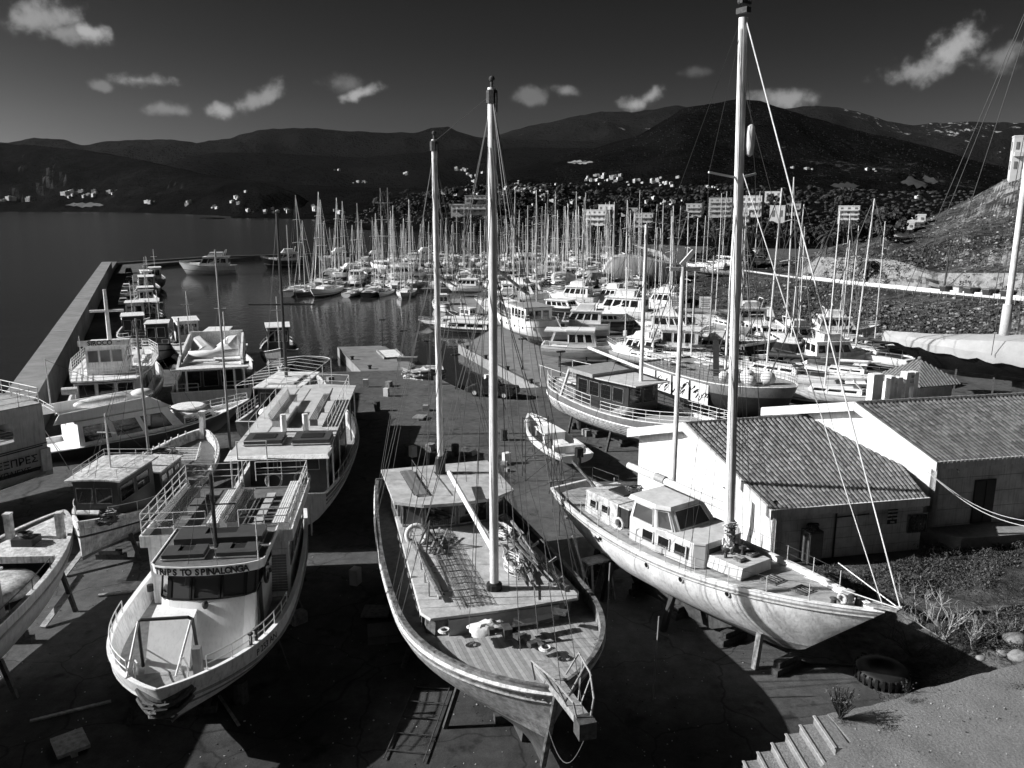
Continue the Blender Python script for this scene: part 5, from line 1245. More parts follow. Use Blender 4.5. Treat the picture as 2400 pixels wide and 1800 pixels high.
def branchy(c, h_, seed, m, label, n0=6, r=.028, spread=1.0, name='dead_bush', lean=(0, 0)):
    rnd = random.Random(seed); mb = MB()
    def grow(p, d, l, r, k):
        pts = [p]; q = p.copy(); dd = d.copy()
        for i in range(4):
            dd = (dd + V3((rnd.uniform(-.35, .35), rnd.uniform(-.35, .35), rnd.uniform(-.2, .3)))).normalized(); q = q + dd * l / 4; pts.append(q.copy())
        mb.tube(pts, r, 4, r2=r * .55, cap=False)
        if k > 0:
            for _ in range(rnd.choice((2, 3))):
                j = rnd.randint(1, 4); grow(pts[j], (dd + V3((rnd.uniform(-1, 1), rnd.uniform(-1, 1), rnd.uniform(-.2, .7)))).normalized(), l * .65, r * .6, k - 1)
    for i in range(n0):
        a = rnd.uniform(0, 6.28); grow(V3((0, 0, 0)), V3((cos(a) * spread + lean[0], sin(a) * spread + lean[1], rnd.uniform(.5, 1.1))).normalized(), h_, r, 3)
    o = tag(mb.build(name, m), label, 'bush'); o.location = c; return o
branchy(ghit(2215, 1500), 1.15, 31, BARK, 'bleached leafless bush on the bank edge above the dark tyre', 8, lean=(-.5, .2))
branchy(ghit(2280, 1525), .95, 32, BARK, 'smaller bleached leafless bush beside the terrace corner', 6, lean=(-.2, .2))
branchy(ghit(2170, 1460), 1.1, 33, BARK, 'sparse bleached branches reaching toward the yacht bow', 4, lean=(-.6, .6))
branchy(ghit(2360, 1500), .8, 34, BARK, 'low pale dead twigs at the right edge of the bank', 5, .02)
branchy(ghit(2140, 1540), 1.2, 35, BARKD, 'dark tangled twigs in the shade below the bank edge', 9, .018)
branchy(ghit(2230, 1560), 1.1, 36, BARKD, 'dark twigs in the shade against the terrace foot', 8, .018)
# rocks by the terrace corner
for i, (u, v, r_) in enumerate(((2325, 1500, .3), (2380, 1505, .42), (2390, 1545, .35), (2350, 1535, .2), (2300, 1545, .18))):
    c = ghit(u, v); mb = MB().ball((0, 0, 0), r_, 0, (1.2, 1, .6), 12); mb.v = [tuple(V3(p) * (1 + .25 * noise.noise(V3(p) * 4 + V3((i, 0, 0))))) for p in mb.v]
    o = tag(mb.build('boulder', mat('lichen_rock', .22, .9, .6, 4, bump=.5), None, True), ['round boulder left of the bank rocks', 'largest lichened boulder at the right frame edge', 'boulder nearest the terrace corner', 'small stone between the boulders', 'small stone left of the terrace corner'][i], 'rock', 'boulders beside the terrace'); o.location = c + V3((0, 0, r_ * .3))
# shrubs growing at the terrace edge
def shrub(c, h_, n, seed, label, size=.07):
    rnd = random.Random(seed)
    T = thing('shrub', label, 'shrub', c); mb = MB()
    for i in range(int(n / 14)):
        a = rnd.uniform(0, 6.28); e = rnd.uniform(.2, .8); mb.tube([(0, 0, 0), (cos(a) * e * h_ * .6, sin(a) * e * h_ * .6, h_ * rnd.uniform(.6, 1.1))], .006, 3, cap=False)
    mb.build('stems', BARKD, T)
    def fn(r):
        a = r.uniform(0, 6.28); z = r.random(); q = h_ * .55 * z * sqrt(r.random()); return V3((q * cos(a), q * sin(a), h_ * z))
    leafpatch(n, fn, size, seed).build('leaves', LEAF, T)
shrub(at(1975, 1685, Z8) + V3((-.05, .0, 0)), .62, 900, 41, 'wiry dark shrub growing at the top of the stone steps', .045)
shrub(at(2130, 1628, Z8) + V3((0, .1, -.1)), .35, 120, 42, 'thin weed stalks on the terrace rim', .03)
for i, (u, v) in enumerate(((2140, 1643), (2075, 1707), (1980, 1693), (2390, 1610))):
    c = at(u, v, Z8 + .005); r0 = random.Random(i)
    mb = leafpatch(160, lambda r: V3((r.gauss(0, .12), r.gauss(0, .06), abs(r.gauss(0, .02)))), .03, 50 + i)
    o = tag(mb.build('moss_tuft', LEAF), ['dark moss patch near the terrace rim', 'thin dark weed streak in the middle of the terrace', 'dry weed tuft beside the shrub on the steps', 'dark weed tuft at the right edge of the terrace'][i], 'weed'); o.location = c; o['kind'] = 'stuff'
# big tractor tyre lying in the shade
c = at(2065, 1590, 0); T = thing('tractor_tyre', 'large worn tractor tyre lying flat in the dark corner under the bank', 'tyre', c)
MB().lathe((0, 0, 0), [(.45, .1), (.5, .02), (.85, .0), (1.0, .15), (1.02, .35), (.9, .5), (.5, .48), (.45, .4)], 26).build('tread', BLACK, T, True)
mb = MB()
for i in range(26):
    a = 2 * pi * i / 26; mb.box((1.0 * cos(a), 1.0 * sin(a), .25), (.08, .1, .4), rz=a)
mb.build('lugs', BLACK, T)['kind'] = 'stuff'; MB().lathe((0, 0, .05), [(.44, 0), (.44, .3), (.3, .32), (.05, .3)], 20).build('rim', RUST, T)
# trestle and cradle pieces under the bow of the gulet, ladder lying on the ground
def ladder(label, a_, b_, w_, n, m, r=.02):
    T = thing('ladder', label, 'ladder'); a_, b_ = V3(a_), V3(b_); d = (b_ - a_).normalized(); s_ = d.cross(V3((0, 0, 1)))
    if s_.length < .1: s_ = V3((1, 0, 0))
    s_ = s_.normalized() * w_ / 2
    MB().tube([a_ + s_, b_ + s_], r).build('stile', m, T); MB().tube([a_ - s_, b_ - s_], r).build('stile', m, T)
    for i in range(n):
        p = a_.lerp(b_, (i + .5) / n); MB().tube([p - s_, p + s_], r * .8).build('rung', m, T)
ladder('long steel frame lying flat on the dark ground left of the gulet bow', (-3.6, 23.6, .08), (-3.0, 28.2, .1), 1.35, 5, RUST, .025)
ladder('short metal ladder leaning against the far side of the classic yacht', (3.6, 35.6, 0), (4.9, 37.2, 3.6), .5, 9, GREYP)
T = thing('work_trestle', 'rough timber trestle with a board standing between gulet and classic yacht', 'trestle', at(1400, 1400, 0), .5)
for x in (-.6, .6):
    for y in (-.4, .4): MB().beam((x, y * 1.4, 0), (x * .8, y * .4, 1.9), .1, .08).build('leg', WOODL, T)
MB().box((0, 0, 1.95), (1.6, .7, .08)).build('platform_board', WOODL, T); MB().beam((-.9, -.2, 1.3), (-1.2, .4, 3.2), .14, .1).build('upright_board', WOODL, T); MB().beam((.8, .2, 2.0), (-.2, .1, 3.1), .12, .08).build('brace', WOODL, T)
def crate(label, c, d, rz_, m): 
    T = thing('wooden_crate', label, 'crate', c, rz_)
    for k in range(4): MB().box((0, -d[1] / 2, d[2] * (k + .5) / 4), (d[0], .03, d[2] / 4 * .8)).build('board', m, T)
    MB().box((0, .05, d[2] / 2), (d[0] * .97, d[1] * .9, d[2])).build('body', m, T)
crate('flat wooden pallet box left of the gulet bow', at(905, 1490, 0), (1.6, 1.3, .3), .2, MIDP)
for i, (u, v, x, y, l, w_) in enumerate(((70, 1690, .9, .45, 2.6, .14), (100, 1470, .25, 1, 2.4, .3), (150, 1350, .3, 1, 2.2, .3), (230, 1395, .9, .2, 1.6, .2), (880, 1235, .1, .9, 1.5, .12), (560, 1700, -.6, .8, 2.2, .1))):
    a_ = at(u, v, .06); o = tag(MB().beam((0, 0, 0), (x * l, y * l, .02 + (1.3 if i in (1, 2) else 0)), w_, .06).build('loose_plank', WOODL), ['long pale plank on the ground at the bottom left corner', 'pale plank propped against the left boat, lower of the pair', 'pale plank propped against the left boat, upper of the pair', 'short board in the shade behind the TRIPS TO SPINALONGA boat', 'thin stick on the ground behind the tourist boats', 'stick on the ground near the lit patch'][i], 'plank'); o.location = a_
# ================================================================ the other large boats
def shores(T, h, spots, label, lean=.4, m=None):
    for (t, z, sd) in spots:
        p = h.pt(t, z, sd); a = world_of(T, p); b = world_of(T, p + V3((0, lean * sd, 0))); prop(a.x, a.y, z, b.x, b.y, label, m)
def cabin_box(parent, x0, x1, w0, w1, z0, z1, m, topm=None, over=.12, th=.08, win=None, gm=None, fm=None, rake=0, name='cabin', front=None, back=None, v0=.35, v1=.85, tumble=.97, camber=0):
    """deckhouse: w0/w1 half widths aft/forward; win windows per side, front windows on the forward face"""
    b = [(x0, -w0), (x1, -w1), (x1, w1), (x0, w0)]
    t = [(x0, -w0 * tumble), (x1 - rake, -w1 * tumble), (x1 - rake, w1 * tumble), (x0, w0 * tumble)]
    B0, B1 = ring(b, z0), ring(t, z1); c = MB().prism(B0, B1).build(name, m, parent)
    r_ = [(x0 - over, -(w0 * tumble + over)), (x1 - rake + over, -(w1 * tumble + over)), (x1 - rake + over, w1 * tumble + over), (x0 - over, w0 * tumble + over)]
    rm = MB(); n = 6
    for i in range(n):
        f0, f1 = i / n, (i + 1) / n; P = lambda a, b_, f, z: V3((a[0] + (b_[0] - a[0]) * f, a[1] + (b_[1] - a[1]) * f, z + camber * sin(pi * f)))
        q0 = [P(r_[0], r_[3], f0, z1), P(r_[1], r_[2], f0, z1), P(r_[1], r_[2], f1, z1), P(r_[0], r_[3], f1, z1)]
        rm.prism(q0, [p + V3((0, 0, th)) for p in q0])
    rm.build(name + '_roof', topm or m, parent)
    gm = gm or GLASS
    if win:
        for i in range(win):
            a_ = .05 + .9 * i / win; e = a_ + .9 / win * .82
            window(c, (B0[0], B0[1], B1[1], B1[0]), a_, e, v0, v1, gm, fm, .05); window(c, (B0[2], B0[3], B1[3], B1[2]), a_, e, v0, v1, gm, fm, .05)
    if front:
        for i in range(front):
            a_ = .04 + .92 * i / front; window(c, (B0[1], B0[2], B1[2], B1[1]), a_, a_ + .92 / front * .88, v0, v1 + .04, gm, fm, .05)
    if back:
        for i in range(back):
            a_ = .06 + .88 * i / back; window(c, (B0[3], B0[0], B1[0], B1[3]), a_, a_ + .88 / back * .82, v0, v1, gm, fm, .05)
    return c
def tmast(parent, x, y, z0, z1, r=.05, bar=None, m=None, stays=()):
    MB().tube([(x, y, z0), (x, y, z1)], r, 7, r2=r * .7).build('mast', m or DARKP, parent)
    if bar: MB().tube([(x, y - bar[1], bar[0]), (x, y + bar[1], bar[0])], r * .6, 5).build('crosstree', m or DARKP, parent)
    for e in stays: MB().tube([(x, y, z1 - .1), e], .012, 4, cap=False).build('stay', WIRE, parent)

# --- F: ferry-like boat at the left edge
loc, rz, L = place((-42.0, 31.8), (-30.9, 49.3))
F_ = thing('passenger_ship', 'grey-white passenger boat cut by the left frame edge with black Greek name on its side', 'boat', loc, rz)
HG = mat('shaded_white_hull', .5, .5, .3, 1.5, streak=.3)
h = Hull(L, 6.0, (3.9, 3.8, 4.6), .9, 1.6, tm=.5, sr=.93, q=2.3, rake=2.0, am=5, ab=1.4, bm_=.6, bb=1.0)
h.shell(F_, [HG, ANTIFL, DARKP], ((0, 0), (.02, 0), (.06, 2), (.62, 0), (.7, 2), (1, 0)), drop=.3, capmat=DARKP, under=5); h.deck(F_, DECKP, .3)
h.strake(F_, DARKP, .62, .07)
zt = 6.35
for sd in (1, -1):
    mb = MB(); y = 2.75 * sd
    for (x0_, x1_, z0_, z1_) in ((0, 1.8, 3.3, zt), (1.8, 9.0, 3.3, 4.35), (1.8, 9.0, 5.6, zt), (9.0, 12, 3.3, zt)): mb.box(((x0_ + x1_) / 2, y, (z0_ + z1_) / 2), (x1_ - x0_ - .004, .1, z1_ - z0_))
    mb.build('side_screen', HG, F_)
    rails_path(F_, RAILW, [(1.8, y, 4.4), (9, y, 4.4)], .7, 4, .02)
MB().box((6, 0, zt + .03), (12, 5.5, .06)).build('upper_deck', DECKP, F_); MB().box((.03, 0, 4.8), (.08, 5.4, 3.0)).build('stern_screen', HG, F_)
rails_path(F_, RAILW, [(12, -2.7, zt), (.1, -2.7, zt), (.1, 2.7, zt), (12, 2.7, zt)], 1.0, 3, .025)
for i in range(4): slatted_bench(F_, 2 + i * .01, 8.5, -1.8 + i * 1.2, 3.1, 1, BEN)
p, q = h.pt(.3, 3.15, 1), h.pt(.05, 3.15, 1)
wall_text('ΦΙΝΙ ΕΞΠΡΕΣ', .62, LET, F_, p, q, V3((0, .0, .1)), .68, 0, .22, name='lettering', bold=.008); wall_text('ΝΑΥΠΛΙΕΥΣ', .45, LET, F_, p - V3((0, 0, .62)), q - V3((0, 0, .62)), V3((0, .0, .1)), .72, 0, .2, name='lettering', bold=.006)
MB().prism([(-.1, 2.3, 2.2), (.5, 2.3, 2.2), (.5, 2.95, 2.2), (-.1, 2.95, 2.2)], [(-.1, 2.3, 3.6), (.5, 2.3, 3.6), (.5, 2.95, 3.6), (-.1, 2.95, 3.6)]).build('stern_quarter_post', WPAINT, F_)
MB().prism([(-.9, -1.1, 1.4), (.1, -1.1, 1.4), (.1, 1.4, 1.4), (-.9, 1.4, 1.4)], [(-.9, -1.0, 3.0), (.1, -1.1, 3.1), (.1, 1.4, 3.1), (-.9, 1.2, 3.0)]).build('stern_platform', HG, F_)
mb = MB()
for y in (-.9, .9): mb.tube([(-.2, y, 3.2), (-.8, y * .5, 5.0)], .05)
mb.tube([(-.8, -.45, 5.0), (-.8, .45, 5.0)], .06).tube([(-.8, 0, 5.0), (-2.6, .2, 1.5)], .02).tube([(-.8, .4, 5.0), (-2.2, .9, 1.2)], .02); mb.build('stern_gantry', RAILW, F_)

# --- G: caique in the lower left corner, lengthened off-frame to shade the ground
loc, rz, L = place((-21.3, 36.4), (-20.1, 13.2))
G_ = thing('wooden_caique', 'grey caique cut by the lower left corner with two white bitts on its broad deck', 'boat', loc, rz)
h = Hull(L, 5.0, (3.6, 3.35, 3.9), .8, 1.6, tm=.5, sr=.8, q=3.0, rake=.6, am=3.0, ab=1.6, bm_=.7, bb=.8, qe=.8)
h.shell(G_, [GREYP, ANTIF, DARKP], ((0, 0), (.25, 0), (.3, 2), (1, 0)), drop=.12, capmat=WOLD); h.strake(G_, MIDP, .25, .05)
h.deck(G_, WOLD, .1, t0=.8); h.deck(G_, DARKP, 1.0, t1=.82, name='well_deck')
MB().box((18.5, 0, 3.55), (.12, 3.6, .3)).build('coaming', WOLD, G_)
for y in (-1.0, 1.0): MB().box((20.6, y * 1.1, 4.1), (.28, .28, 1.3)).box((20.6, y * 1.1, 4.78), (.32, .32, .08)).build('bitt', WOLD, G_)
c = tag(MB().box((0, 0, .16), (.9, .75, .32)).build('plastic_crate', DARKP), 'dark crate of nets on the foredeck between the two white bitts', 'crate'); c.location = world_of(G_, (20.0, .1, 3.62)); 
mb = messy(MB(), (0, 0, .35), .36, 14, .02, sc=(1, .9, .35), seed=2); c = tag(mb.build('fishing_net', ROPE), 'heap of net in the dark crate between the white bitts', 'net'); c.location = world_of(G_, (20.0, .1, 3.65))
MB().lathe((17.4, .0, 2.95), [(1.45, -.3), (1.5, -.1), (1.35, .1), (.7, .22), (.05, .25)], 20).build('round_hatch', WOLD, G_, True)
cabin_box(G_, 3.0, 15.2, 1.6, 1.5, 2.5, 4.6, MIDP, WOLD, win=4, front=2, fm=WOODL)  # off-frame cabin, added to cast shade on the lower left ground
h.rail(G_, WIRE, .3, .75, .5, 6, 1, -1); shores(G_, h, ((.9, 1.9, -1), (.6, 1.6, -1)), 'dark prop under the grey caique in the lower left corner')

# --- E: double-ended caique with dark cabin
loc, rz, L = place((-21.0, 53.2), (-21.0, 36.9))
E_ = thing('wooden_caique', 'double-ended wooden caique with dark cabin and tall white stem head', 'boat', loc, rz)
h = Hull(L, 5.6, (3.1, 2.35, 3.3), .7, 1.3, tm=.5, sr=.2, q=2.6, rake=.6, am=2.8, ab=1.6, bm_=.8, bb=.9, round_stern=.22, qe=.8, ts=.42)
h.shell(E_, [WOLD, ANTIFL, DARKP], ((0, 0), (.4, 0), (.46, 2), (1, 0)), drop=.55, capmat=WPAINT, inner=0); h.deck(E_, MIDP, .6); h.strake(E_, DARKP, .42, .05); h.strake(E_, WOLD, .2, .06)
MB().prism([(L - .5, -.14, 2.4), (L + .05, -.14, 2.4), (L + .05, .14, 2.4), (L - .5, .14, 2.4)], [(L - .1, -.14, 4.3), (L + .25, -.14, 4.3), (L + .25, .14, 4.3), (L - .1, .14, 4.3)]).box((L + .08, 0, 4.4), (.5, .4, .22)).build('stem_head', WPAINT, E_)
fr_ = MB()
for i in range(9):
    t = .72 + .028 * i; p = h.pt(t, h.sheer(t), 1, .1); fr_.tube([p - V3((0, 0, .5)), p + V3((0, -.05, .25))], .05, 4); fr_.tube([V3((p.x, -p.y, p.z - .5)), V3((p.x, -p.y + .05, p.z + .25))], .05, 4)
fr_.build('bulwark_stanchions', WPAINT, E_)['kind'] = 'stuff'
DV = mat('dark_varnished_cabin', .03, .35, .4, 3, dark=.012)
c_ = cabin_box(E_, 1.9, 5.6, 1.15, 1.3, 1.9, 4.55, DV, WOLD, .28, .08, win=2, gm=GLASS, fm=WOOD, v0=.55, v1=.85, camber=.08, back=2)
MB().box((1.55, 0, 3.0), (.5, 2.0, .06)).build('stern_shelf', WOLD, E_)
cabin_box(E_, 6.6, 9.6, 1.2, 1.2, 1.9, 3.4, DV, WOLD, .1, .08, win=3, fm=WOOD, name='fore_cabin', camber=.05)
rails_path(E_, RAILW, [(2.0, -1.1, 4.65), (5.6, -1.3, 4.65), (5.6, 1.3, 4.65), (2.0, 1.1, 4.65)], .45, 2, .015, post=.9)
tmast(E_, 3.6, 0, 4.6, 7.6, .06, (6.6, .5), RAILW, [(1, 0, 3), (9, 0, 3.4)]); tmast(E_, 7.6, -.2, 3.4, 12.0, .085, None, GREYP, [(L, 0, 4), (1.2, .8, 3), (6, -2.6, 2.6), (6, 2.6, 2.6), (9, 2.5, 2.6)])
for sd in (1, -1): h.rail(E_, RAILW, .08, .42, .55, 4, 1, sd, .1)
mb = messy(MB(), (.9, -1.0, 3.0), .5, 14, .04, sc=(1, 1, .6), seed=7); messy(mb, (11, .6, 2.9), .9, 12, .04, sc=(1.4, 1, .5), seed=17); mb.build('mooring_ropes', ROPE, E_)['kind'] = 'stuff'
mb = MB()
for i in range(8): mb.tube([(10.2 + .35 * i, -1.9 + .1 * i, 3.0), (10.3 + .35 * i, 1.9 - .1 * i, 3.0)], .04, 5)
mb.tube([(10, -1.9, 3.05), (13.2, -1.0, 3.25)], .04).tube([(10, 1.9, 3.05), (13.2, 1.0, 3.25)], .04); mb.build('awning_frame', WPAINT, E_)
shores(E_, h, ((.15, 1.5, -1), (.4, 1.2, -1), (.4, 1.2, 1)), 'dark prop under the caique with the dark cabin')

# --- K: motor yacht with long dark side windows
loc, rz, L = place((-20.6, 61.8), (-31.4, 51.2))
K_ = thing('motor_yacht', 'white flybridge motor yacht with slanting dark side windows pointing right behind the caiques', 'yacht', loc, rz)
h = Hull(L, 4.4, (2.5, 2.5, 3.3), .8, 1.4, tm=.42, sr=.88, q=2.0, rake=2.6, am=3, ab=1.5, bm_=.7, bb=1.1)
h.shell(K_, [WHITE, ANTIF, DARKP], ((0, 0), (.04, 2), (.55, 2), (1, 2)), drop=.3); h.deck(K_, WHITE, .3)
cabin_box(K_, 2.2, 9.6, 1.9, 1.6, 2.2, 4.15, WHITE, WHITE, .2, .12, win=3, gm=GLASS, rake=1.4, front=3, v0=.3)
cabin_box(K_, 9.4, 12.4, 1.3, .6, 2.3, 3.15, WHITE, WHITE, .0, .08, win=2, gm=GLASS, rake=.5, name='fore_cabin', v0=.4, camber=.1)
mb = MB()
for sd in (1, -1): mb.prism([(.8, 1.85 * sd, 4.25), (8.3, 1.6 * sd, 4.25), (8.3, 1.5 * sd, 4.25), (.8, 1.75 * sd, 4.25)][::sd], [(1.2, 1.85 * sd, 4.9), (6.9, 1.55 * sd, 5.1), (6.9, 1.45 * sd, 5.1), (1.2, 1.75 * sd, 4.9)][::sd])
mb.prism([(8.3, -1.6, 4.25), (8.4, -1.6, 4.25), (8.4, 1.6, 4.25), (8.3, 1.6, 4.25)], [(6.9, -1.5, 5.1), (7.0, -1.5, 5.1), (7.0, 1.5, 5.1), (6.9, 1.5, 5.1)]); mb.build('flybridge', WHITE, K_)
MB().lathe((7.2, .2, 4.9), [(.05, 0), (.7, .05), (.75, .25), (.5, .4), (.05, .45)], 14).build('liferaft_pod', CANV, K_, True)
o = MB().ball((4.3, -.2, 5.0), .5, 0, (3.6, 1.3, .7), 14).build('covered_tender', WPAINT, K_, True)
MB().lathe((10.5, .4, 3.35), [(.1, .0), (1.2, .02), (1.25, .15), (1.1, .22), (.1, .24)], 16).build('sun_pad', WPAINT, K_)
rails_path(K_, RAILW, [(1, -1.8, 4.9), (1, 1.8, 4.9)], .5, 2); h.rail(K_, RAILW, .55, .99, .6, 8, 2, 1); h.rail(K_, RAILW, .55, .99, .6, 8, 2, -1)
tmast(K_, 1.5, 1.0, 4.9, 8.2, .05, None, RAILW, [(6.5, .5, 5)])

# --- H: tourist boat with canopy roof behind the TRIPS boat
loc, rz, L = place((-14.3, 60.6), (-12.3, 40.4))
H_ = thing('tourist_boat', 'long tourist boat with flat pale roof and open saloon behind the TRIPS TO SPINALONGA boat', 'boat', loc, rz)
h = Hull(L, 6.2, (3.2, 2.7, 3.6), .7, 1.5, tm=.5, sr=.8, q=2.8, rake=1.2, am=3.2, ab=1.6, bm_=.7, bb=.9, qe=.85)
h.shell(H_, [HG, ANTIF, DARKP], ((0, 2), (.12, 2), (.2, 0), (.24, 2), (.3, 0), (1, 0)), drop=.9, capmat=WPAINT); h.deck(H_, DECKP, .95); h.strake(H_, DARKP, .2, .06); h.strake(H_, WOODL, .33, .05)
RF = mat('cream_boat_roof', .5, .6, .3, 2, streak=.1)
mb = MB().prism(ring([(.6, -2.6), (17.4, -2.6), (18.2, 0), (17.4, 2.6), (.6, 2.6)], 5.15), ring([(.6, -2.6), (17.4, -2.6), (18.2, 0), (17.4, 2.6), (.6, 2.6)], 5.25)); mb.build('canopy_roof', RF, H_)
MB().prism(ring([(.2, -2.7), (1.7, -2.7), (1.7, 2.7), (.2, 2.7)], 5.08), ring([(.45, -2.6), (1.7, -2.7), (1.7, 2.7), (.45, 2.6)], 5.24)).build('awning_lip', WPAINT, H_)
cabin_box(H_, 3.6, 13.5, 2.2, 2.2, 2.0, 5.13, DARKP, DARKP, 0, .01, win=6, fm=GREYP, front=3, back=3, name='saloon', v0=.45)
for x in (.9, 3.3, 6.5, 10, 13.5, 16.8):
    for sd in (1, -1): MB().tube([(x, 2.5 * sd, 2.2), (x, 2.5 * sd, 5.15)], .045).build('roof_post', RAILW, H_)
for sd in (1, -1): slatted_bench(H_, 6.0, 13.0, 1.1 * sd, 5.25, -sd, BEN if sd > 0 else mat('brown_bench', .12, .6, .4, 4)); 
rails_path(H_, RAILW, [(4.2, -2.2, 5.25), (16.6, -2.2, 5.25), (17.2, 0, 5.25), (16.6, 2.2, 5.25), (4.2, 2.2, 5.25)], .95, 2, .022, post=2)
h.rail(H_, RAILW, .1, .8, .5, 10, 1, -1); h.rail(H_, RAILW, .1, .8, .5, 10, 1, 1)
for (x, y) in ((3.0, -1.5), (3.1, 1.1)):
    MB().box((x, y, 5.42), (1.7, 2.0, .3)).box((x, y, 5.34), (1.8, 2.1, .05), 1).box((x, y, 5.58), (.9, 1.2, .03), 2).build('float_pad', [PAD, RAILW, BLACK], H_)
for x, y in ((5.1, .45), (5.1, -.8)): MB().tube([(x, y, 5.3), (x, y, 6.3)], .17, 10).build('rolled_fender', WHITE, H_)
MB().box((7.8, .4, 5.45), (3.8, .1, .45)).build('roof_locker', MIDP, H_)
tmast(H_, 4.0, -1.9, 2.8, 5.1, .03, None, RAILW); MB().tube([(.3, 2.0, 3.2), (.3, 2.0, 6.1), (.3, .5, 6.1), (.3, .5, 3.2)], .04).build('stern_arch', RAILW, H_)
lifebuoy(H_, (.6, -1.2, 3.9), .4, 'X', GREYP); lifebuoy(H_, (.6, .3, 3.8), .4, 'X', GREYP)

# --- H2: next boat with open awning frame and tall dark mast
loc, rz, L = place((-17.6, 71.0), (-17.8, 56.0))
X_ = thing('tourist_boat', 'tourist boat with bare awning frame and tall dark mast behind the flat-roofed one', 'boat', loc, rz)
h = Hull(L, 4.9, (3.0, 2.6, 3.5), .7, 1.4, tm=.5, sr=.8, q=2.4, rake=1.0, am=3, ab=1.6)
h.shell(X_, [GREYP, ANTIF, WPAINT], ((0, 2), (.25, 2), (.3, 0), (1, 0)), drop=.6, capmat=WPAINT); h.deck(X_, DECKP, .6)
cabin_box(X_, 4.0, 9.5, 1.6, 1.5, 2.0, 4.6, DARKP, WPAINT, .3, .1, win=4, fm=GREYP, back=2, front=3)
mb = MB(); P = []
for i in range(13):
    a = pi * i / 12; P.append(V3((11.5 + 1.6 * sin(a), -2.2 * cos(a), 5.4)))
P = [V3((1.2, -2.2, 5.4))] + P + [V3((1.2, 2.2, 5.4))]; mb.tube(P, .03, 5)
for k in range(9): mb.tube([(1.2 + 1.3 * k, -2.2, 5.4), (1.2 + 1.3 * k, 0, 5.7), (1.2 + 1.3 * k, 2.2, 5.4)], .02, 4)
mb.build('awning_frame', RAILW, X_)
for x in (1.3, 5, 9, 12):
    for sd in (1, -1): MB().tube([(x, 2.2 * sd, 2.6), (x, 2.2 * sd, 5.4)], .035).build('frame_post', RAILW, X_)
tmast(X_, 7.0, .2, 4.5, 17.6, .14, (10.6, 2.6), mat('dark_mast_varnish', .045, .5, .4, 3), [(L, 0, 3.5), (.3, 0, 3.2), (7.6, -2.3, 3), (7.6, 2.3, 3)])
MB().ball((2.2, .2, 3.2), .6, 0, (1.6, 1.3, .6), 12).build('covered_dinghy', CANV, X_, True); h.rail(X_, RAILW, .02, .6, .9, 8, 3, 1); h.rail(X_, RAILW, .02, .6, .9, 8, 3, -1)
MB().box((6.5, 0, 4.78), (3.6, 2.0, .12)).build('roof_mattress', CANV, X_)
mb = messy(MB(), (11.5, 1.9, 3.9), .7, 16, .05, sc=(.6, .5, 1.2), seed=9); mb.build('hung_ropes', WIREL, X_)

# --- I: boat with name board SIROCO
loc, rz, L = place((-38.9, 82.5), (-32.2, 62.2))
I_ = thing('excursion_boat', 'tall excursion boat with SIROCO name board and white stub mast by the breakwater', 'boat', loc, rz)
h = Hull(L, 7.0, (2.6, 2.6, 3.9), .6, 1.4, tm=.45, sr=.75, q=2.2, rake=1.6, am=3, ab=1.5, round_stern=.1)
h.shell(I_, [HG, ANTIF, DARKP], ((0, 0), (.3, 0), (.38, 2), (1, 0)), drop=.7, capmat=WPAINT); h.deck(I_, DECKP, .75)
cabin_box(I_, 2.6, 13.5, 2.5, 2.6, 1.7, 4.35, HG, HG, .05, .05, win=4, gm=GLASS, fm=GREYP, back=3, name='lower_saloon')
P = [(1.2, -2.4), (.9, 0), (1.2, 2.4), (6, 3.1), (12, 3.1), (15.5, 2.0), (16.2, 0), (15.5, -2.0), (12, -3.1), (6, -3.1)]
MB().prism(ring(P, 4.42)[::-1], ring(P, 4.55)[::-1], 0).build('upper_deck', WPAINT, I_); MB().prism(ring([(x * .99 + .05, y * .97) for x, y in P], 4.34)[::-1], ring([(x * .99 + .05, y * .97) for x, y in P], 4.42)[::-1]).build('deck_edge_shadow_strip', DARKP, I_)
rails_path(I_, RAILW, [(x, y, 4.55) for x, y in P], 1.0, 4, .024, True, post=.9)
wc = cabin_box(I_, 3.4, 6.8, 1.55, 1.5, 4.56, 6.9, WPAINT, WPAINT, .1, .08, win=2, front=3, back=3, gm=GLASSL, fm=GREYP, name='wheelhouse', v0=.45)
nb_ = [V3((3.1, 1.95, 7.0)), V3((3.1, -1.95, 7.0)), V3((3.1, -1.95, 7.45)), V3((3.1, 1.95, 7.45))]
o = panel(I_, nb_, .06, WPAINT, 'name_board'); wall_text('SIROCO', .5, LET, o, nb_[0], nb_[1], nb_[3] - nb_[0], .42, .5, .08, bold=.012); wall_text('star', .16, LET, o, nb_[0], nb_[1], nb_[3] - nb_[0], .78, .7, .08)
tmast(I_, 6.0, 0, 7.0, 11.3, .18, (9.5, 1.3), WPAINT); tmast(I_, 2.0, 1.6, 4.6, 8.0, .04, None, RAILW)
for i in range(3): slatted_bench(I_, 8, 13, -1.6 + 1.6 * i, 4.55, 1, BEN, False)
MB().box((9.5, 1.9, 5.2), (1.6, 1.6, .06)).build('roof_hatch', WPAINT, I_); MB().tube([(.2, 1.8, 4.0), (.2, 2.9, 4.0)], .3, 10).build('liferaft_canister', WPAINT, I_)
for k in (-1, 1): MB().tube([(.4, 2 * k, 2.7), (1.3, 2.2 * k, 4.4)], .03).build('stern_post', RAILW, I_)
rails_path(I_, RAILW, [(.3, -2.0, 2.6), (.15, 0, 2.6)], .9, 2); cabin_box(I_, .3, 1.6, .9, .9, 1.9, 2.8, WPAINT, WPAINT, .05, .05, name='stern_locker')
CVR0 = mat('folded_canvas', .5, .8, .3, 1.5, bump=.5)
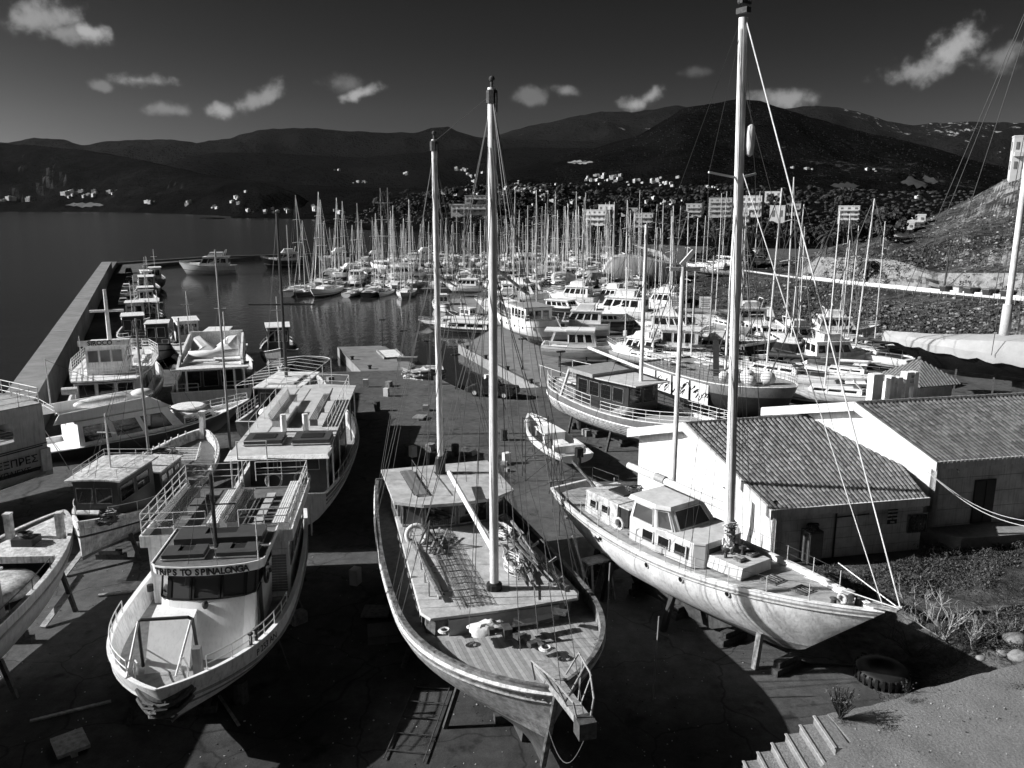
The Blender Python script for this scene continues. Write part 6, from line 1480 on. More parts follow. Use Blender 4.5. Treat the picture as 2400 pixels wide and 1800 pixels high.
# --- J: broad boat with sunken flybridge and heaped canvas
loc, rz, L = place((-31.0, 86.0), (-25.3, 66.5))
J_ = thing('party_boat', 'broad white two-deck boat with heaped canvas on its flybridge beside the SIROCO boat', 'boat', loc, rz)
h = Hull(L, 6.6, (2.9, 2.8, 3.8), .6, 1.4, tm=.5, sr=.95, q=2.2, rake=1.6, am=4, ab=1.6, bm_=.6)
h.shell(J_, [HG, ANTIF, DARKP], ((0, 0), (.6, 0), (1, 2)), drop=.7, capmat=WPAINT); h.deck(J_, DECKP, .8)
cabin_box(J_, 2.4, 13, 2.5, 2.5, 1.9, 4.6, DARKP, WPAINT, .3, .1, win=5, fm=GREYP, back=3, front=3, name='saloon')
for x, y in ((.5, -2.7), (.5, -1.9), (.5, 1.9), (.5, 2.7)): MB().box((x, y, 3.5), (.16, .14, 2.3)).build('aft_post', WPAINT, J_)
MB().box((1.4, 0, 4.75), (2.6, 6.2, .16)).build('aft_overhang', WPAINT, J_)
mb = MB()
for sd in (1, -1): mb.prism([(1.0, 2.7 * sd, 4.8), (12, 2.6 * sd, 4.8), (12, 2.4 * sd, 4.8), (1.0, 2.5 * sd, 4.8)][::sd], [(2.2, 2.6 * sd, 5.5), (11, 2.5 * sd, 6.2), (11, 2.3 * sd, 6.2), (2.2, 2.4 * sd, 5.5)][::sd])
mb.prism([(12, -2.6, 4.8), (12.2, -2.6, 4.8), (12.2, 2.6, 4.8), (12, 2.6, 4.8)], [(11, -2.4, 6.4), (11.2, -2.4, 6.4), (11.2, 2.4, 6.4), (11, 2.4, 6.4)]); mb.build('flybridge_wall', WPAINT, J_)
MB().prism([(5.6, -2.2, 4.9), (9.6, -2.3, 4.9), (9.8, .4, 4.9), (6.0, .9, 4.9)], [(6.6, -1.2, 5.7), (9.2, -1.9, 6.2), (9.3, -1.2, 6.15), (6.9, -.9, 5.8)]).build('heaped_canvas', CANV, J_); MB().prism([(5.8, -.6, 4.9), (9.9, -.2, 4.9), (9.7, 2.3, 4.9), (5.7, 2.1, 4.9)], [(7.6, .6, 5.6), (9.5, 1.4, 6.25), (9.4, 1.9, 6.1), (7.2, 1.0, 5.5)]).build('heaped_canvas', CVR0, J_); MB().tube([(4.6, -2.2, 5.2), (4.6, 2.0, 5.2)], .42, 10).build('rolled_awning', CANV, J_, True)
for x, y in ((3.6, -1.2), (2.9, .8)): MB().box((x, y, 5.0), (.9, 2.2, .1)).build('stacked_panel', WPAINT, J_)
tmast(J_, 3, 2.4, 4.9, 8.8, .1, None, GREYP); tmast(J_, 7, -1.0, 5, 8.7, .06, None, RAILW); rails_path(J_, RAILW, [(.1, -3, 2.9), (.1, -1, 2.9)], .7, 2); rails_path(J_, RAILW, [(.1, 1, 2.9), (.1, 3, 2.9)], .7, 2)
MB().box((.1, 0, 1.6), (.12, 1.1, 1.9)).build('transom_door', MIDP, J_)

# --- L: dark-banded gulet side-on with round rail, right of the masts
loc, rz, L = place((14.6, 51.6), (3.6, 68.2))
L_ = thing('wooden_gulet', 'side-on gulet with patchy white planked hull and dark deckhouse left of the tiled buildings', 'boat', loc, rz)
PLH = mat('patchy_planked_hull', .55, .7, .8, 3, bump=.4, dark=.15)
h = Hull(L, 5.6, (3.7, 3.05, 4.0), .7, 1.5, tm=.47, sr=.6, q=2.2, rake=1.8, am=2.6, ab=1.5, bm_=.8, bb=1.0, round_stern=.14, ts=.5)
h.shell(L_, [PLH, ANTIF, MIDP], ((0, 2), (.33, 2), (.5, 0), (1, 0)), drop=.25, capmat=WPAINT, under=4); h.deck(L_, DECKP, .25); h.strake(L_, WPAINT, .34, .06)
for f in (.45, .55, .65, .75, .86): h.strake(L_, MIDP, f, .02, name='plank_seam', sides=(-1,))
cabin_box(L_, 5.2, 11.2, 1.7, 1.5, 2.8, 5.2, DV, DV, .05, .05, win=4, fm=WOOD, front=2, v0=.4)
MB().prism(ring([(4.8, -2.2), (8, -2.3), (8, 2.3), (4.8, 2.2)], 5.32), ring([(4.8, -2.2), (8, -2.3), (8, 2.3), (4.8, 2.2)], 5.62)).build('roof_aft', GREYP, L_)
MB().prism(ring([(7.6, -2.2), (12.2, -1.7), (12.2, 1.7), (7.6, 2.2)], 5.27), ring([(7.6, -2.2), (12.2, -1.7), (12.2, 1.7), (7.6, 2.2)], 5.36)).build('roof_forward', RF, L_)
for sd in (1, -1): h.rail(L_, RAILW, .03, .42, 1.0, 7, 3, sd); h.rail(L_, RAILW, .48, .98, .85, 9, 3, sd)
MB().beam((4.2, -2.4, 3.2), (4.9, -2.1, 5.5), .35, .12).build('roof_pillar', WPAINT, L_); MB().beam((4.2, 2.4, 3.2), (4.9, 2.1, 5.5), .35, .12).build('roof_pillar', WPAINT, L_)
mb = MB(); P = [(-.2 + .0, -1.9, 5.2), (0, 1.9, 5.2), (4.6, 2.2, 5.3), (4.6, -2.2, 5.3)]
rails_path(L_, RAILW, [(4.8, -2.2, 5.0), (.3, -1.8, 5.0), (.3, 1.8, 5.0), (4.8, 2.2, 5.0)], .05, 1); 
for x, y in ((.4, -1.7), (.4, 1.7), (2.6, -2.2), (2.6, 2.2)): MB().tube([(x, y, 3.2), (x, y, 5.05)], .03).build('bimini_post', RAILW, L_)
for i in range(3): MB().box((1.4 + i * 1.1, .3, 3.8), (.9, 1.4, .08)).build('deck_table', CANV, L_)
mast(L_, 10.9, 0, 3.2, 16.8, .16, .12, MASTW); MB().tube([(10.7, 0, 6.3), (4.4, .2, 6.9)], .12, 8).build('boom', MASTW, L_)
rig(L_, (10.9, 0, 16.6), [(L, 0, 4), (.3, 0, 5), (11.8, -2.6, 3.4), (12.6, -2.5, 3.4), (11.8, 2.6, 3.4), (12.6, 2.5, 3.4)], name='shroud')
cloth((11.0, -1.6, 3.2), 1.6, 1.4, .5, CANVG, L_, 'folded_sail', 4)
shores(L_, h, ((.25, 1.6, -1), (.5, 1.5, -1), (.72, 1.5, -1)), 'prop under the planked side of the gulet left of the buildings')
# --- M: open launch with outboard
loc, rz, L = place((.6, 63.0), (4.4, 52.2)); L = 9.5
M_ = thing('open_launch', 'open white launch with small cuddy and dark outboard lying in front of the planked gulet', 'boat', loc, rz)
h = Hull(L, 2.9, (1.7, 1.7, 2.3), .7, 1.1, tm=.45, sr=.8, q=2.3, rake=.9, am=3, ab=1.5)
h.shell(M_, [WHITE, WPAINT, MIDP], ((0, 0), (.3, 0), (.38, 2), (1, 0)), drop=.55, capmat=WHITE); h.deck(M_, GREYP, .6)
cabin_box(M_, 4.0, 6.0, .8, .7, 1.1, 2.2, WHITE, WHITE, .08, .05, win=1, fm=None, front=1, name='cuddy'); MB().box((1.6, 0, 1.75), (.5, 2.2, .5)).box((2.8, .0, 1.65), (1.2, .7, .5)).build('thwart_box', WPAINT, M_)
MB().box((-.25, 0, 2.0), (.45, .45, .6)).box((-.35, 0, 1.3), (.2, .16, 1.2)).lathe((-.35, 0, .75), [(.02, -.1), (.08, 0), (.02, .3)], 8, axis='X').build('outboard_motor', BLACK, M_)
MB().tube([(7.8, -.9, 2.2), (8.8, 0, 2.5), (7.8, .9, 2.2)], .05).build('bow_rail', WHITE, M_)
for i, t in enumerate((.2, .7)):
    a_ = world_of(M_, (t * L, 0, 0)); T = thing('boat_trestle', ['steel trestle under the stern of the open launch', 'steel trestle under the bow of the open launch'][i], 'trestle', a_, rz)
    for y in (-.6, .6): MB().tube([(-.3, y, 0), (0, y, .9), (.3, y, 0)], .03).build('leg', RUST, T)
    MB().box((0, 0, .88), (.15, 1.7, .12)).build('beam', RUST, T)
# --- N: white motor cruiser side-on
loc, rz, L = place((13.9, 92.0), (3.6, 93.6))
N_ = thing('motor_cruiser', 'white round-windowed motor cruiser side-on with low curved bow beside the long pier', 'boat', loc, rz)
h = Hull(L, 3.7, (2.5, 2.35, 3.0), .7, 1.3, tm=.45, sr=.85, q=2.1, rake=1.4, am=2.8, ab=1.4)
h.shell(N_, [WHITE, WPAINT, GREYP], ((0, 0), (.3, 0), (.36, 2), (.4, 0), (1, 0)), drop=.35); h.deck(N_, WHITE, .35); h.strake(N_, GREYP, .6, .02)
cabin_box(N_, 3.0, 6.4, 1.35, 1.2, 2.0, 4.1, WHITE, WHITE, .2, .18, win=3, gm=GLASS, fm=WHITE, rake=.5, front=3, v0=.4, camber=.15)
MB().box((2.0, 0, 4.15), (3.4, 2.9, .14)).build('hard_top', WHITE, N_)
for sd in (1, -1): MB().beam((.9, 1.35 * sd, 2.4), (1.5, 1.3 * sd, 4.1), .4, .1).build('top_strut', WHITE, N_)
MB().tube([(.2, 0, 2.4), (-1.0, 0, 4.6)], .03).beam((2.2, 0, 4.2), (1.5, 0, 5.6), .12).build('mast', RAILW, N_); h.rail(N_, STEEL, .5, .99, .5, 7, 2, -1); h.rail(N_, STEEL, .5, .99, .5, 7, 2, 1)
wq = [h.pt(.08, 1.9, -1), h.pt(.5, 1.9, -1)]
shores(N_, h, ((.2, 1.2, -1), (.5, 1.2, -1), (.75, 1.3, -1)), 'prop under the white motor cruiser beside the long pier')
# --- O: trawler yacht, stern toward us
loc, rz, L = place((-1.9, 118.5), (4.4, 102.0))
O_ = thing('trawler_yacht', 'rounded white trawler yacht with row of portholes and grey bottom behind the motor cruiser', 'boat', loc, rz)
h = Hull(L, 5.6, (3.9, 3.5, 4.6), .9, 1.9, tm=.45, sr=.8, q=2.2, rake=1.4, am=3, ab=1.5, round_stern=.1)
h.shell(O_, [WHITE, GREYP, GREYP], ((0, 0), (.35, 0), (.4, 2), (.43, 0), (1, 0)), drop=.5); h.deck(O_, DECKP, .5)
cabin_box(O_, 2.6, 8, 1.9, 1.8, 3.0, 5.3, WHITE, GREYP, .25, .12, win=4, gm=GLASS, fm=WHITE, back=3, front=3, v0=.35)
for t in (.03, .12, .25, .4, .55, .7):
    for sd in (1, -1):
        p = h.pt(t, 2.9, sd); MB().lathe((p.x, p.y, p.z), [(.17, -.03), (.17, .03)], 12, axis='Y').build('porthole', GLASS, O_)
MB().lathe((.05, -1.2, 2.9), [(.22, -.1), (.22, .06)], 12, axis='X').build('stern_port', GLASS, O_)
for x, z1 in ((9.5, 12.5),): tmast(O_, x, 0, 3.4, z1, .08, (9, .9), RAILW, [(L, 0, 4.6), (3, 1, 5.4)])
h.rail(O_, RAILW, .05, .98, .8, 12, 2, 1); h.rail(O_, RAILW, .05, .98, .8, 12, 2, -1)
shores(O_, h, ((.1, 1.5, -1), (.35, 1.4, -1), (.6, 1.4, -1)), 'prop under the rounded white trawler yacht')
# --- P: flybridge cruiser, Q: sleek motor yacht
def flycruiser(label, bow, stern, B, k=1.0, cover=False, hullm=None, zb=.7):
    loc, rz, L = place(bow, stern); T = thing('motor_yacht', label, 'yacht', loc, rz); h = Hull(L, B, (2.4 * k + zb, 2.4 * k + zb, 3.1 * k + zb), zb, zb + .7, tm=.42, sr=.88, q=2.0, rake=2.2, am=3, ab=1.4)
    h.shell(T, [hullm or WHITE, ANTIFL, GREYP], ((0, 0), (.5, 0), (.56, 2), (.6, 0), (1, 0)), drop=.25); h.deck(T, WHITE, .25)
    z = 2.2 * k + zb; cabin_box(T, L * .12, L * .66, B * .42, B * .36, z, z + 1.9 * k, WHITE, WHITE, .2, .15, win=4, gm=GLASS, rake=1.1 * k, front=3, back=2, v0=.4)
    if k > .9: cabin_box(T, L * .22, L * .5, B * .32, B * .3, z + 2.0 * k, z + 2.8 * k, CANV if cover else WHITE, CANV if cover else WHITE, .0, .05, rake=.6 * k, name='flybridge')
    cabin_box(T, L * .63, L * .84, B * .3, B * .16, z, z + .7 * k, WHITE, WHITE, 0, .06, rake=.5, name='fore_cabin', camber=.1)
    h.rail(T, STEEL, .5, .99, .6, 8, 2, 1); h.rail(T, STEEL, .5, .99, .6, 8, 2, -1)
    MB().tube([(L * .2, -B * .3, z + 2 * k), (L * .16, -B * .3, z + 3.3 * k), (L * .16, B * .3, z + 3.3 * k), (L * .2, B * .3, z + 2 * k)], .06).build('radar_arch', WHITE, T)
    return T, h, L
flycruiser('white flybridge cruiser with boxy canvas wheelhouse right of the trawler yacht', (9.6, 122), (20.6, 116.5), 4.4, 1.1, True)
flycruiser('sleek white motor yacht with curved dark side windows at the head of the hardstanding', (8.2, 141.5), (-2.4, 145.5), 4.6, 1.0)
flycruiser('white motor yacht half hidden behind the sleek one on the hardstanding', (10.0, 150), (-1.0, 154), 4.6, .9)
# --- S: big yacht under a white cover, T: dark passenger boat with mesh rails
loc, rz, L = place((36.6, 79.5), (61, 65.5)); 
S_ = thing('covered_yacht', 'big dark-hulled sailing yacht under a long white cover cut by the right frame edge', 'yacht', loc, rz)
NAVY = mat('dark_navy_hull', .012, .25, .2, 1, streak=.2)
h = Hull(L, 6.0, (5.0, 4.7, 5.5), 2.2, 2.8, tm=.45, sr=.6, q=1.9, rake=4.6, over=2, am=2.4, ab=1.5, bm_=.85)
h.shell(S_, [NAVY, ANTIF, WPAINT], ((0, 0), (.1, 2), (.14, 0), (1, 0)), drop=.3, capmat=WPAINT); h.deck(S_, WPAINT, .3); h.keelfin(S_, ANTIF, .35, .6, 1.9, .4)
CVR = mat('white_boat_cover', .4, .75, .2, .8, bump=.5)
mb = MB(); vs = []; n = 40
for i in range(n + 1):
    t = .02 + .975 * i / n; p = h.pt(t, h.sheer(t)); top_ = h.sheer(t) + 1.5 + .6 * sin(pi * min(1, t * 1.2)) - .9 * t ** 3; low = h.sheer(t) - .15 - .35 * sin(pi * t) - .25 * abs(sin(i * .9))
    for y, z in ((1.03, low), (1.03, h.sheer(t) + .15), (.8, top_ - .35), (0, top_), (-.8, top_ - .35), (-1.03, h.sheer(t) + .15), (-1.03, low)):
        vs.append((p.x + .05 * sin(i * 1.3), (p.y + .06) * y + .05 * noise.noise(V3((i * .5, y * 3, 1))), z + .08 * noise.noise(V3((i * .7, y * 4, 5)))))
fs = [(i * 7 + k, (i + 1) * 7 + k, (i + 1) * 7 + k + 1, i * 7 + k + 1) for i in range(n) for k in range(6)]
mb.add(vs, fs); mb.build('boat_cover', CVR, S_, 28)
mast(S_, L - 10.4, 0, 4.8, 42, .3, .24, MASTW); MB().tube([(L - 10.4, 0, 5.4), (L - 10.35, 0, 9.3)], .5, 12, r2=.4).build('mast_wrap', CVR, S_, True)
for e in ((L - .5, 0, 5.6), (L - 4, 0, 5.4), (L - 9, -2.9, 4.9), (L - 10.5, -3, 4.9), (L - 11.6, -2.9, 4.9), (L - 9.5, 2.9, 4.9), (L - 1.4, 0, 5.5)): MB().tube([(L - 10.4, 0, 40 if e[0] > L - 8 else 34), e], .03, 4, cap=False).build('stay', WIRE, S_)
shores(S_, h, ((.8, 3.0, 1), (.66, 2.6, 1), (.5, 2.5, 1)), 'steel stand under the covered dark-hulled yacht', 1.6)
loc, rz, L = place((21.6, 60.2), (14.2, 74.0))
T_ = thing('passenger_boat', 'dark passenger boat with white painted panels and mesh rails behind the tiled buildings', 'boat', loc, rz)
h = Hull(L, 6.6, (4.3, 4.1, 4.6), .8, 1.6, tm=.5, sr=.9, q=3, rake=1.4, am=3.4, ab=1.6, qe=.85)
h.shell(T_, [MIDP, ANTIF, DARKP], ((0, 0), (.3, 0), (.34, 2), (1, 2)), drop=.15, capmat=WPAINT); h.deck(T_, GREYP, .15)
for sd in (-1,):
    for i in range(4):
        t0_, t1_ = .04 + .15 * i, .17 + .15 * i; a_, b_ = h.pt(t0_, 3.3, sd), h.pt(t1_, 3.3, sd); a2_, b2_ = h.pt(t0_, 4.05, sd), h.pt(t1_, 4.05, sd)
        q = [a_ + V3((0, -.05, -1.0)), b_ + V3((0, -.05, -1.0)), b2_ + V3((0, -.05, -.1)), a2_ + V3((0, -.05, -.1))]
        o = panel(T_, q, .03, WPAINT, 'painted_panel')
        r0 = random.Random(i); mb = MB()
        for k in range(7 if i > 0 else 0):
            u_, v_ = r0.uniform(.1, .9), r0.uniform(.2, .8); c_ = P4(q, u_, v_) - V3((0, .06, 0)); pts = [c_ + V3((.28 * cos(s_ * .8 + k), 0, .22 * sin(s_ * 1.3 + k))) for s_ in range(6)]; mb.tube(pts, .03, 4)
        mb.build('painted_scrolls', DARKP, o)
rails_path(T_, WIRE, [h.pt(t, h.sheer(t), -1, .1) for t in (.02, .2, .4, .6, .8, .92)], 1.1, 5, .016, post=.5); rails_path(T_, WIRE, [h.pt(t, h.sheer(t), 1, .1) for t in (.02, .2, .4, .6, .8, .92)], 1.1, 5, .016, post=.5)
for i in range(9): MB().box((1.5 + 1.1 * (i % 5), -1.6 + 1.6 * (i // 3), 4.75), (.8, .7, .06)).tube([(1.5 + 1.1 * (i % 5), -1.6 + 1.6 * (i // 3), 4.1), (1.5 + 1.1 * (i % 5), -1.6 + 1.6 * (i // 3), 4.75)], .04).build('deck_table', CANV, T_)
MB().beam((8, -1, 4.2), (5, 1.5, 6.6), .5, .08).build('deck_ladder', DARKP, T_)
mast(T_, 6.4, 1.5, 4.0, 15.8, .12, .1, MASTW)
for i, (x, y, r_) in enumerate(((11.5, -.9, .62), (12.6, .2, .6), (9.8, -1.8, .45), (9.0, -.4, .4), (12.4, -1.5, .5))):
    mb = MB().ball((0, 0, 0), r_, 0, (1, 1, 1), 16).lathe((0, 0, 0), [(.06, r_ * .9), (.08, r_ + .12)], 8, 1)
    o = tag(mb.build('mooring_buoy', [CANV, BLACK], None, True), ['largest white round buoy on the dark passenger boat foredeck', 'white round buoy behind the largest on the dark boat foredeck', 'small buoy with black eye by the mesh rail of the dark boat', 'small pale buoy farthest back on the dark boat deck', 'round buoy nearest the bow of the dark passenger boat'][i], 'buoy', 'round buoys on the dark passenger boat'); o.location = world_of(T_, (x, y, 4.12 + r_))
# second dark boat hull with partly hidden name behind
loc, rz, L = place((28, 84.5), (14, 90)); 
Y_ = thing('fishing_boat', 'black-hulled boat with white name letters ending NNY behind the dark passenger boat', 'boat', loc, rz)
h = Hull(L, 4.6, (3.6, 3.4, 4.4), .9, 1.6, tm=.45, sr=.8, q=2.2, rake=1.5, am=3, ab=1.5)
h.shell(Y_, [NAVY, ANTIF, WPAINT], ((0, 2), (.08, 2), (.1, 0), (1, 0)), drop=.4, capmat=WPAINT); h.deck(Y_, DECKP, .4); cabin_box(Y_, 3, 7, 1.6, 1.5, 3.0, 5.0, WPAINT, WPAINT, .2, .1, win=3, front=3, fm=GREYP)
p, q = h.pt(.82, 3.6, -1), h.pt(.62, 3.4, -1); wall_text('FANNY', .75, LETW, Y_, q, p, V3((0, 0, .1)), .5, 0, .25, bold=.01); tmast(Y_, 8, 0, 4, 13, .1, (9, 1.2), GREYP, [(L, 0, 4.4), (1, 0, 3.6)])
# ================================================================ crowd of sailing yachts (prototypes copied with their parts)
SAILC = mat('dark_sail_cover', .04, .8, .3, 3); 
def sail_proto(L, B, hm, cover, mh, land, two=False, wood=False):
    """a sailing yacht; origin at the waterline / ground, bow +x; land = hauled out on steel legs with its keel showing"""
    T = thing('sailing_yacht', 'x', 'yacht'); z = 1.75 if land else 0
    h = Hull(L, B, (z + 1.0, z + .95, z + 1.35), z - .55, z + .08, tm=.42, sr=.7, q=2.0, rake=1.5, am=2.6, ab=1.5, bm_=.8, ks=.35)
    h.shell(T, [hm, ANTIF, MIDP], ((0, 0), (.7, 0), (.8, 2), (1, 0)), drop=.06, n=14, nb=3, under=2, capmat=hm)
    h.deck(T, WHITE if not wood else DECKW, .06, n=12)
    cabin_box(T, L * .3, L * .68, B * .3, B * .2, z + .95, z + 1.42, WHITE, WHITE, .0, .03, win=3, gm=GLASS, rake=.4, name='coachroof', v0=.3, v1=.8)
    MB().prism([(L * .06, -B * .2, z + 1.0), (L * .28, -B * .22, z + 1.0), (L * .28, B * .22, z + 1.0), (L * .06, B * .2, z + 1.0)], [(L * .07, -B * .18, z + 1.02), (L * .27, -B * .2, z + 1.02), (L * .27, B * .2, z + 1.02), (L * .07, B * .18, z + 1.02)]).build('cockpit', DARKP, T)
    MB().tube([(L * .3, -B * .3, z + 1.4), (L * .36, -B * .28, z + 2.1), (L * .36, B * .28, z + 2.1), (L * .3, B * .3, z + 1.4)], .05, 5).prism([(L * .27, -B * .3, z + 2.0), (L * .42, -B * .27, z + 1.9), (L * .42, B * .27, z + 1.9), (L * .27, B * .3, z + 2.0)], [(L * .28, -B * .27, z + 2.12), (L * .41, -B * .24, z + 2.02), (L * .41, B * .24, z + 2.02), (L * .28, B * .27, z + 2.12)]).build('spray_hood', cover, T)
    xm = L * .56; MB().tube([(xm, 0, z + 1.3), (xm - .1, 0, z + mh)], .09, 6, r2=.06).build('mast', ALU, T)
    MB().tube([(xm - .1, -B * .26, z + mh * .52), (xm - .05, 0, z + mh * .53), (xm - .1, B * .26, z + mh * .52)], .035, 4).tube([(xm - .1, -B * .2, z + mh * .75), (xm - .05, 0, z + mh * .76), (xm - .1, B * .2, z + mh * .75)], .03, 4).build('spreaders', ALU, T)
    MB().tube([(xm - .1, 0, z + 2.2), (L * .16, 0, z + 2.4)], .2, 7, r2=.12).build('boom', cover, T)
    s_ = MB()
    for e, top in (((L - .1, 0, z + 1.35), mh), ((.05, 0, z + 1.1), mh), ((xm - .2, -B * .45, z + 1.0), mh * .95), ((xm - .2, B * .45, z + 1.0), mh * .95)): s_.tube([(xm - .1, 0, z + top), e], .018, 3, cap=False)
    s_.tube([(xm + .15, 0, z + mh * .96), (L - .25, 0, z + 1.6)], .05, 5); s_.build('standing_rigging', ALU if not land else WIRE, T)
    if two: MB().tube([(L * .14, 0, z + 1.2), (L * .135, 0, z + mh * .7)], .07, 6).build('mizzen_mast', ALU, T)
    if land:
        MB().prism([(L * .4, -.08, .25), (L * .56, -.08, .25), (L * .56, .08, .25), (L * .4, .08, .25)], [(L * .36, -.14, z - .2), (L * .62, -.14, z - .2), (L * .62, .14, z - .2), (L * .36, .14, z - .2)]).build('keel', ANTIF, T)
        MB().prism([(.9, -.04, z - .7), (1.3, -.04, z - .7), (1.3, .04, z - .7), (.9, .04, z - .7)], [(.7, -.05, z + .1), (1.5, -.05, z + .1), (1.5, .05, z + .1), (.7, .05, z + .1)]).build('rudder', ANTIF, T)
        for x in (L * .25, L * .72):
            for sd in (1, -1): MB().tube([(x, B * .62 * sd, 0), (x, B * .3 * sd, z - .1)], .05, 5).build('cradle_leg', RUST, T)
    for q in (.55, .8): pass
    h.rail(T, STEEL, .05, .98, .5, 7, 1, 1, .05, .014); h.rail(T, STEEL, .05, .98, .5, 7, 1, -1, .05, .014)
    return T
protos = {}
NAV2 = mat('navy_gelcoat', .03, .3, .1, 1)
KINDS = [('white-hulled', WHITE, SAILC, 'dark sail cover'), ('white-hulled', WHITE, CANV, 'white sail cover'), ('dark-hulled', NAV2, CANV, 'white sail cover'), ('grey-hulled', GREYP, SAILC, 'dark sail cover')]
for land in (0, 1):
    for k, (nm, hm, cv, cn) in enumerate(KINDS):
        T = sail_proto(11 + k * .8, 3.5 + .1 * k, hm, cv, 14.5 + k * .8 + land * 1.6, land, two=(k == 3)); protos[(land, k)] = [T, snap(T), False]
ORD = ['first', 'second', 'third', 'fourth', 'fifth', 'sixth', 'seventh', 'eighth', 'ninth', 'tenth', 'eleventh', 'twelfth', 'thirteenth', 'fourteenth', 'fifteenth', 'sixteenth', 'seventeenth', 'eighteenth', 'nineteenth', 'twentieth', 'twenty-first', 'twenty-second', 'twenty-third', 'twenty-fourth', 'twenty-fifth', 'twenty-sixth', 'twenty-seventh', 'twenty-eighth']
def put_sail(x, y, rz, land, k, sc, label, group, z=None):
    pr = protos[(land, k)]
    if not pr[2]: o = pr[0]; pr[2] = True
    else: o = dup(None, None, 0, pr[1])
    o.location = (x, y, (0 if land else -1.2) if z is None else z); o.rotation_euler = (random.uniform(-.028, .028), random.uniform(-.028, .028), rz); o.scale = (sc, sc, sc)
    o['label'] = label; o['group'] = group; return o
rnd = random.Random(77)
ROWS = [('front moored row', 189, 186, -49, -16, 4.3), ('second moored row', 205, 206, -47, 20, 4.6), ('third moored row', 226, 228, -46, 33, 4.7), ('fourth moored row', 250, 252, -54, 38, 5.2),
        ('fifth moored row', 276, 276, -50, 46, 5.6), ('sixth moored row', 302, 300, -44, 50, 6), ('rearmost moored row', 326, 324, -30, 52, 6.6)]
for nm, y0, y1, xa, xb, st in ROWS:
    n = int((xb - xa) / st)
    for i in range(n):
        if rnd.random() < .06: continue
        x = xa + st * i + rnd.uniform(-.5, .5); y = lerp(y0, y1, i / n) + rnd.uniform(-1.5, 1.5); k = rnd.choice((0, 0, 0, 1, 1, 2, 3)); sc = rnd.uniform(.7, 1.35)
        back = rnd.random() < .3
        put_sail(x, y + (0 if not back else -11), (-pi / 2 if not back else pi / 2) + rnd.uniform(-.08, .08) + (-.12 if y0 < 195 else 0), 0, k, sc, '%s sailing yacht with %s, %s from left in the %s' % (KINDS[k][0], KINDS[k][3], ORD[i], nm), 'sailing yachts moored in rows')
    y = (y0 + y1) / 2 + 3
    o = tag(MB().box(((xb - xa) / 2 + 2, 0, 0), (xb - xa + 6, 2.2, .6)).build('pontoon', CONC), 'long floating pontoon along the %s' % nm, 'pontoon'); o.location = (xa - 2, y, -.85)
LROWS = [('nearest hauled row beyond the gulet', 100, 27, 47, 5.2), ('hauled-out row by the slope foot', 113, 22, 47, 5.4), ('hauled row behind the flybridge cruiser', 132, 12, 25, 4.6), ('hauled row behind the grey containers', 158, 4, 28, 4.8), ('hauled-out row near the tent covers', 172, 3, 30, 4.6), ('farthest hauled-out row', 183, 14, 33, 4.8)]
for nm, y0, xa, xb, st in LROWS:
    n = int((xb - xa) / st) + 1
    for i in range(n):
        x = xa + st * i + rnd.uniform(-.4, .4); y = y0 + rnd.uniform(-1.5, 1.5); k = rnd.choice((0, 0, 1, 2, 3)); sc = rnd.uniform(.8, 1.1)
        put_sail(x, y, rnd.choice((-pi / 2, -pi / 2, pi / 2, -pi / 2 - .5)) + rnd.uniform(-.15, .15), 1, k, sc, '%s yacht with %s, %s in the %s' % (KINDS[k][0], KINDS[k][3], ORD[i], nm), 'sailing yachts hauled out on the hardstanding')
SP = [((24.3, 75.5), 2.5, 0, 1.1, 'white-hulled yacht with tall mast just behind the passenger boat with buoys', 20.3), ((27.5, 68), 2.8, 1, .95, 'low white yacht with broad deck and leaning mast behind the dark passenger boat', 13.5), ((37, 86), 2.2, 0, 1.05, 'white yacht with porthole bow beside the covered dark yacht', 17), ((33, 91), 2.5, 3, .9, 'grey ketch among the boats below the hillside', 14), ((44, 95), 2.9, 2, .85, 'dark yacht under the slope beyond the covered yacht', 12), ((19, 84), 2.9, 0, .95, 'white yacht bow-on between the dark boats behind the planked gulet', 14), ((21.5, 95), 3.4, 2, .9, 'dark yacht right of the motor cruiser on the hardstanding', 13), ((33, 79), 2.6, 1, .8, 'small white yacht between passenger boat and covered yacht', 11)]
for (x, y), rz, k, sc, lb, mh in SP:
    o = put_sail(x, y, rz, 1, k, sc, lb, 'sailing yachts hauled out on the hardstanding'); d = V3((cos(rz), sin(rz), 0)) * 6 * sc; o.location -= d
# tall-rigged wooden schooner with yards in the moored rows
def schooner(x, y, label, mh=25, L=20):
    T = thing('schooner', label, 'schooner', (x, y, -1.2), -pi / 2 + .5); h = Hull(L, 5.4, (2.2, 1.6, 2.8), -1, .1, tm=.46, sr=.7, q=2.3, rake=1.6, am=2.8, ab=1.4)
    h.shell(T, [WPAINT, ANTIF, DARKP], ((0, 2), (.3, 0), (1, 0)), drop=.4, n=20, under=2, nb=3); h.deck(T, DECKW, .4); cabin_box(T, 3, 11, 1.6, 1.5, 1.2, 2.8, WPAINT, WPAINT, .1, .08, win=5, fm=GREYP, front=2)
    for xm in (L * .3, L * .62):
        MB().tube([(xm, 0, 1.4), (xm, 0, mh)], .16, 7, r2=.1).build('mast', WOODL, T)
        for f, w_ in ((.42, 2.4), (.62, 1.9), (.82, 1.6)): MB().tube([(xm, -w_, mh * f), (xm, w_, mh * f)], .09, 5).build('yard', WPAINT, T)
        rig(T, (xm, 0, mh - .3), [(L, 0, 2.8), (.1, 0, 2.3), (xm, 2.6, 1.6), (xm, -2.6, 1.6)], r=.03)
    return T
schooner(-43.5, 262, 'tall schooner with three white yards on each mast among the moored yachts'); 
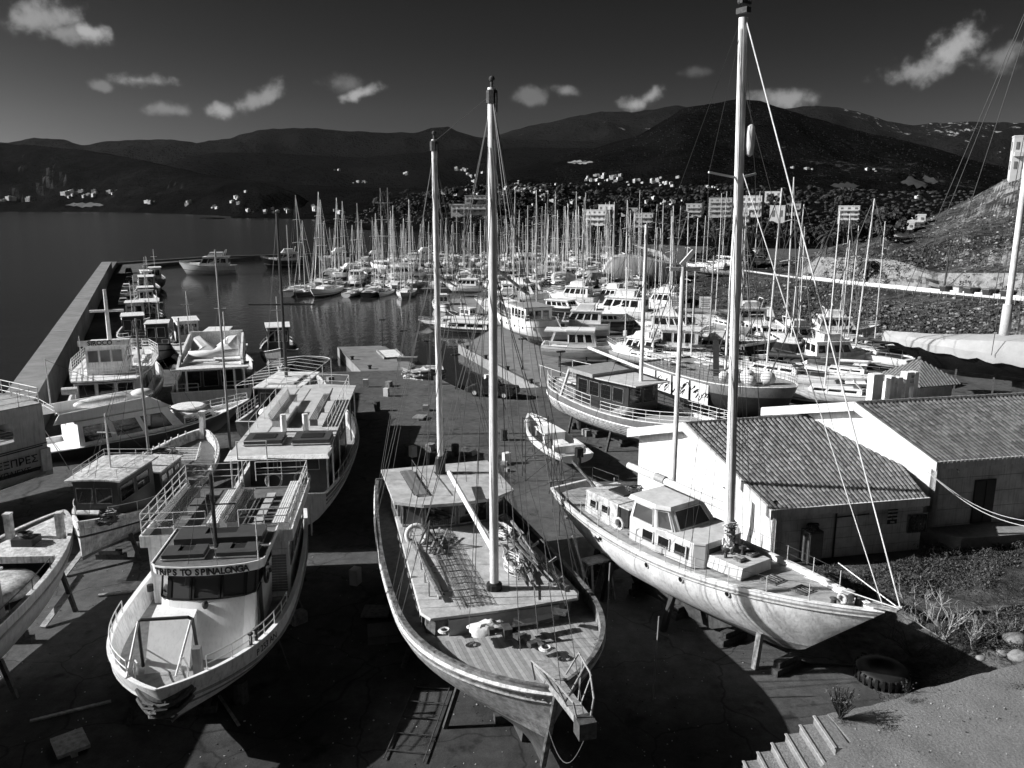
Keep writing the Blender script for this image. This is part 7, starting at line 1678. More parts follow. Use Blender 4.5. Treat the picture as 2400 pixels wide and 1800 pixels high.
# floating motor boats
def floating(label, bow, stern, B, k, hullm=None):
    T, h, L = flycruiser(label, bow, stern, B, k, False, hullm, -2.1 * min(1, k)); return T
floating('large white motor yacht moored at the breakwater corner', (-96.5, 237), (-81, 240), 4.8, 1.45)
floating('dark-hulled motor boat moored at the outer mole', (-80.5, 262), (-68, 266), 4.2, 1.4, NAV2)
floating('white motor boat moored at the far mole right of the dark one', (-66, 278), (-56, 282), 3.8, 1.3)
floating('small motor boat against the far mole', (-54, 290), (-47, 292), 3, 1.0)
floating('white motor boat left of the moored sailing yachts', (-49, 214), (-40, 219), 3.6, 1.1); floating('motor boat with pale cabin between the first moored rows', (-33, 214), (-24, 217), 3.6, 1.1)
floating('white motor boat moored behind the rows near the mole', (-38, 292), (-28, 296), 4, 1.2)
def fishing(label, bow, stern, B, zf, hm, cm, k=1.0):
    loc, rz, L = place(bow, stern); T = thing('fishing_boat', label, 'boat', loc, rz); T.location.z = zf
    h = Hull(L, B, (1.5 * k, 1.1 * k, 2.0 * k), -.7, .1, tm=.46, sr=.35, q=2.3, rake=.8, am=2.8, ab=1.5, round_stern=.2)
    h.shell(T, [hm, ANTIF, DARKP], ((0, 2), (.12, 2), (.4, 0), (.48, 2), (1, 0)), drop=.35, n=20, nb=3, under=3, capmat=WPAINT); h.deck(T, DECKP, .4, n=14)
    cabin_box(T, L * .2, L * .5, B * .3, B * .28, .8 * k, 2.9 * k, cm, WPAINT, .2, .08, win=2, front=3, back=2, fm=WPAINT, v0=.45)
    tmast(T, L * .55, 0, .8, 5.5 * k, .06, (4.4 * k, .7), RAILW, [(L, 0, 2 * k), (0, 0, 1.5 * k)]); h.rail(T, RAILW, .05, .45, .5, 5, 1, 1); h.rail(T, RAILW, .05, .45, .5, 5, 1, -1)
    mb = messy(MB(), (L * .72, 0, 1.3 * k), .6, 8, .04, sc=(1.2, 1, .4), seed=int(L * 7)); mb.build('net_heap', ROPE, T)['kind'] = 'stuff'; return T
fishing('small white fishing boat with arched cabin windows at the apron edge', (-14.8, 159), (-12.4, 151), 3.2, -1.2, WPAINT, WPAINT, 1.05)
fishing('white-bowed boat with flat wheelhouse roof moored behind the party boat', (-38.0, 96), (-45, 110), 4.6, -.6, HG, WPAINT, 1.5)
fishing('dark wooden work boat moored along the breakwater quay', (-53, 118), (-60, 134), 4.6, -.8, DARKP, DARKP, 1.5)
fishing('white wheelhouse boat moored along the breakwater quay beyond the work boat', (-63, 140), (-70, 155), 4.2, -.8, HG, WPAINT, 1.4)
fishing('dark cluttered trawler moored along the quay near the white sculpture', (-72, 160), (-80, 178), 4.8, -.8, MIDP, DARKP, 1.6)
fishing('pale fishing boat moored at the far end of the breakwater quay', (-82, 184), (-90, 200), 4.2, -.8, GREYP, WPAINT, 1.4)
fishing('dark boat with boarding rails moored right of the party boat', (-26.5, 91.5), (-31, 106), 4.6, -.8, MIDP, DARKP, 1.5)
fishing('small boat lying behind the net heap near the slip', (-11.5, 142), (-5.5, 137), 2.6, -1.2, NAV2, WPAINT, .8)
flycruiser('open speedboat with dark hull stripe moored bow-left at the pontoon', (-14.5, 128), (-2, 124), 3.0, .55, False, NAV2, -1.75)
flycruiser('second low speedboat moored outside the first', (-15.5, 133), (-4, 130), 2.6, .5, False, None, -1.7)
for i_, (x_, y_, L__, k_, a_, lb_) in enumerate(((-34.5, 92, 13, 1.5, 1.75, 'grey cabin boat jammed between the party boat and quay'), (-49, 104, 13, 1.6, 2.0, 'high-sided work boat behind the SIROCO boat'), (-57, 122, 12, 1.5, 1.98, 'cluttered fishing boat second in the line along the breakwater quay'), (-66, 146, 12, 1.5, 1.98, 'cluttered fishing boat midway in the line along the breakwater quay'), (-76, 170, 12, 1.5, 1.98, 'fishing boat near the far end of the line along the breakwater quay'), (-44, 99, 12, 1.5, 1.9, 'dark-decked boat between SIROCO boat and the quay line'), (-84, 192, 12, 1.6, 1.98, 'last fishing boat of the line along the breakwater quay'))):
    fishing(lb_, (x_ + L__ * cos(a_), y_ + L__ * sin(a_)), (x_, y_), 4.4, -.7, (GREYP, HG, DARKP, WOLD)[i_ % 4], (WPAINT, DARKP)[i_ % 2], k_)
# shrink-wrapped hull, tent covers
def wrapped(label, c, rz, L, W_, z0, z1, m, seed):
    mb = MB(); n = 26; vs = []
    for i in range(n + 1):
        t = i / n; w_ = W_ / 2 * (1 - max(0, (t - .55) / .45) ** 2.2) * (.85 + .15 * min(1, t * 6)); zt_ = z0 + (z1 - z0) * (min(1, t * 7) ** .6) * (1 - .45 * max(0, (t - .45) / .55))
        for y, z in ((.9, z0), (1.0, lerp(z0, zt_, .5)), (.78, zt_ - .25), (0, zt_ + .15), (-.78, zt_ - .25), (-1.0, lerp(z0, zt_, .5)), (-.9, z0)):
            vs.append((t * L, y * w_ + .12 * noise.noise(V3((t * 9, y * 3, seed))), z + .12 * noise.noise(V3((t * 8, y * 5, seed + 4)))))
    fs = [(i * 7 + k, (i + 1) * 7 + k, (i + 1) * 7 + k + 1, i * 7 + k + 1) for i in range(n) for k in range(6)] + [(0, 1, 2, 3, 4, 5, 6)]
    mb.add(vs, fs); T = thing('wrapped_boat', label, 'boat', c, rz); mb.build('shrink_wrap', m, T, 50)
    h = Hull(L, W_ * .95, (z0 + .1, z0, z0 + .4), .7, 1.4, tm=.45, sr=.8); h.shell(T, [GREYP, ANTIF], ((0, 0), (1, 0)), drop=0, n=14, nb=3, under=2, cap=False)
    for x in (L * .2, L * .7):
        for sd in (1, -1): MB().tube([(x, W_ * .5 * sd, 0), (x, W_ * .3 * sd, 1.6)], .08, 5).build('cradle_leg', RUST, T)
    return T
wrapped('large yacht completely shrink-wrapped in white plastic on the hardstanding', (20.5, 189, 0), -.12, 19, 5.6, 2.6, 7.1, CVR, 1)
wrapped('boat under a white tent-like cover left of the shrink-wrapped yacht', (7.5, 168.5, 0), .1, 8, 4, 1.8, 4.9, CVR, 3)
wrapped('boat under a second pale tarpaulin beside the tent cover', (15.4, 176.5, 0), .5, 8, 3.6, 1.8, 4.4, CANVG, 5)
# sheds, containers, signs on the hardstanding
def container(label, c, rz, d, m):
    T = thing('container', label, 'container', c, rz); MB().box((0, 0, d[2] / 2 + .1), d).build('box', m, T); n = int(d[0] / .3); mb = MB()
    for i in range(n): mb.box((-d[0] / 2 + (i + .5) * d[0] / n, -d[1] / 2 - .03, d[2] / 2 + .1), (.12, .06, d[2] * .92))
    mb.build('corrugation', m, T)['kind'] = 'stuff'; MB().box((d[0] / 2 + .03, 0, d[2] / 2 + .1), (.06, d[1] * .9, d[2] * .9)).build('door', GREYP, T); return T
container('pale grey box container on the hardstanding behind the trawler', (10.4, 146, 0), .1, (5.2, 2.6, 3.3), HG); container('second pale container standing right behind the first', (15.0, 147, 0), .5, (4.2, 2.6, 3.3), GREYP)
T = thing('site_office', 'long white prefabricated office with dark windows below the slope', 'building', (26.9, 119, 0), -.35)
MB().box((0, 0, 1.6), (9.6, 3, 3.0)).build('wall', WPAINT, T); MB().box((0, 0, 3.2), (10, 3.4, .16)).build('roof', GREYP, T)
q = [V3(p) for p in ((-4.8, -1.51, .1), (4.8, -1.51, .1), (4.8, -1.51, 3.1), (-4.8, -1.51, 3.1))]
for a_, b_ in ((.05, .12), (.38, .52), (.62, .72), (.8, .92)): window(T, q, a_, b_, .35, .75, GLASS, GREYP, .08)
for i, x in enumerate((-2.6, 1.6)):
    a_ = V3((26.9 + x, 119.8 - .35 * x, 3.3)); S = thing('billboard', ['white notice board with dark lines standing on the office roof, left one', 'white notice board with dark lines standing on the office roof, right one'][i], 'sign', a_, -.2)
    MB().box((0, 0, 1.0), (1.8, .08, 1.7)).build('board', WPAINT, S)
    for k in range(5): MB().box((0, -.05, 1.5 - k * .26), (1.3 - .2 * (k % 2), .02, .1)).build('text_line', MIDP, S)
    for xx in (-.7, .7): MB().box((xx, 0, .1), (.08, .08, .4)).build('leg', RUST, S)
T = thing('canopy_shed', 'dark open shed with pale sloping awning below the slope', 'shed', (35.5, 117.5, 0), -.3)
MB().prism([(-2.6, -2, 2.7), (2.6, -2, 2.7), (2.2, 1.2, 3.7), (-2.2, 1.2, 3.7)], [(-2.6, -2, 2.78), (2.6, -2, 2.78), (2.2, 1.2, 3.78), (-2.2, 1.2, 3.78)]).build('awning', CANV, T)
for x in (-2.4, 2.4): MB().tube([(x, -1.9, 0), (x, -1.9, 2.7)], .06).build('post', RAILW, T)
MB().box((0, 1, 1.5), (4.6, .2, 3)).build('back_wall', DARKP, T)
# ---------------------------------------------------------------- vehicles
def wheel(parent, x, y, r, w_=.24):
    o = MB().lathe((x, y, r), [(r * .6, -w_ / 2), (r, -w_ / 2 + .03), (r, w_ / 2 - .03), (r * .6, w_ / 2)], 16, axis='Y').build('tyre', BLACK, parent, 40); MB().lathe((x, y, r), [(r * .58, -w_ / 2 - .005), (r * .58, w_ / 2 + .005)], 12, axis='Y').build('rim', STEEL, o)
def car(label, c, rz, m, pick=False, group=None):
    T = thing('pickup_truck' if pick else 'parked_car', label, 'pickup' if pick else 'car', c, rz, group); L, W_ = (5.0, 1.8) if pick else (4.1, 1.7)
    sec = [(-L / 2, .45, .95), (-L / 2 + .1, .35, 1.05), (-L * .18, .32, 1.08), (L * .2, .32, 1.05), (L / 2 - .5, .34, .98), (L / 2 - .08, .36, .85), (L / 2, .45, .7)]
    mb = MB(); vs = []
    for x, a, b in sec: vs += [(x, -W_ / 2, a), (x, -W_ / 2, (a + b) / 2), (x, -W_ / 2 + .1, b), (x, W_ / 2 - .1, b), (x, W_ / 2, (a + b) / 2), (x, W_ / 2, a)]
    k = 6; fs = [(i * k + j, (i + 1) * k + j, (i + 1) * k + (j + 1) % k, i * k + (j + 1) % k) for i in range(len(sec) - 1) for j in range(k)] + [tuple(range(k)), tuple((len(sec) - 1) * k + j for j in range(k))[::-1]]
    mb.add(vs, fs); mb.build('body', m, T, 40)
    x0, x1 = (-.55, .95) if pick else (-1.7, .7)
    b = [(x0 - .15, -W_ / 2 + .1), (x1 + .55, -W_ / 2 + .1), (x1 + .55, W_ / 2 - .1), (x0 - .15, W_ / 2 - .1)]; t = [(x0 + .15, -W_ / 2 + .28), (x1, -W_ / 2 + .28), (x1, W_ / 2 - .28), (x0 + .15, W_ / 2 - .28)]
    B0, B1 = ring(b, 1.04), ring(t, 1.6 if pick else 1.45); cb = MB().prism(B0, B1).build('cab', m, T)
    for i in range(4): window(cb, (B0[i], B0[(i + 1) % 4], B1[(i + 1) % 4], B1[i]), .08, .92, .12, .88, GLASS, None, d=.02)
    if pick: MB().box((-1.6, 0, 1.12), (1.7, 1.4, .06)).build('load_bed', BLACK, T); MB().tube([(-.8, -.75, 1.1), (-.8, -.7, 1.65), (-.8, .7, 1.65), (-.8, .75, 1.1)], .04).build('roll_bar', STEEL, T)
    for y in (-.55, .55): MB().box((L / 2 - .04, y, .72), (.08, .32, .16)).build('headlight', CANV, T); MB().box((-L / 2 + .02, y * 1.2, .85), (.06, .16, .22)).build('tail_light', MIDP, T)
    for x in (-L * .31, L * .31):
        for y in (-W_ / 2 + .1, W_ / 2 - .1): wheel(T, x, y, .36 if pick else .31)
    return T
CARD = mat('dark_car_paint', .015, .2, .1, 2, spec=.7); car('black pickup truck parked on the quay beside the slip', at(1155, 928), 2.75, CARD, True)
dq = atan2(163.5, -72)
for i, (u, v, m, lb) in enumerate(((290, 716, CARD, 'nearest parked car on the breakwater quay, pale roofed'), (293, 697, WPAINT, 'second parked car on the breakwater quay'), (297, 680, WHITE, 'third parked car on the breakwater quay'), (303, 662, CARD, 'fourth parked car on the breakwater quay'), (302, 640, CARD, 'farthest parked car on the breakwater quay'))):
    car(lb, at(u, v), dq, (GREYP if i == 0 else m), group='cars parked on the breakwater quay')
# ---------------------------------------------------------------- people
def person(label, c, rz, h_=1.75, top=DARKP, arms=0):
    s_ = h_ / 1.75; J = [(0, 0, .95, .15), (0, 0, 1.15, .14), (0, 0, 1.38, .17), (0, 0, 1.5, .07), (.02, 0, 1.58, .085), (.03, 0, 1.7, .085),
        (0, .1, .88, .1), (.03, .12, .5, .065), (-.02, .13, .08, .045), (.1, .14, .03, .04), (0, -.1, .88, .1), (-.02, -.12, .5, .065), (.0, -.13, .08, .045), (.12, -.14, .03, .04),
        (0, .21, 1.38, .055), (-.03, .27, 1.12, .045), (.08, .25, .88, .035), (.1, .24, .8, .03), (0, -.21, 1.38, .055), (-.03, -.27, 1.12, .045), (.08 + .1 * arms, -.25, .9 + .2 * arms, .035), (.12 + .12 * arms, -.22, .84 + .28 * arms, .03)]
    E = [(0, 1), (1, 2), (2, 3), (3, 4), (4, 5), (0, 6), (6, 7), (7, 8), (8, 9), (0, 10), (10, 11), (11, 12), (12, 13), (2, 14), (14, 15), (15, 16), (16, 17), (2, 18), (18, 19), (19, 20), (20, 21)]
    me = bpy.data.meshes.new('person'); me.from_pydata([(x * s_, y * s_, z * s_) for x, y, z, r in J], E, []); o = bpy.data.objects.new('person', me); COL.objects.link(o)
    md = o.modifiers.new('skin', 'SKIN'); 
    for i, (x, y, z, r) in enumerate(J): me.skin_vertices[0].data[i].radius = (r * s_, r * s_)
    me.skin_vertices[0].data[0].use_root = True; md2 = o.modifiers.new('sub', 'SUBSURF'); md2.levels = 1; md2.render_levels = 1
    dg = bpy.context.evaluated_depsgraph_get(); m2 = bpy.data.meshes.new_from_object(o.evaluated_get(dg)); bpy.data.objects.remove(o)
    SKIN = mat('skin', .3, .6, .1); HAIR = mat('dark_hair', .02, .7, .1); m2.materials.clear()
    for q in (top, mat('dark_trousers', .03, .8, .2), SKIN, BLACK, HAIR): m2.materials.append(q)
    for p in m2.polygons:
        z = p.center.z / s_; p.material_index = 3 if z < .09 else 1 if z < .95 and abs(p.center.y) < .2 * s_ else 2 if (z > 1.5 or z < .88) else 0
        if z > 1.66: p.material_index = 4
        p.use_smooth = True
    o = tag(bpy.data.objects.new('person', m2), label, 'person'); COL.objects.link(o); o.location = c; o.rotation_euler.z = rz; return o
person('person in light top standing farthest left on the quay edge', at(632, 878), 1.0, 1.75, GREYP, 1); person('person in dark clothes standing beside the one in a light top', at(646, 893), 2.2); person('person in dark jacket standing apart on the right of the group', at(680, 902), -.6, 1.7)
# ---------------------------------------------------------------- lamps, poles, quay clutter
def lamp(label, u, v, vt, m=DARKP, head=1):
    c = at(u, v); z = atY(u, vt, c.y).z; T = thing('lamp_post', label, 'lamp post', c, .3, 'lamp posts along the quays')
    MB().lathe((0, 0, 0), [(.16, 0), (.14, .25), (.06, .3), (.05, z)], 8).build('pole', m, T); MB().box((0, 0, z + .04), (.9, .35, .14)).box((0, 0, z - .12), (.08, .08, .3)).build('lamp_head', m, T)
for u, v, vt, lb in ((897, 811, 750, 'on the far end of the short pier'), (947, 842, 776, 'on the right edge of the short pier'), (1003, 862, 800, 'by the net heap'), (1069, 912, 832, 'at the head of the slip near the pickup'), (1224, 866, 795, 'on the long pier before the trawler'), (1134, 742, 697, 'on the pale apron'), (1313, 905, 825, 'under the bow of the motor cruiser')):
    lamp('dark flat-headed lamp post ' + lb, u, v, vt)
c = V3((8.5, 40.6, 0)); T = thing('flood_pole', 'tall white pole with crosspiece standing between yacht and sunlit gable', 'pole', c)
MB().tube([(0, 0, 0), (0, 0, 15.1)], .15, 10, r2=.11).build('pole', MASTW, T); MB().box((.1, 0, 15.0), (1.5, .15, .18)).beam((-.1, 0, 15.2), (.5, 0, 15.9), .2).build('crosspiece', MASTW, T)
c = V3((-21.5, 59.4, 0)); tmp = tag(MB().tube([(0, 0, 0), (0, 0, 15)], .11, 8, r2=.07).build('bare_mast', GREYP), 'thin grey mast standing behind the motor yacht', 'mast'); tmp.location = c
mb = messy(MB(), (0, 0, .5), 1.9, 30, .1, sc=(1.3, .8, .3), seed=21)
o = tag(mb.build('net_heap', CANVG), 'pale heap of nets and ropes on the short pier', 'net'); o.location = at(995, 885); cl = tag(cloth((0, 0, 0), 3.4, 2.2, 1.1, CANV, None, 'tarpaulin', 8), 'crumpled tarpaulin on the net heap of the short pier', 'tarpaulin'); cl.location = at(985, 882) + V3((0, 0, .2))
T = thing('wooden_ramp', 'pale panel with white board edge lying on the short pier', 'panel', at(915, 832), 1.9); MB().box((0, 0, .18), (5.2, 2.0, .08)).build('panel', WPAINT, T); MB().box((0, 1.2, .14), (5.6, .2, .28)).box((0, -1.2, .14), (5.6, .2, .28)).build('side_beam', WOODL, T)
o = tag(MB().box((0, 0, .25), (2.4, .7, .5)).build('concrete_block', CONC), 'pale block behind the panel on the short pier', 'block'); o.location = at(955, 846)
bo = MB().lathe((0, 0, 0), [(.2, 0), (.18, .3), (.26, .36), (.26, .44), (.05, .48)], 10).mesh('bollard', DARKP)
for i, (x, y) in enumerate(((2.0, 83), (-.5, 90), (-3.2, 97), (-5.8, 104), (-16.2, 90.6), (-19.3, 96.3), (-30, 89.8))):
    o = bpy.data.objects.new('bollard', bo); COL.objects.link(o); o.location = (x, y, .0); tag(o, ['bollard nearest the slip head on the long pier', 'second bollard along the long pier', 'third bollard along the long pier', 'bollard at the end of the long pier', 'bollard at the root of the short pier', 'bollard halfway along the short pier', 'bollard at the quay edge left of the people'][i], 'bollard', 'mooring bollards')
# quay clutter and trestles by the slip
mb = MB()
T = thing('scaffold_tower', 'thin steel scaffold frame beside the open launch', 'scaffold', at(1258, 1120), .2)
for x in (-.9, .9):
    for y in (-.5, .5): MB().tube([(x, y, 0), (x, y, 4.2)], .03).build('upright', RUST, T)
for z in (1.4, 2.8, 4.1): MB().tube([(-.9, -.5, z), (.9, -.5, z)], .025).tube([(-.9, .5, z), (.9, .5, z)], .025).build('ledger', RUST, T)
MB().tube([(-.9, -.5, 1.4), (.9, -.5, 2.8)], .02).tube([(.9, -.5, 1.4), (-.9, -.5, 0)], .02).build('brace', RUST, T)
for i, (u, v, h_) in enumerate(((1295, 1200, 5.2), (1310, 1255, 4.6), (1530, 1640, 3.4), (1420, 1480, 3.2))):
    o = tag(MB().tube([(0, 0, 0), (.1, 0, h_)], .03).build('scaffold_pole', RUST if i < 2 else GREYP), ['thin upright pole right of the gulet wheelhouse', 'second thin upright pole right of the gulet wheelhouse', 'thin pale pole standing in the dark yard before the yacht', 'thin pale pole standing behind the gulet bow'][i], 'pole'); o.location = at(u, v)
T = thing('saw_horse', 'small dark saw horse on the ground by the yacht stern', 'trestle', at(1305, 1160), .3)
for x in (-.4, .4): MB().tube([(x, -.35, 0), (x, 0, .9), (x, .35, 0)], .03).build('leg', RUST, T)
MB().box((0, 0, .92), (1.1, .1, .1)).build('beam', WOODL, T)
rndc = random.Random(5)
for i in range(26):
    x, y = rndc.uniform(-6, 10), rndc.uniform(45, 62); s_ = rndc.uniform(.08, .3); mb = MB().box((0, 0, s_ / 2), (s_ * rndc.uniform(1, 3), s_, s_), rz=rndc.uniform(0, 3)); o = tag(mb.build('rubble', (CONC, DARKP, WOODL)[i % 3]), 'scrap of rubble on the open yard between the boats', 'debris', 'scraps scattered on the open yard'); o.location = (x, y, 0)
# rails on the near right corner boat stern, long dark hose on the yard
pts = [at(u, v, .03) for u, v in ((2020, 1530), (2060, 1545), (2000, 1560), (1900, 1555), (1850, 1545))]; tag(MB().tube(pts, .05).build('hose', BLACK), 'dark hose curling on the shaded yard near the yacht bow', 'hose')

# ================================================================ far settlement, hills clutter
HW = mat('house_white', .48, .8, .15, .2); HS = mat('house_grey', .3, .8, .2, .2); HD = mat('house_openings', .12, .6, 0)
def house_mesh(w_, d, h_, fl, m, name='house'):
    mb = MB(); mb.box((0, 0, h_ / 2 - 1), (w_, d, h_ + 2), 0); n = max(2, int(w_ / 3.5))
    for f in range(fl):
        for i in range(n):
            x = -w_ / 2 + (i + .5) * w_ / n; z = (f + .5) * h_ / fl; mb.box((x, -d / 2 - .02, z), (w_ / n * .4, .12, h_ / fl * .45), 1)
    mb.box((0, -.0, h_ + .15), (w_ * 1.03, d * 1.03, .3), 0); mb.box((w_ * .15, d * .1, h_ + 1.0), (w_ * .4, d * .5, 1.6), 0)
    return mb.mesh(name, [m, HD])
HM = [house_mesh(10, 9, 6, 2, HW), house_mesh(14, 9, 6.5, 2, HW), house_mesh(9, 9, 3.6, 1, HW), house_mesh(12, 10, 9, 3, HW), house_mesh(11, 9, 6, 2, HS)]
CL = [(30, 470, 25, 8, 5, 10, 'on the far left shore'), (72, 468, 12, 5, 4, 10, 'on the far left shore'), (165, 455, 24, 6, 10, 10, 'above the sea cliff on the left shore'), (207, 456, 16, 6, 7, 9, 'above the sea cliff on the left shore'), (258, 454, 14, 5, 5, 8, 'above the sea cliff on the left shore'), (355, 474, 8, 3, 3, 10, 'on the dark coast in the middle left'), (440, 478, 12, 6, 5, 10, 'by the shore left of the knoll'), (500, 488, 8, 3, 3, 9, 'by the shore left of the knoll'), (550, 472, 12, 7, 5, 9, 'by the shore left of the knoll'), (573, 450, 3, 3, 1, 12, 'alone high on the knoll'), (640, 498, 40, 5, 11, 9, 'in the shore row under the knoll'), (745, 493, 16, 5, 6, 12, 'near the little beach'), (800, 499, 14, 4, 4, 10, 'near the little beach'), (790, 400, 5, 2, 2, 7, 'high on the wooded ridge'), (855, 428, 18, 4, 5, 6, 'on the lower slope of the ridge'), (950, 407, 12, 3, 4, 7, 'on the slope behind the mizzen mast'), (1075, 398, 20, 6, 9, 6, 'on the slope between the gulet masts'), (1110, 412, 20, 5, 6, 7, 'on the slope between the gulet masts'), (1170, 450, 50, 18, 42, 8, 'in the dense white village on the headland'), (1250, 444, 50, 14, 28, 7, 'in the dense white village on the headland'), (1420, 421, 45, 10, 26, 8, 'on the foot of the stony hill'), (1500, 425, 55, 10, 16, 8, 'on the foot of the stony hill'), (1560, 431, 20, 6, 7, 8, 'on the foot of the stony hill'), (1650, 441, 60, 6, 9, 7, 'behind the tall yacht mast'), (1890, 398, 18, 3, 4, 7, 'on the lower flank of the stony hill'), (2045, 398, 15, 2, 4, 7, 'high on the right flank of the hill'), (2150, 466, 12, 3, 3, 11, 'on the plain below the quarry'), (1300, 470, 60, 12, 14, 9, 'on the plain behind the moored masts'), (1560, 480, 50, 14, 12, 10, 'on the plain behind the moored masts')]
rnd = random.Random(12); nh = 0
for u, v, su, sv, n, px, where in CL:
    for i in range(n):
        uu, vv = u + rnd.gauss(0, su * .6), v + rnd.gauss(0, sv * .6); g = ground_hit(uu, vv)
        if g is None or g[0].z < -1.3: continue
        k = rnd.choice((0, 0, 1, 2, 3, 4)); o = bpy.data.objects.new('house', HM[k]); COL.objects.link(o); s_ = px * rnd.uniform(.45, 1.1) * g[1] / 1900 / 11
        o.location = g[0]; o.scale = (s_, s_, s_ * rnd.uniform(.8, 1.1)); o.rotation_euler.z = rnd.uniform(-.8, .8) - .25; nh += 1
        tag(o, 'tiny %s flat-roofed house %s' % ('grey' if k == 4 else 'white', where), 'house', 'houses ' + where)
def block(label, u, v, wpx, hpx, m=HW, fl=3, rz=-.45, balc=True):
    g = ground_hit(u, v); s_ = g[1] / 1900; w_, h_ = wpx * s_, hpx * s_; d = w_ * .7; T = thing('apartment_building', label, 'building', g[0], rz)
    MB().box((0, 0, h_ / 2 - 5), (w_, d, h_ + 10)).build('wall', m, T); MB().box((0, 0, h_ + .2), (w_ * 1.03, d * 1.03, .4)).build('roof', m, T); n = max(2, int(wpx / 11)); fh = h_ / fl
    wm = MB().box((0, 0, 0), (w_ / n * .36, .2, fh * .38)).mesh('window', HD); wm2 = MB().box((0, 0, 0), (.2, d / n * .5, fh * .45)).mesh('window', HD); bm_ = MB().box((0, 0, 0), (w_ * .9, 1.4, fh * .22)).mesh('balcony', m)
    for f in range(fl):
        for i in range(n):
            o = bpy.data.objects.new('window', wm); COL.objects.link(o); o.parent = T; o.location = (-w_ / 2 + (i + .5) * w_ / n, -d / 2 - .03, (f + .55) * fh)
            if i % 2: o = bpy.data.objects.new('window', wm2); COL.objects.link(o); o.parent = T; o.location = (-w_ / 2 - .03, -d / 2 + (i + .5) * d / n, (f + .55) * fh)
        if balc and f: o = bpy.data.objects.new('balcony', bm_); COL.objects.link(o); o.parent = T; o.location = (0, -d / 2 - .7, f * fh + fh * .1)
    return T
for a_ in (('stepped white apartment block just left of the middle of the masts', 1400, 528, 58, 34, HW, 3), ('second part of the stepped white apartment block, set higher', 1425, 512, 38, 30, HW, 2), ('pale apartment house right of the stepped block', 1512, 532, 44, 30, HS, 3), ('grey building left of the tall white mast', 1628, 508, 34, 28, HS, 3), ('large grey apartment building behind the tall white mast', 1690, 508, 50, 40, HS, 4), ('white apartment building right of the tall mast with stepped side', 1762, 508, 44, 44, HW, 3), ('white block higher up right of the tall mast', 1812, 478, 34, 26, HW, 2), ('white windowless block beneath the higher white block', 1822, 522, 32, 36, HW, 1), ('grey block beside the white windowless block', 1860, 505, 30, 24, HS, 2), ('four-storey white building with balconies on the plain', 1988, 526, 42, 38, HW, 4), ('small white cube house beside the four-storey building', 2004, 542, 26, 16, HW, 1), ('white terraced house group at the hillside edge, lower part', 2108, 552, 52, 26, HW, 2), ('white terraced house group at the hillside edge, upper part', 2135, 535, 50, 26, HW, 2),
        ('long white hotel terrace on the headland, top range', 1140, 476, 90, 16, HW, 2, -.1), ('long white hotel terrace on the headland, lower range', 1105, 500, 85, 18, HW, 2, -.1), ('white beach hotel block left of the gulet masts', 1068, 498, 36, 18, HW, 2, -.1), ('low white building at the crest of the headland', 1060, 456, 40, 10, HW, 1), ('white building by the marina road behind the masts', 1740, 520, 30, 24, HW, 2), ('low pale block on the plain right of the headland', 1480, 505, 40, 16, HS, 2)): block(*a_)
T = block('white house with balcony on the hillside at the right frame edge', 2392, 412, 40, 72, HW, 2, -.4)
for i, (u, v, w_, d, z_, lb) in enumerate(((1360, 380, 62, 8, 0, 'bright quarry scar left of the stony hill'), (2155, 425, 90, 26, 0, 'pale quarry scar on the right flank of the hill'), (200, 480, 95, 10, 0, 'pale sea cliff on the far left shore'), (1980, 435, 70, 14, 0, 'faint pale earth patch on the hill flank'))):
    # bare earth faces on the slopes: irregular terrain patches draped on the ground
    mb = MB(); n = 14; m_ = 5; vs = []; ok = True
    for a in range(n + 1):
        for b in range(m_ + 1):
            du = (a / n - .5) * w_; dv = (b / m_ - .5) * d * (1 - abs(a / n * 2 - 1) ** 2) * (1 + .35 * sin(a * 2.1 + i)) + .08 * d * sin(a * .9 + i); g = ground_hit(u + du, v + dv)
            if g is None or g[2] == 'sea': ok = False; break
            p = g[0]; vs.append(p * .997 + V3((0, 0, CAM_H)) * .003)
        if not ok: break
    if ok:
        mb.add(vs, [(a * (m_ + 1) + b, a * (m_ + 1) + b + 1, (a + 1) * (m_ + 1) + b + 1, (a + 1) * (m_ + 1) + b) for a in range(n) for b in range(m_)])
        struct(mb.build('bare_earth', mat('bare_earth_%d' % i, (.22, .05, .05, .03)[i], .95, .9, .03, bump=.3), None, True))
# small islet
mb = MB().ball((0, 0, 0), 14, 0, (1.6, 1, .16), 14); mb.v = [tuple(V3(p) * (1 + .3 * noise.noise(V3(p) * .2))) for p in mb.v]; struct(mb.build('islet', COASTM, None, True)).location = at(497, 513, -1.2)
# trees of the park behind the marina and scattered over the headland
def crown(r, n, seed, sq=.8):
    rn = random.Random(seed); mb = MB()
    cs = [(V3((rn.gauss(0, .42), rn.gauss(0, .42), rn.gauss(0, .3) * sq)) * r, r * rn.uniform(.3, .55)) for _ in range(9)]
    for i in range(n):
        c, q = rn.choice(cs); d = V3((rn.gauss(0, 1), rn.gauss(0, 1), rn.gauss(0, 1))).normalized(); p = c + d * q * rn.uniform(.75, 1.05); s_ = r * .16 * rn.uniform(.6, 1.4)
        a = d.cross(V3((rn.uniform(-1, 1), rn.uniform(-1, 1), rn.uniform(-1, 1)))).normalized() * s_; b = d.cross(a).normalized() * s_ * .8 + d * s_ * .4
        mb.add([p - a, p - b, p + a, p + b], [(0, 1, 2, 3)], rn.choice((0, 0, 1)))
    return mb
CM = [crown(2.6, 700, s, sq).mesh('crown', [mat('foliage_deep', .02, .8, .3, 1), mat('foliage_lit', .045, .8, .3, 1)]) for s, sq in ((1, .8), (2, 1.1), (3, .6))]
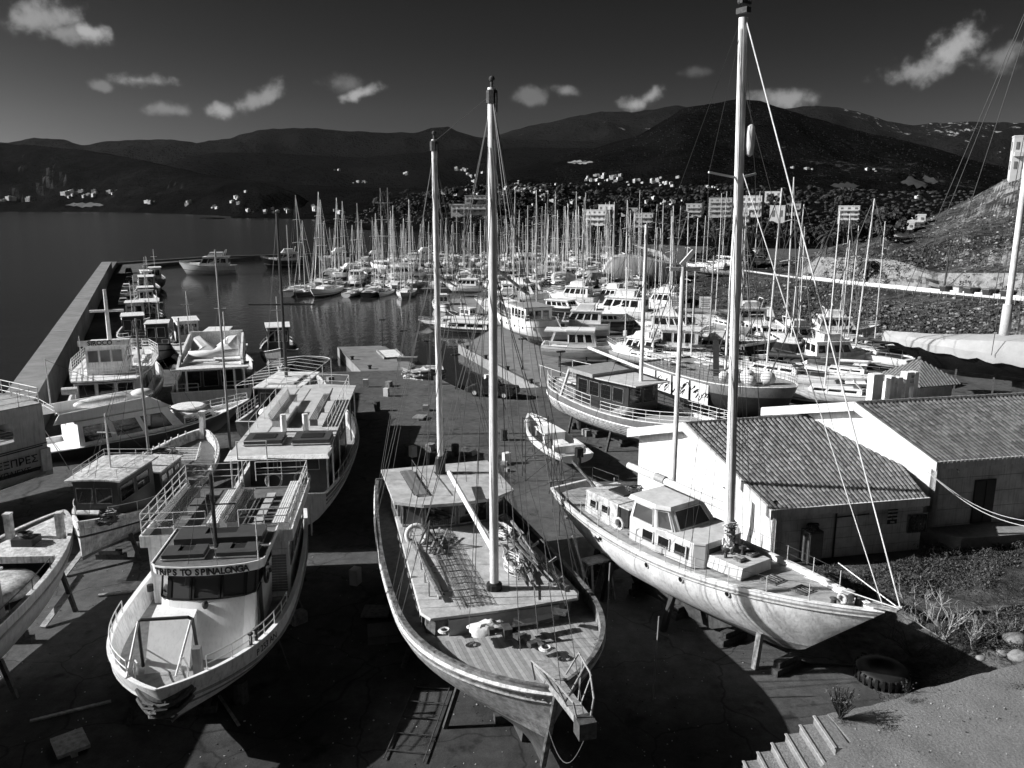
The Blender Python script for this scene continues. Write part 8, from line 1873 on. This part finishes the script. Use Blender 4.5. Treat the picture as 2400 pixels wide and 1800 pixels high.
TM = MB().tube([(0, 0, -1), (.1, 0, 3)], .22, 6, r2=.12).mesh('trunk', mat('bark', .06, .9, .4, 3))
rnd = random.Random(31); nt_ = 0
def tree(p, s_, label, group, k):
    T = thing('tree', label, 'tree', p, rnd.uniform(0, 6), group); T.scale = (s_, s_, s_ * rnd.uniform(.8, 1.1))
    o = bpy.data.objects.new('trunk', TM); COL.objects.link(o); o.parent = T; o = bpy.data.objects.new('crown', CM[k]); COL.objects.link(o); o.parent = T; o.location = (.1, 0, 4.0)
for u0_, u1_, v0_, v1_, n, s_, where in ((1880, 2010, 548, 575, 34, 1.0, 'in the park strip left of the rocky slope'), (1500, 1880, 540, 570, 30, 1.0, 'along the shore behind the masts'), (2010, 2100, 535, 575, 12, 1.0, 'at the foot of the terraced houses'), (1100, 1500, 520, 545, 26, 1.1, 'on the shore below the village'), (880, 1250, 455, 510, 40, 1.2, 'scattered over the headland'), (1300, 2000, 455, 520, 70, 1.2, 'between the buildings of the plain'), (1640, 1780, 600, 640, 10, .9, 'beside the bend of the hillside road')):
    for i in range(n):
        u, v = rnd.uniform(u0_, u1_), rnd.uniform(v0_, v1_); g = ground_hit(u, v)
        if g is None or g[0].z < -1.2 or g[2] in ('yard_ground',): continue
        k_ = rnd.randrange(3); tree(g[0], s_ * rnd.uniform(.7, 1.3) * min(1.7, max(1, g[1] / 600)), ('dark rounded tree ', 'dark tall tree ', 'dark spreading tree ')[k_] + where, 'trees ' + where, k_)
# palms beside the road cutting
def palm(c, h_, label):
    T = thing('palm_tree', label, 'palm', c); MB().tube([(0, 0, 0), (.2, 0, h_)], .28, 8, r2=.2).build('trunk', mat('bark', .06), T); mb = MB(); rn = random.Random(int(h_ * 10))
    for i in range(26):
        a = rn.uniform(0, 6.28); e = rn.uniform(-.3, .9); pts = [V3((.2 + cos(a) * t * 2.4, sin(a) * t * 2.4, h_ + e * t * 2.2 - 2.4 * t * t)) for t in (0, .25, .5, .75, 1)]
        for p, q in zip(pts, pts[1:]):
            s_ = V3((-sin(a), cos(a), 0)) * .28; mb.add([p - s_, q - s_ * .7, q + V3((0, 0, .12)), p + V3((0, 0, .15))], [(0, 1, 2, 3)]); mb.add([p + s_, q + s_ * .7, q + V3((0, 0, .12)), p + V3((0, 0, .15))], [(3, 2, 1, 0)])
    mb.build('fronds', LEAF[0], T)
for (u, v, h_, lb) in ((2030, 655, 3.0, 'palm with drooping fronds against the pale road cutting'), (1935, 598, 4.0, 'palm at the end of the park strip near the lamp')):
    g = ground_hit(u, v); palm(g[0], h_, lb)
g = ground_hit(2213, 676); T = thing('utility_pole', 'dark wooden utility pole with wires on the hillside road', 'pole', g[0]); hp = atY(2228, 568, g[0].y).z - g[0].z
MB().tube([(0, 0, 0), (.2, 0, hp)], .16, 7, r2=.1).build('pole', DARKP, T); MB().box((.2, 0, hp - .5), (1.6, .1, .1)).build('crossarm', DARKP, T)
# bins by the road
for i, (u, w_) in enumerate(((2205, 1.6), (2235, 1.4), (2262, 1.7), (2305, 1.8), (2345, 1.5))):
    y1_, y2_ = interp(prof[2][1], u), 0; c = atY(u, interp(prof[2][0], u), y1_) + V3((0, -1.6, .07)); T = thing('waste_bin', ['leftmost dark waste bin behind the guard rail', 'second waste bin from the left behind the guard rail', 'middle waste bin behind the guard rail', 'fourth waste bin from the left behind the guard rail', 'rightmost waste bin behind the guard rail'][i], 'bin', c, .3, 'waste bins along the hillside road')
    MB().prism([(-w_ / 2, -.5, .2), (w_ / 2, -.5, .2), (w_ / 2, .5, .2), (-w_ / 2, .5, .2)], [(-w_ / 2 - .1, -.6, 1.3), (w_ / 2 + .1, -.6, 1.3), (w_ / 2 + .1, .6, 1.3), (-w_ / 2 - .1, .6, 1.3)]).build('body', DARKP if i != 1 else HG, T); MB().box((0, 0, 1.36), (w_ + .3, 1.3, .12)).build('lid', MIDP, T)
# low scrub and stones over the near hillside (uncountable): one mesh each
def scatter_blobs(n, u0_, u1_, v0_, v1_, r0_, r1_, name, mats, allow, seed, flat=.6, dens=None):
    rn = random.Random(seed); mb = MB(); ico = bmesh.new(); bmesh.ops.create_icosphere(ico, subdivisions=1, radius=1); iv = [v.co.copy() for v in ico.verts]; jf = [tuple(v.index for v in f.verts) for f in ico.faces]; ico.free()
    for i in range(n):
        u, v = rn.uniform(u0_, u1_), rn.uniform(v0_, v1_); g = ground_hit(u, v)
        if g is None or g[2] not in allow: continue
        p = g[0]
        if dens and fbm(p.x, p.y, dens, 2) < rn.uniform(-.5, .35): continue
        r = rn.uniform(r0_, r1_) * (g[1] / 110 if g[1] > 300 else 1); sx, sy = rn.uniform(.7, 1.4), rn.uniform(.7, 1.4)
        mb.add([p + V3((q.x * r * sx * rn.uniform(.7, 1.3), q.y * r * sy * rn.uniform(.7, 1.3), q.z * r * flat * rn.uniform(.6, 1.4) + r * .2)) for q in iv], jf, rn.randrange(len(mats)))
    o = mb.build(name, mats); o['kind'] = 'stuff'; return o
def tuftfield(n, u0_, u1_, v0_, v1_, name, mats, allow, seed, sc, size):
    rn = random.Random(seed); mb = MB(); hits = []
    for i in range(n):
        u, v = rn.uniform(u0_, u1_), rn.uniform(v0_, v1_); g = ground_hit(u, v)
        if g is None or g[2] not in allow or fbm(g[0].x, g[0].y, sc, 3) < rn.uniform(-.35, .3): continue
        R_ = size * rn.uniform(.4, 1.6); k0 = rn.randrange(len(mats))
        for j in range(12):
            a = rn.uniform(0, 6.28); q = R_ * sqrt(rn.random()); c = g[0] + V3((q * cos(a), q * sin(a), R_ * .7 * (1 - q / R_) * rn.random() + .05)); s_ = R_ * rn.uniform(.18, .4)
            d = V3((rn.gauss(0, 1), rn.gauss(0, 1), rn.gauss(0, .7))).normalized() * s_; e = V3((rn.gauss(0, 1), rn.gauss(0, 1), rn.gauss(0, .7))).normalized() * s_ * .6
            mb.add([c - d, c + e, c + d, c - e], [(0, 1, 2, 3)], min(len(mats) - 1, max(0, k0 + rn.choice((-1, 0, 0, 1)))))
    o = mb.build(name, mats); o['kind'] = 'stuff'; return o
tuftfield(13000, 1560, 2420, 400, 905, 'hillside_scrub', [mat('scrub_green', .035, .9, .3, 2), mat('scrub_mid', .07, .9, .3, 2), mat('scrub_dry', .14, .9, .3, 2)], ('hillside',), 61, .05, .55)
scatter_blobs(1600, 1700, 2420, 480, 900, .1, .38, 'hillside_stones', [mat('pale_stone', .3, .9, .4, 3), mat('mid_stone', .2, .9, .4, 3)], ('hillside',), 62, .6, .05)
scatter_blobs(1600, 700, 1300, 430, 525, .08, .22, 'coastal_bushes', [mat('scrub_dark', .02)], ('marina_headland',), 63, .6)
scatter_blobs(2600, 1150, 2300, 430, 560, .1, .3, 'plain_bushes', [mat('scrub_dark', .02)], ('town_plain', 'marina_headland'), 64, .6)
scatter_blobs(2500, 1300, 2400, 240, 430, .04, .09, 'hill_bushes', [mat('hill_bush', .006, .9, .3, 1), mat('hill_stone', .022, .9, .3, 1)], ('stony_hill',), 65, .6)
# lamp post standing on the near left side, cut by the frame
c = V3((-36.5, 55, 0)); T = thing('street_lamp', 'tall thin street lamp with curved arm at the left frame edge', 'lamp post', c); MB().tube([(0, 0, 0), (0, 0, 10.8), (-.6, 0, 11.6), (-1.4, 0, 11.9)], .07, 7).build('pole', DARKP, T); MB().box((-1.7, 0, 11.85), (.8, .3, .15)).build('lamp_head', DARKP, T)
# ---------------------------------------------------------------- more hulls on the hardstanding and in the berths
def motor_proto(k, hm, canopy):
    T, h, L = flycruiser('x', (9, 0), (0, 0), 3.3, k, canopy, hm, .7); return T
MP = [(motor_proto(.8, WHITE, False), 'small white motor cruiser'), (motor_proto(.95, WHITE, True), 'white motor cruiser with canvas top'), (motor_proto(.7, NAV2, False), 'small dark-hulled motor cruiser')]
MPS = [[t, snap(t), False, nm] for t, nm in MP]
def put_motor(x, y, rz, k, sc, label, z=0):
    m = MPS[k]; o = m[0] if not m[2] else dup(None, None, 0, m[1]); m[2] = True
    o.location = (x, y, z); o.rotation_euler = (0, 0, rz); o.scale = (sc,) * 3; o['label'] = label; o['group'] = 'small motor boats'; return o
rnd = random.Random(91)
HL = [(8, 104, 'beside the trawler yacht'), (13, 106, 'behind the motor cruiser'), (18, 104, 'behind the motor cruiser'), (23, 107, 'left of the site office'), (17, 86, 'beyond the planked gulet'), (25, 88, 'near the black-hulled boat'), (31, 96, 'below the site office'), (6, 131, 'beside the pale apron'), (2, 133, 'at the apron edge'), (14, 138, 'in front of the grey containers'), (20, 137, 'right of the grey containers'), (24, 141, 'near the slope end'), (-3, 160, 'on the apron'), (2, 164, 'on the apron'), (-6, 166, 'at the far apron edge'), (30, 105, 'under the slope'), (38, 103, 'under the slope'), (12, 117, 'behind the trawler yacht'), (27, 127, 'behind the site office'), (30, 84, 'beside the passenger boat'), (36, 110, 'by the canopy shed')]
for i, (x, y, w_) in enumerate(HL):
    k = rnd.choice((0, 0, 1, 1, 2)); put_motor(x + rnd.uniform(-1, 1), y + rnd.uniform(-1, 1), rnd.choice((0, pi, -pi / 2, -.6, 2.5)) + rnd.uniform(-.3, .3), k, rnd.uniform(.75, 1.05), '%s %s, %s on the hardstanding' % (MPS[k][3], w_, ORD[i]))
for i in range(16):
    x = rnd.uniform(-45, 20); y = rnd.choice((214, 238, 262, 288)) + rnd.uniform(-3, 3); k = rnd.choice((0, 0, 1))
    put_motor(x, y, rnd.choice((-pi / 2, pi / 2, 0)), k, rnd.uniform(.8, 1.15), '%s afloat between the moored rows, %s of these' % (MPS[k][3], ORD[i]), -2.1)
LR2 = [('row right of the planked gulet', 93, 12, 26, 4.8), ('row right of the trawler yacht', 122, -1, 8, 4.6), ('row on the pale apron edge', 150, 20, 33, 4.6), ('row before the shrink-wrapped yacht', 178, 3, 20, 4.4), ('row by the road bend', 196, 26, 50, 4.6), ('row behind the road bend', 212, 46, 66, 4.8)]
for nm, y0, xa, xb, st in LR2:
    n = int((xb - xa) / st) + 1
    for i in range(n):
        k = rnd.choice((0, 0, 1, 2, 3)); x = xa + st * i + rnd.uniform(-.5, .5); z = drop(x, y0)
        put_sail(x, y0 + rnd.uniform(-2, 2), rnd.choice((-pi / 2, pi / 2, -pi / 2 + .5)) + rnd.uniform(-.15, .15), 1, k, rnd.uniform(.75, 1.1), '%s yacht with %s, %s in the %s' % (KINDS[k][0], KINDS[k][3], ORD[i], nm), 'sailing yachts hauled out on the hardstanding', z)
# yard clutter under and between the boats: drums, boards, boxes
rnd = random.Random(8); CK = [(MB().lathe((0, 0, 0), [(.28, 0), (.3, .05), (.28, .3), (.3, .6), (.28, .88)], 12).mesh('drum', RUST), 'rusty drum', 'drum'), (MB().box((0, 0, .25), (.7, .5, .5)).mesh('crate', WOODL), 'wooden crate', 'crate'), (MB().box((0, 0, .2), (1.2, 1.0, .12)).box((0, 0, .06), (1.2, .2, .12)).mesh('pallet', WOODL), 'flat pallet', 'pallet'), (MB().lathe((0, 0, 0), [(.2, .02), (.33, .05), (.33, .2), (.2, .22)], 14).mesh('tyre', BLACK), 'old tyre', 'tyre'), (MB().box((0, 0, .4), (.5, .4, .8)).mesh('box', CANV), 'white box', 'box')]
for i in range(70):
    x, y = (rnd.uniform(-8, 0), rnd.uniform(33, 60)) if i < 16 else (rnd.uniform(-17, -8), rnd.uniform(24, 34)) if i < 22 else (rnd.uniform(4, 36), rnd.uniform(62, 125)) if i < 56 else (rnd.uniform(-20, 0), rnd.uniform(60, 86))
    me, nm, ct = CK[rnd.randrange(5)]; o = bpy.data.objects.new(me.name, me); COL.objects.link(o); o.location = (x, y, 0); o.rotation_euler.z = rnd.uniform(0, 6)
    tag(o, '%s on the ground %s' % (nm, 'right of the big gulet' if i < 16 else 'between the excursion boat and the gulet' if i < 22 else 'among the boats of the hardstanding' if i < 56 else 'on the open quay'), ct, 'odds and ends standing about the yard')
# pebbles and grit on the terrace and the near yard
rnd = random.Random(14); mb = MB()
for i in range(900):
    if i < 150:
        c = at(rnd.uniform(1850, 2400), rnd.uniform(1590, 1800), Z8); 
        if (c - edge[4]).y > 0 or c.y > interp([(p.x, p.y) for p in edge], c.x) - .12: continue
        if c.x < 6.4 and c.y > 12.4: continue
    else: c = at(rnd.uniform(0, 1800), rnd.uniform(1300, 1800), 0)
    s_ = rnd.uniform(.008, .03) * (.8 if i < 150 else 1.4); mb.box(c + V3((0, 0, s_ * .3)), (s_ * rnd.uniform(.8, 2), s_, s_ * .8), rnd.randrange(2), rnd.uniform(0, 3))
o = mb.build('grit', [mat('pebble_pale', .35, .9, .3, 9), mat('pebble_dark', .05, .9, .3, 9)]); o['kind'] = 'stuff'
# keel blocks under the hauled-out boats
kb_ = MB().box((0, 0, .14), (1.5, .34, .28)).box((0, .05, .4), (1.1, .3, .22)).mesh('keel_block', RUST)
for root, LL, nm in ((A, 15, 'the TRIPS TO SPINALONGA boat'), (B_, 20, 'the wooden gulet'), (C_, 17, 'the classic yacht'), (G_, 22, 'the corner caique'), (E_, 15, 'the dark-cabined caique'), (H_, 20, 'the long tourist boat'), (L_, 19, 'the planked gulet')):
    for i in range(5):
        o = bpy.data.objects.new('keel_block', kb_); COL.objects.link(o); o.location = world_of(root, (LL * (.18 + .16 * i), 0, 0)); o.rotation_euler.z = root.rotation_euler.z + pi / 2
        tag(o, '%s stack of keel timbers from the stern under %s' % (ORD[i], nm), 'keel block', 'keel timbers under the hauled-out boats')
# ---------------------------------------------------------------- haze
hm_ = bpy.data.materials.new('haze_air'); hm_.use_nodes = True; nt = hm_.node_tree; nt.nodes.clear()
ou = nt.nodes.new('ShaderNodeOutputMaterial'); vo = nt.nodes.new('ShaderNodeVolumePrincipled'); vo.inputs['Color'].default_value = (.9, .9, .9, 1); vo.inputs['Density'].default_value = HAZE; vo.inputs['Anisotropy'].default_value = .2
nt.links.new(vo.outputs[0], ou.inputs['Volume'])
if HAZE > 0:
    hb = MB(); hb.box((0, 8000, 990), (36000, 20000, 2040)); hb.build('haze', hm_)['kind'] = 'stuff'
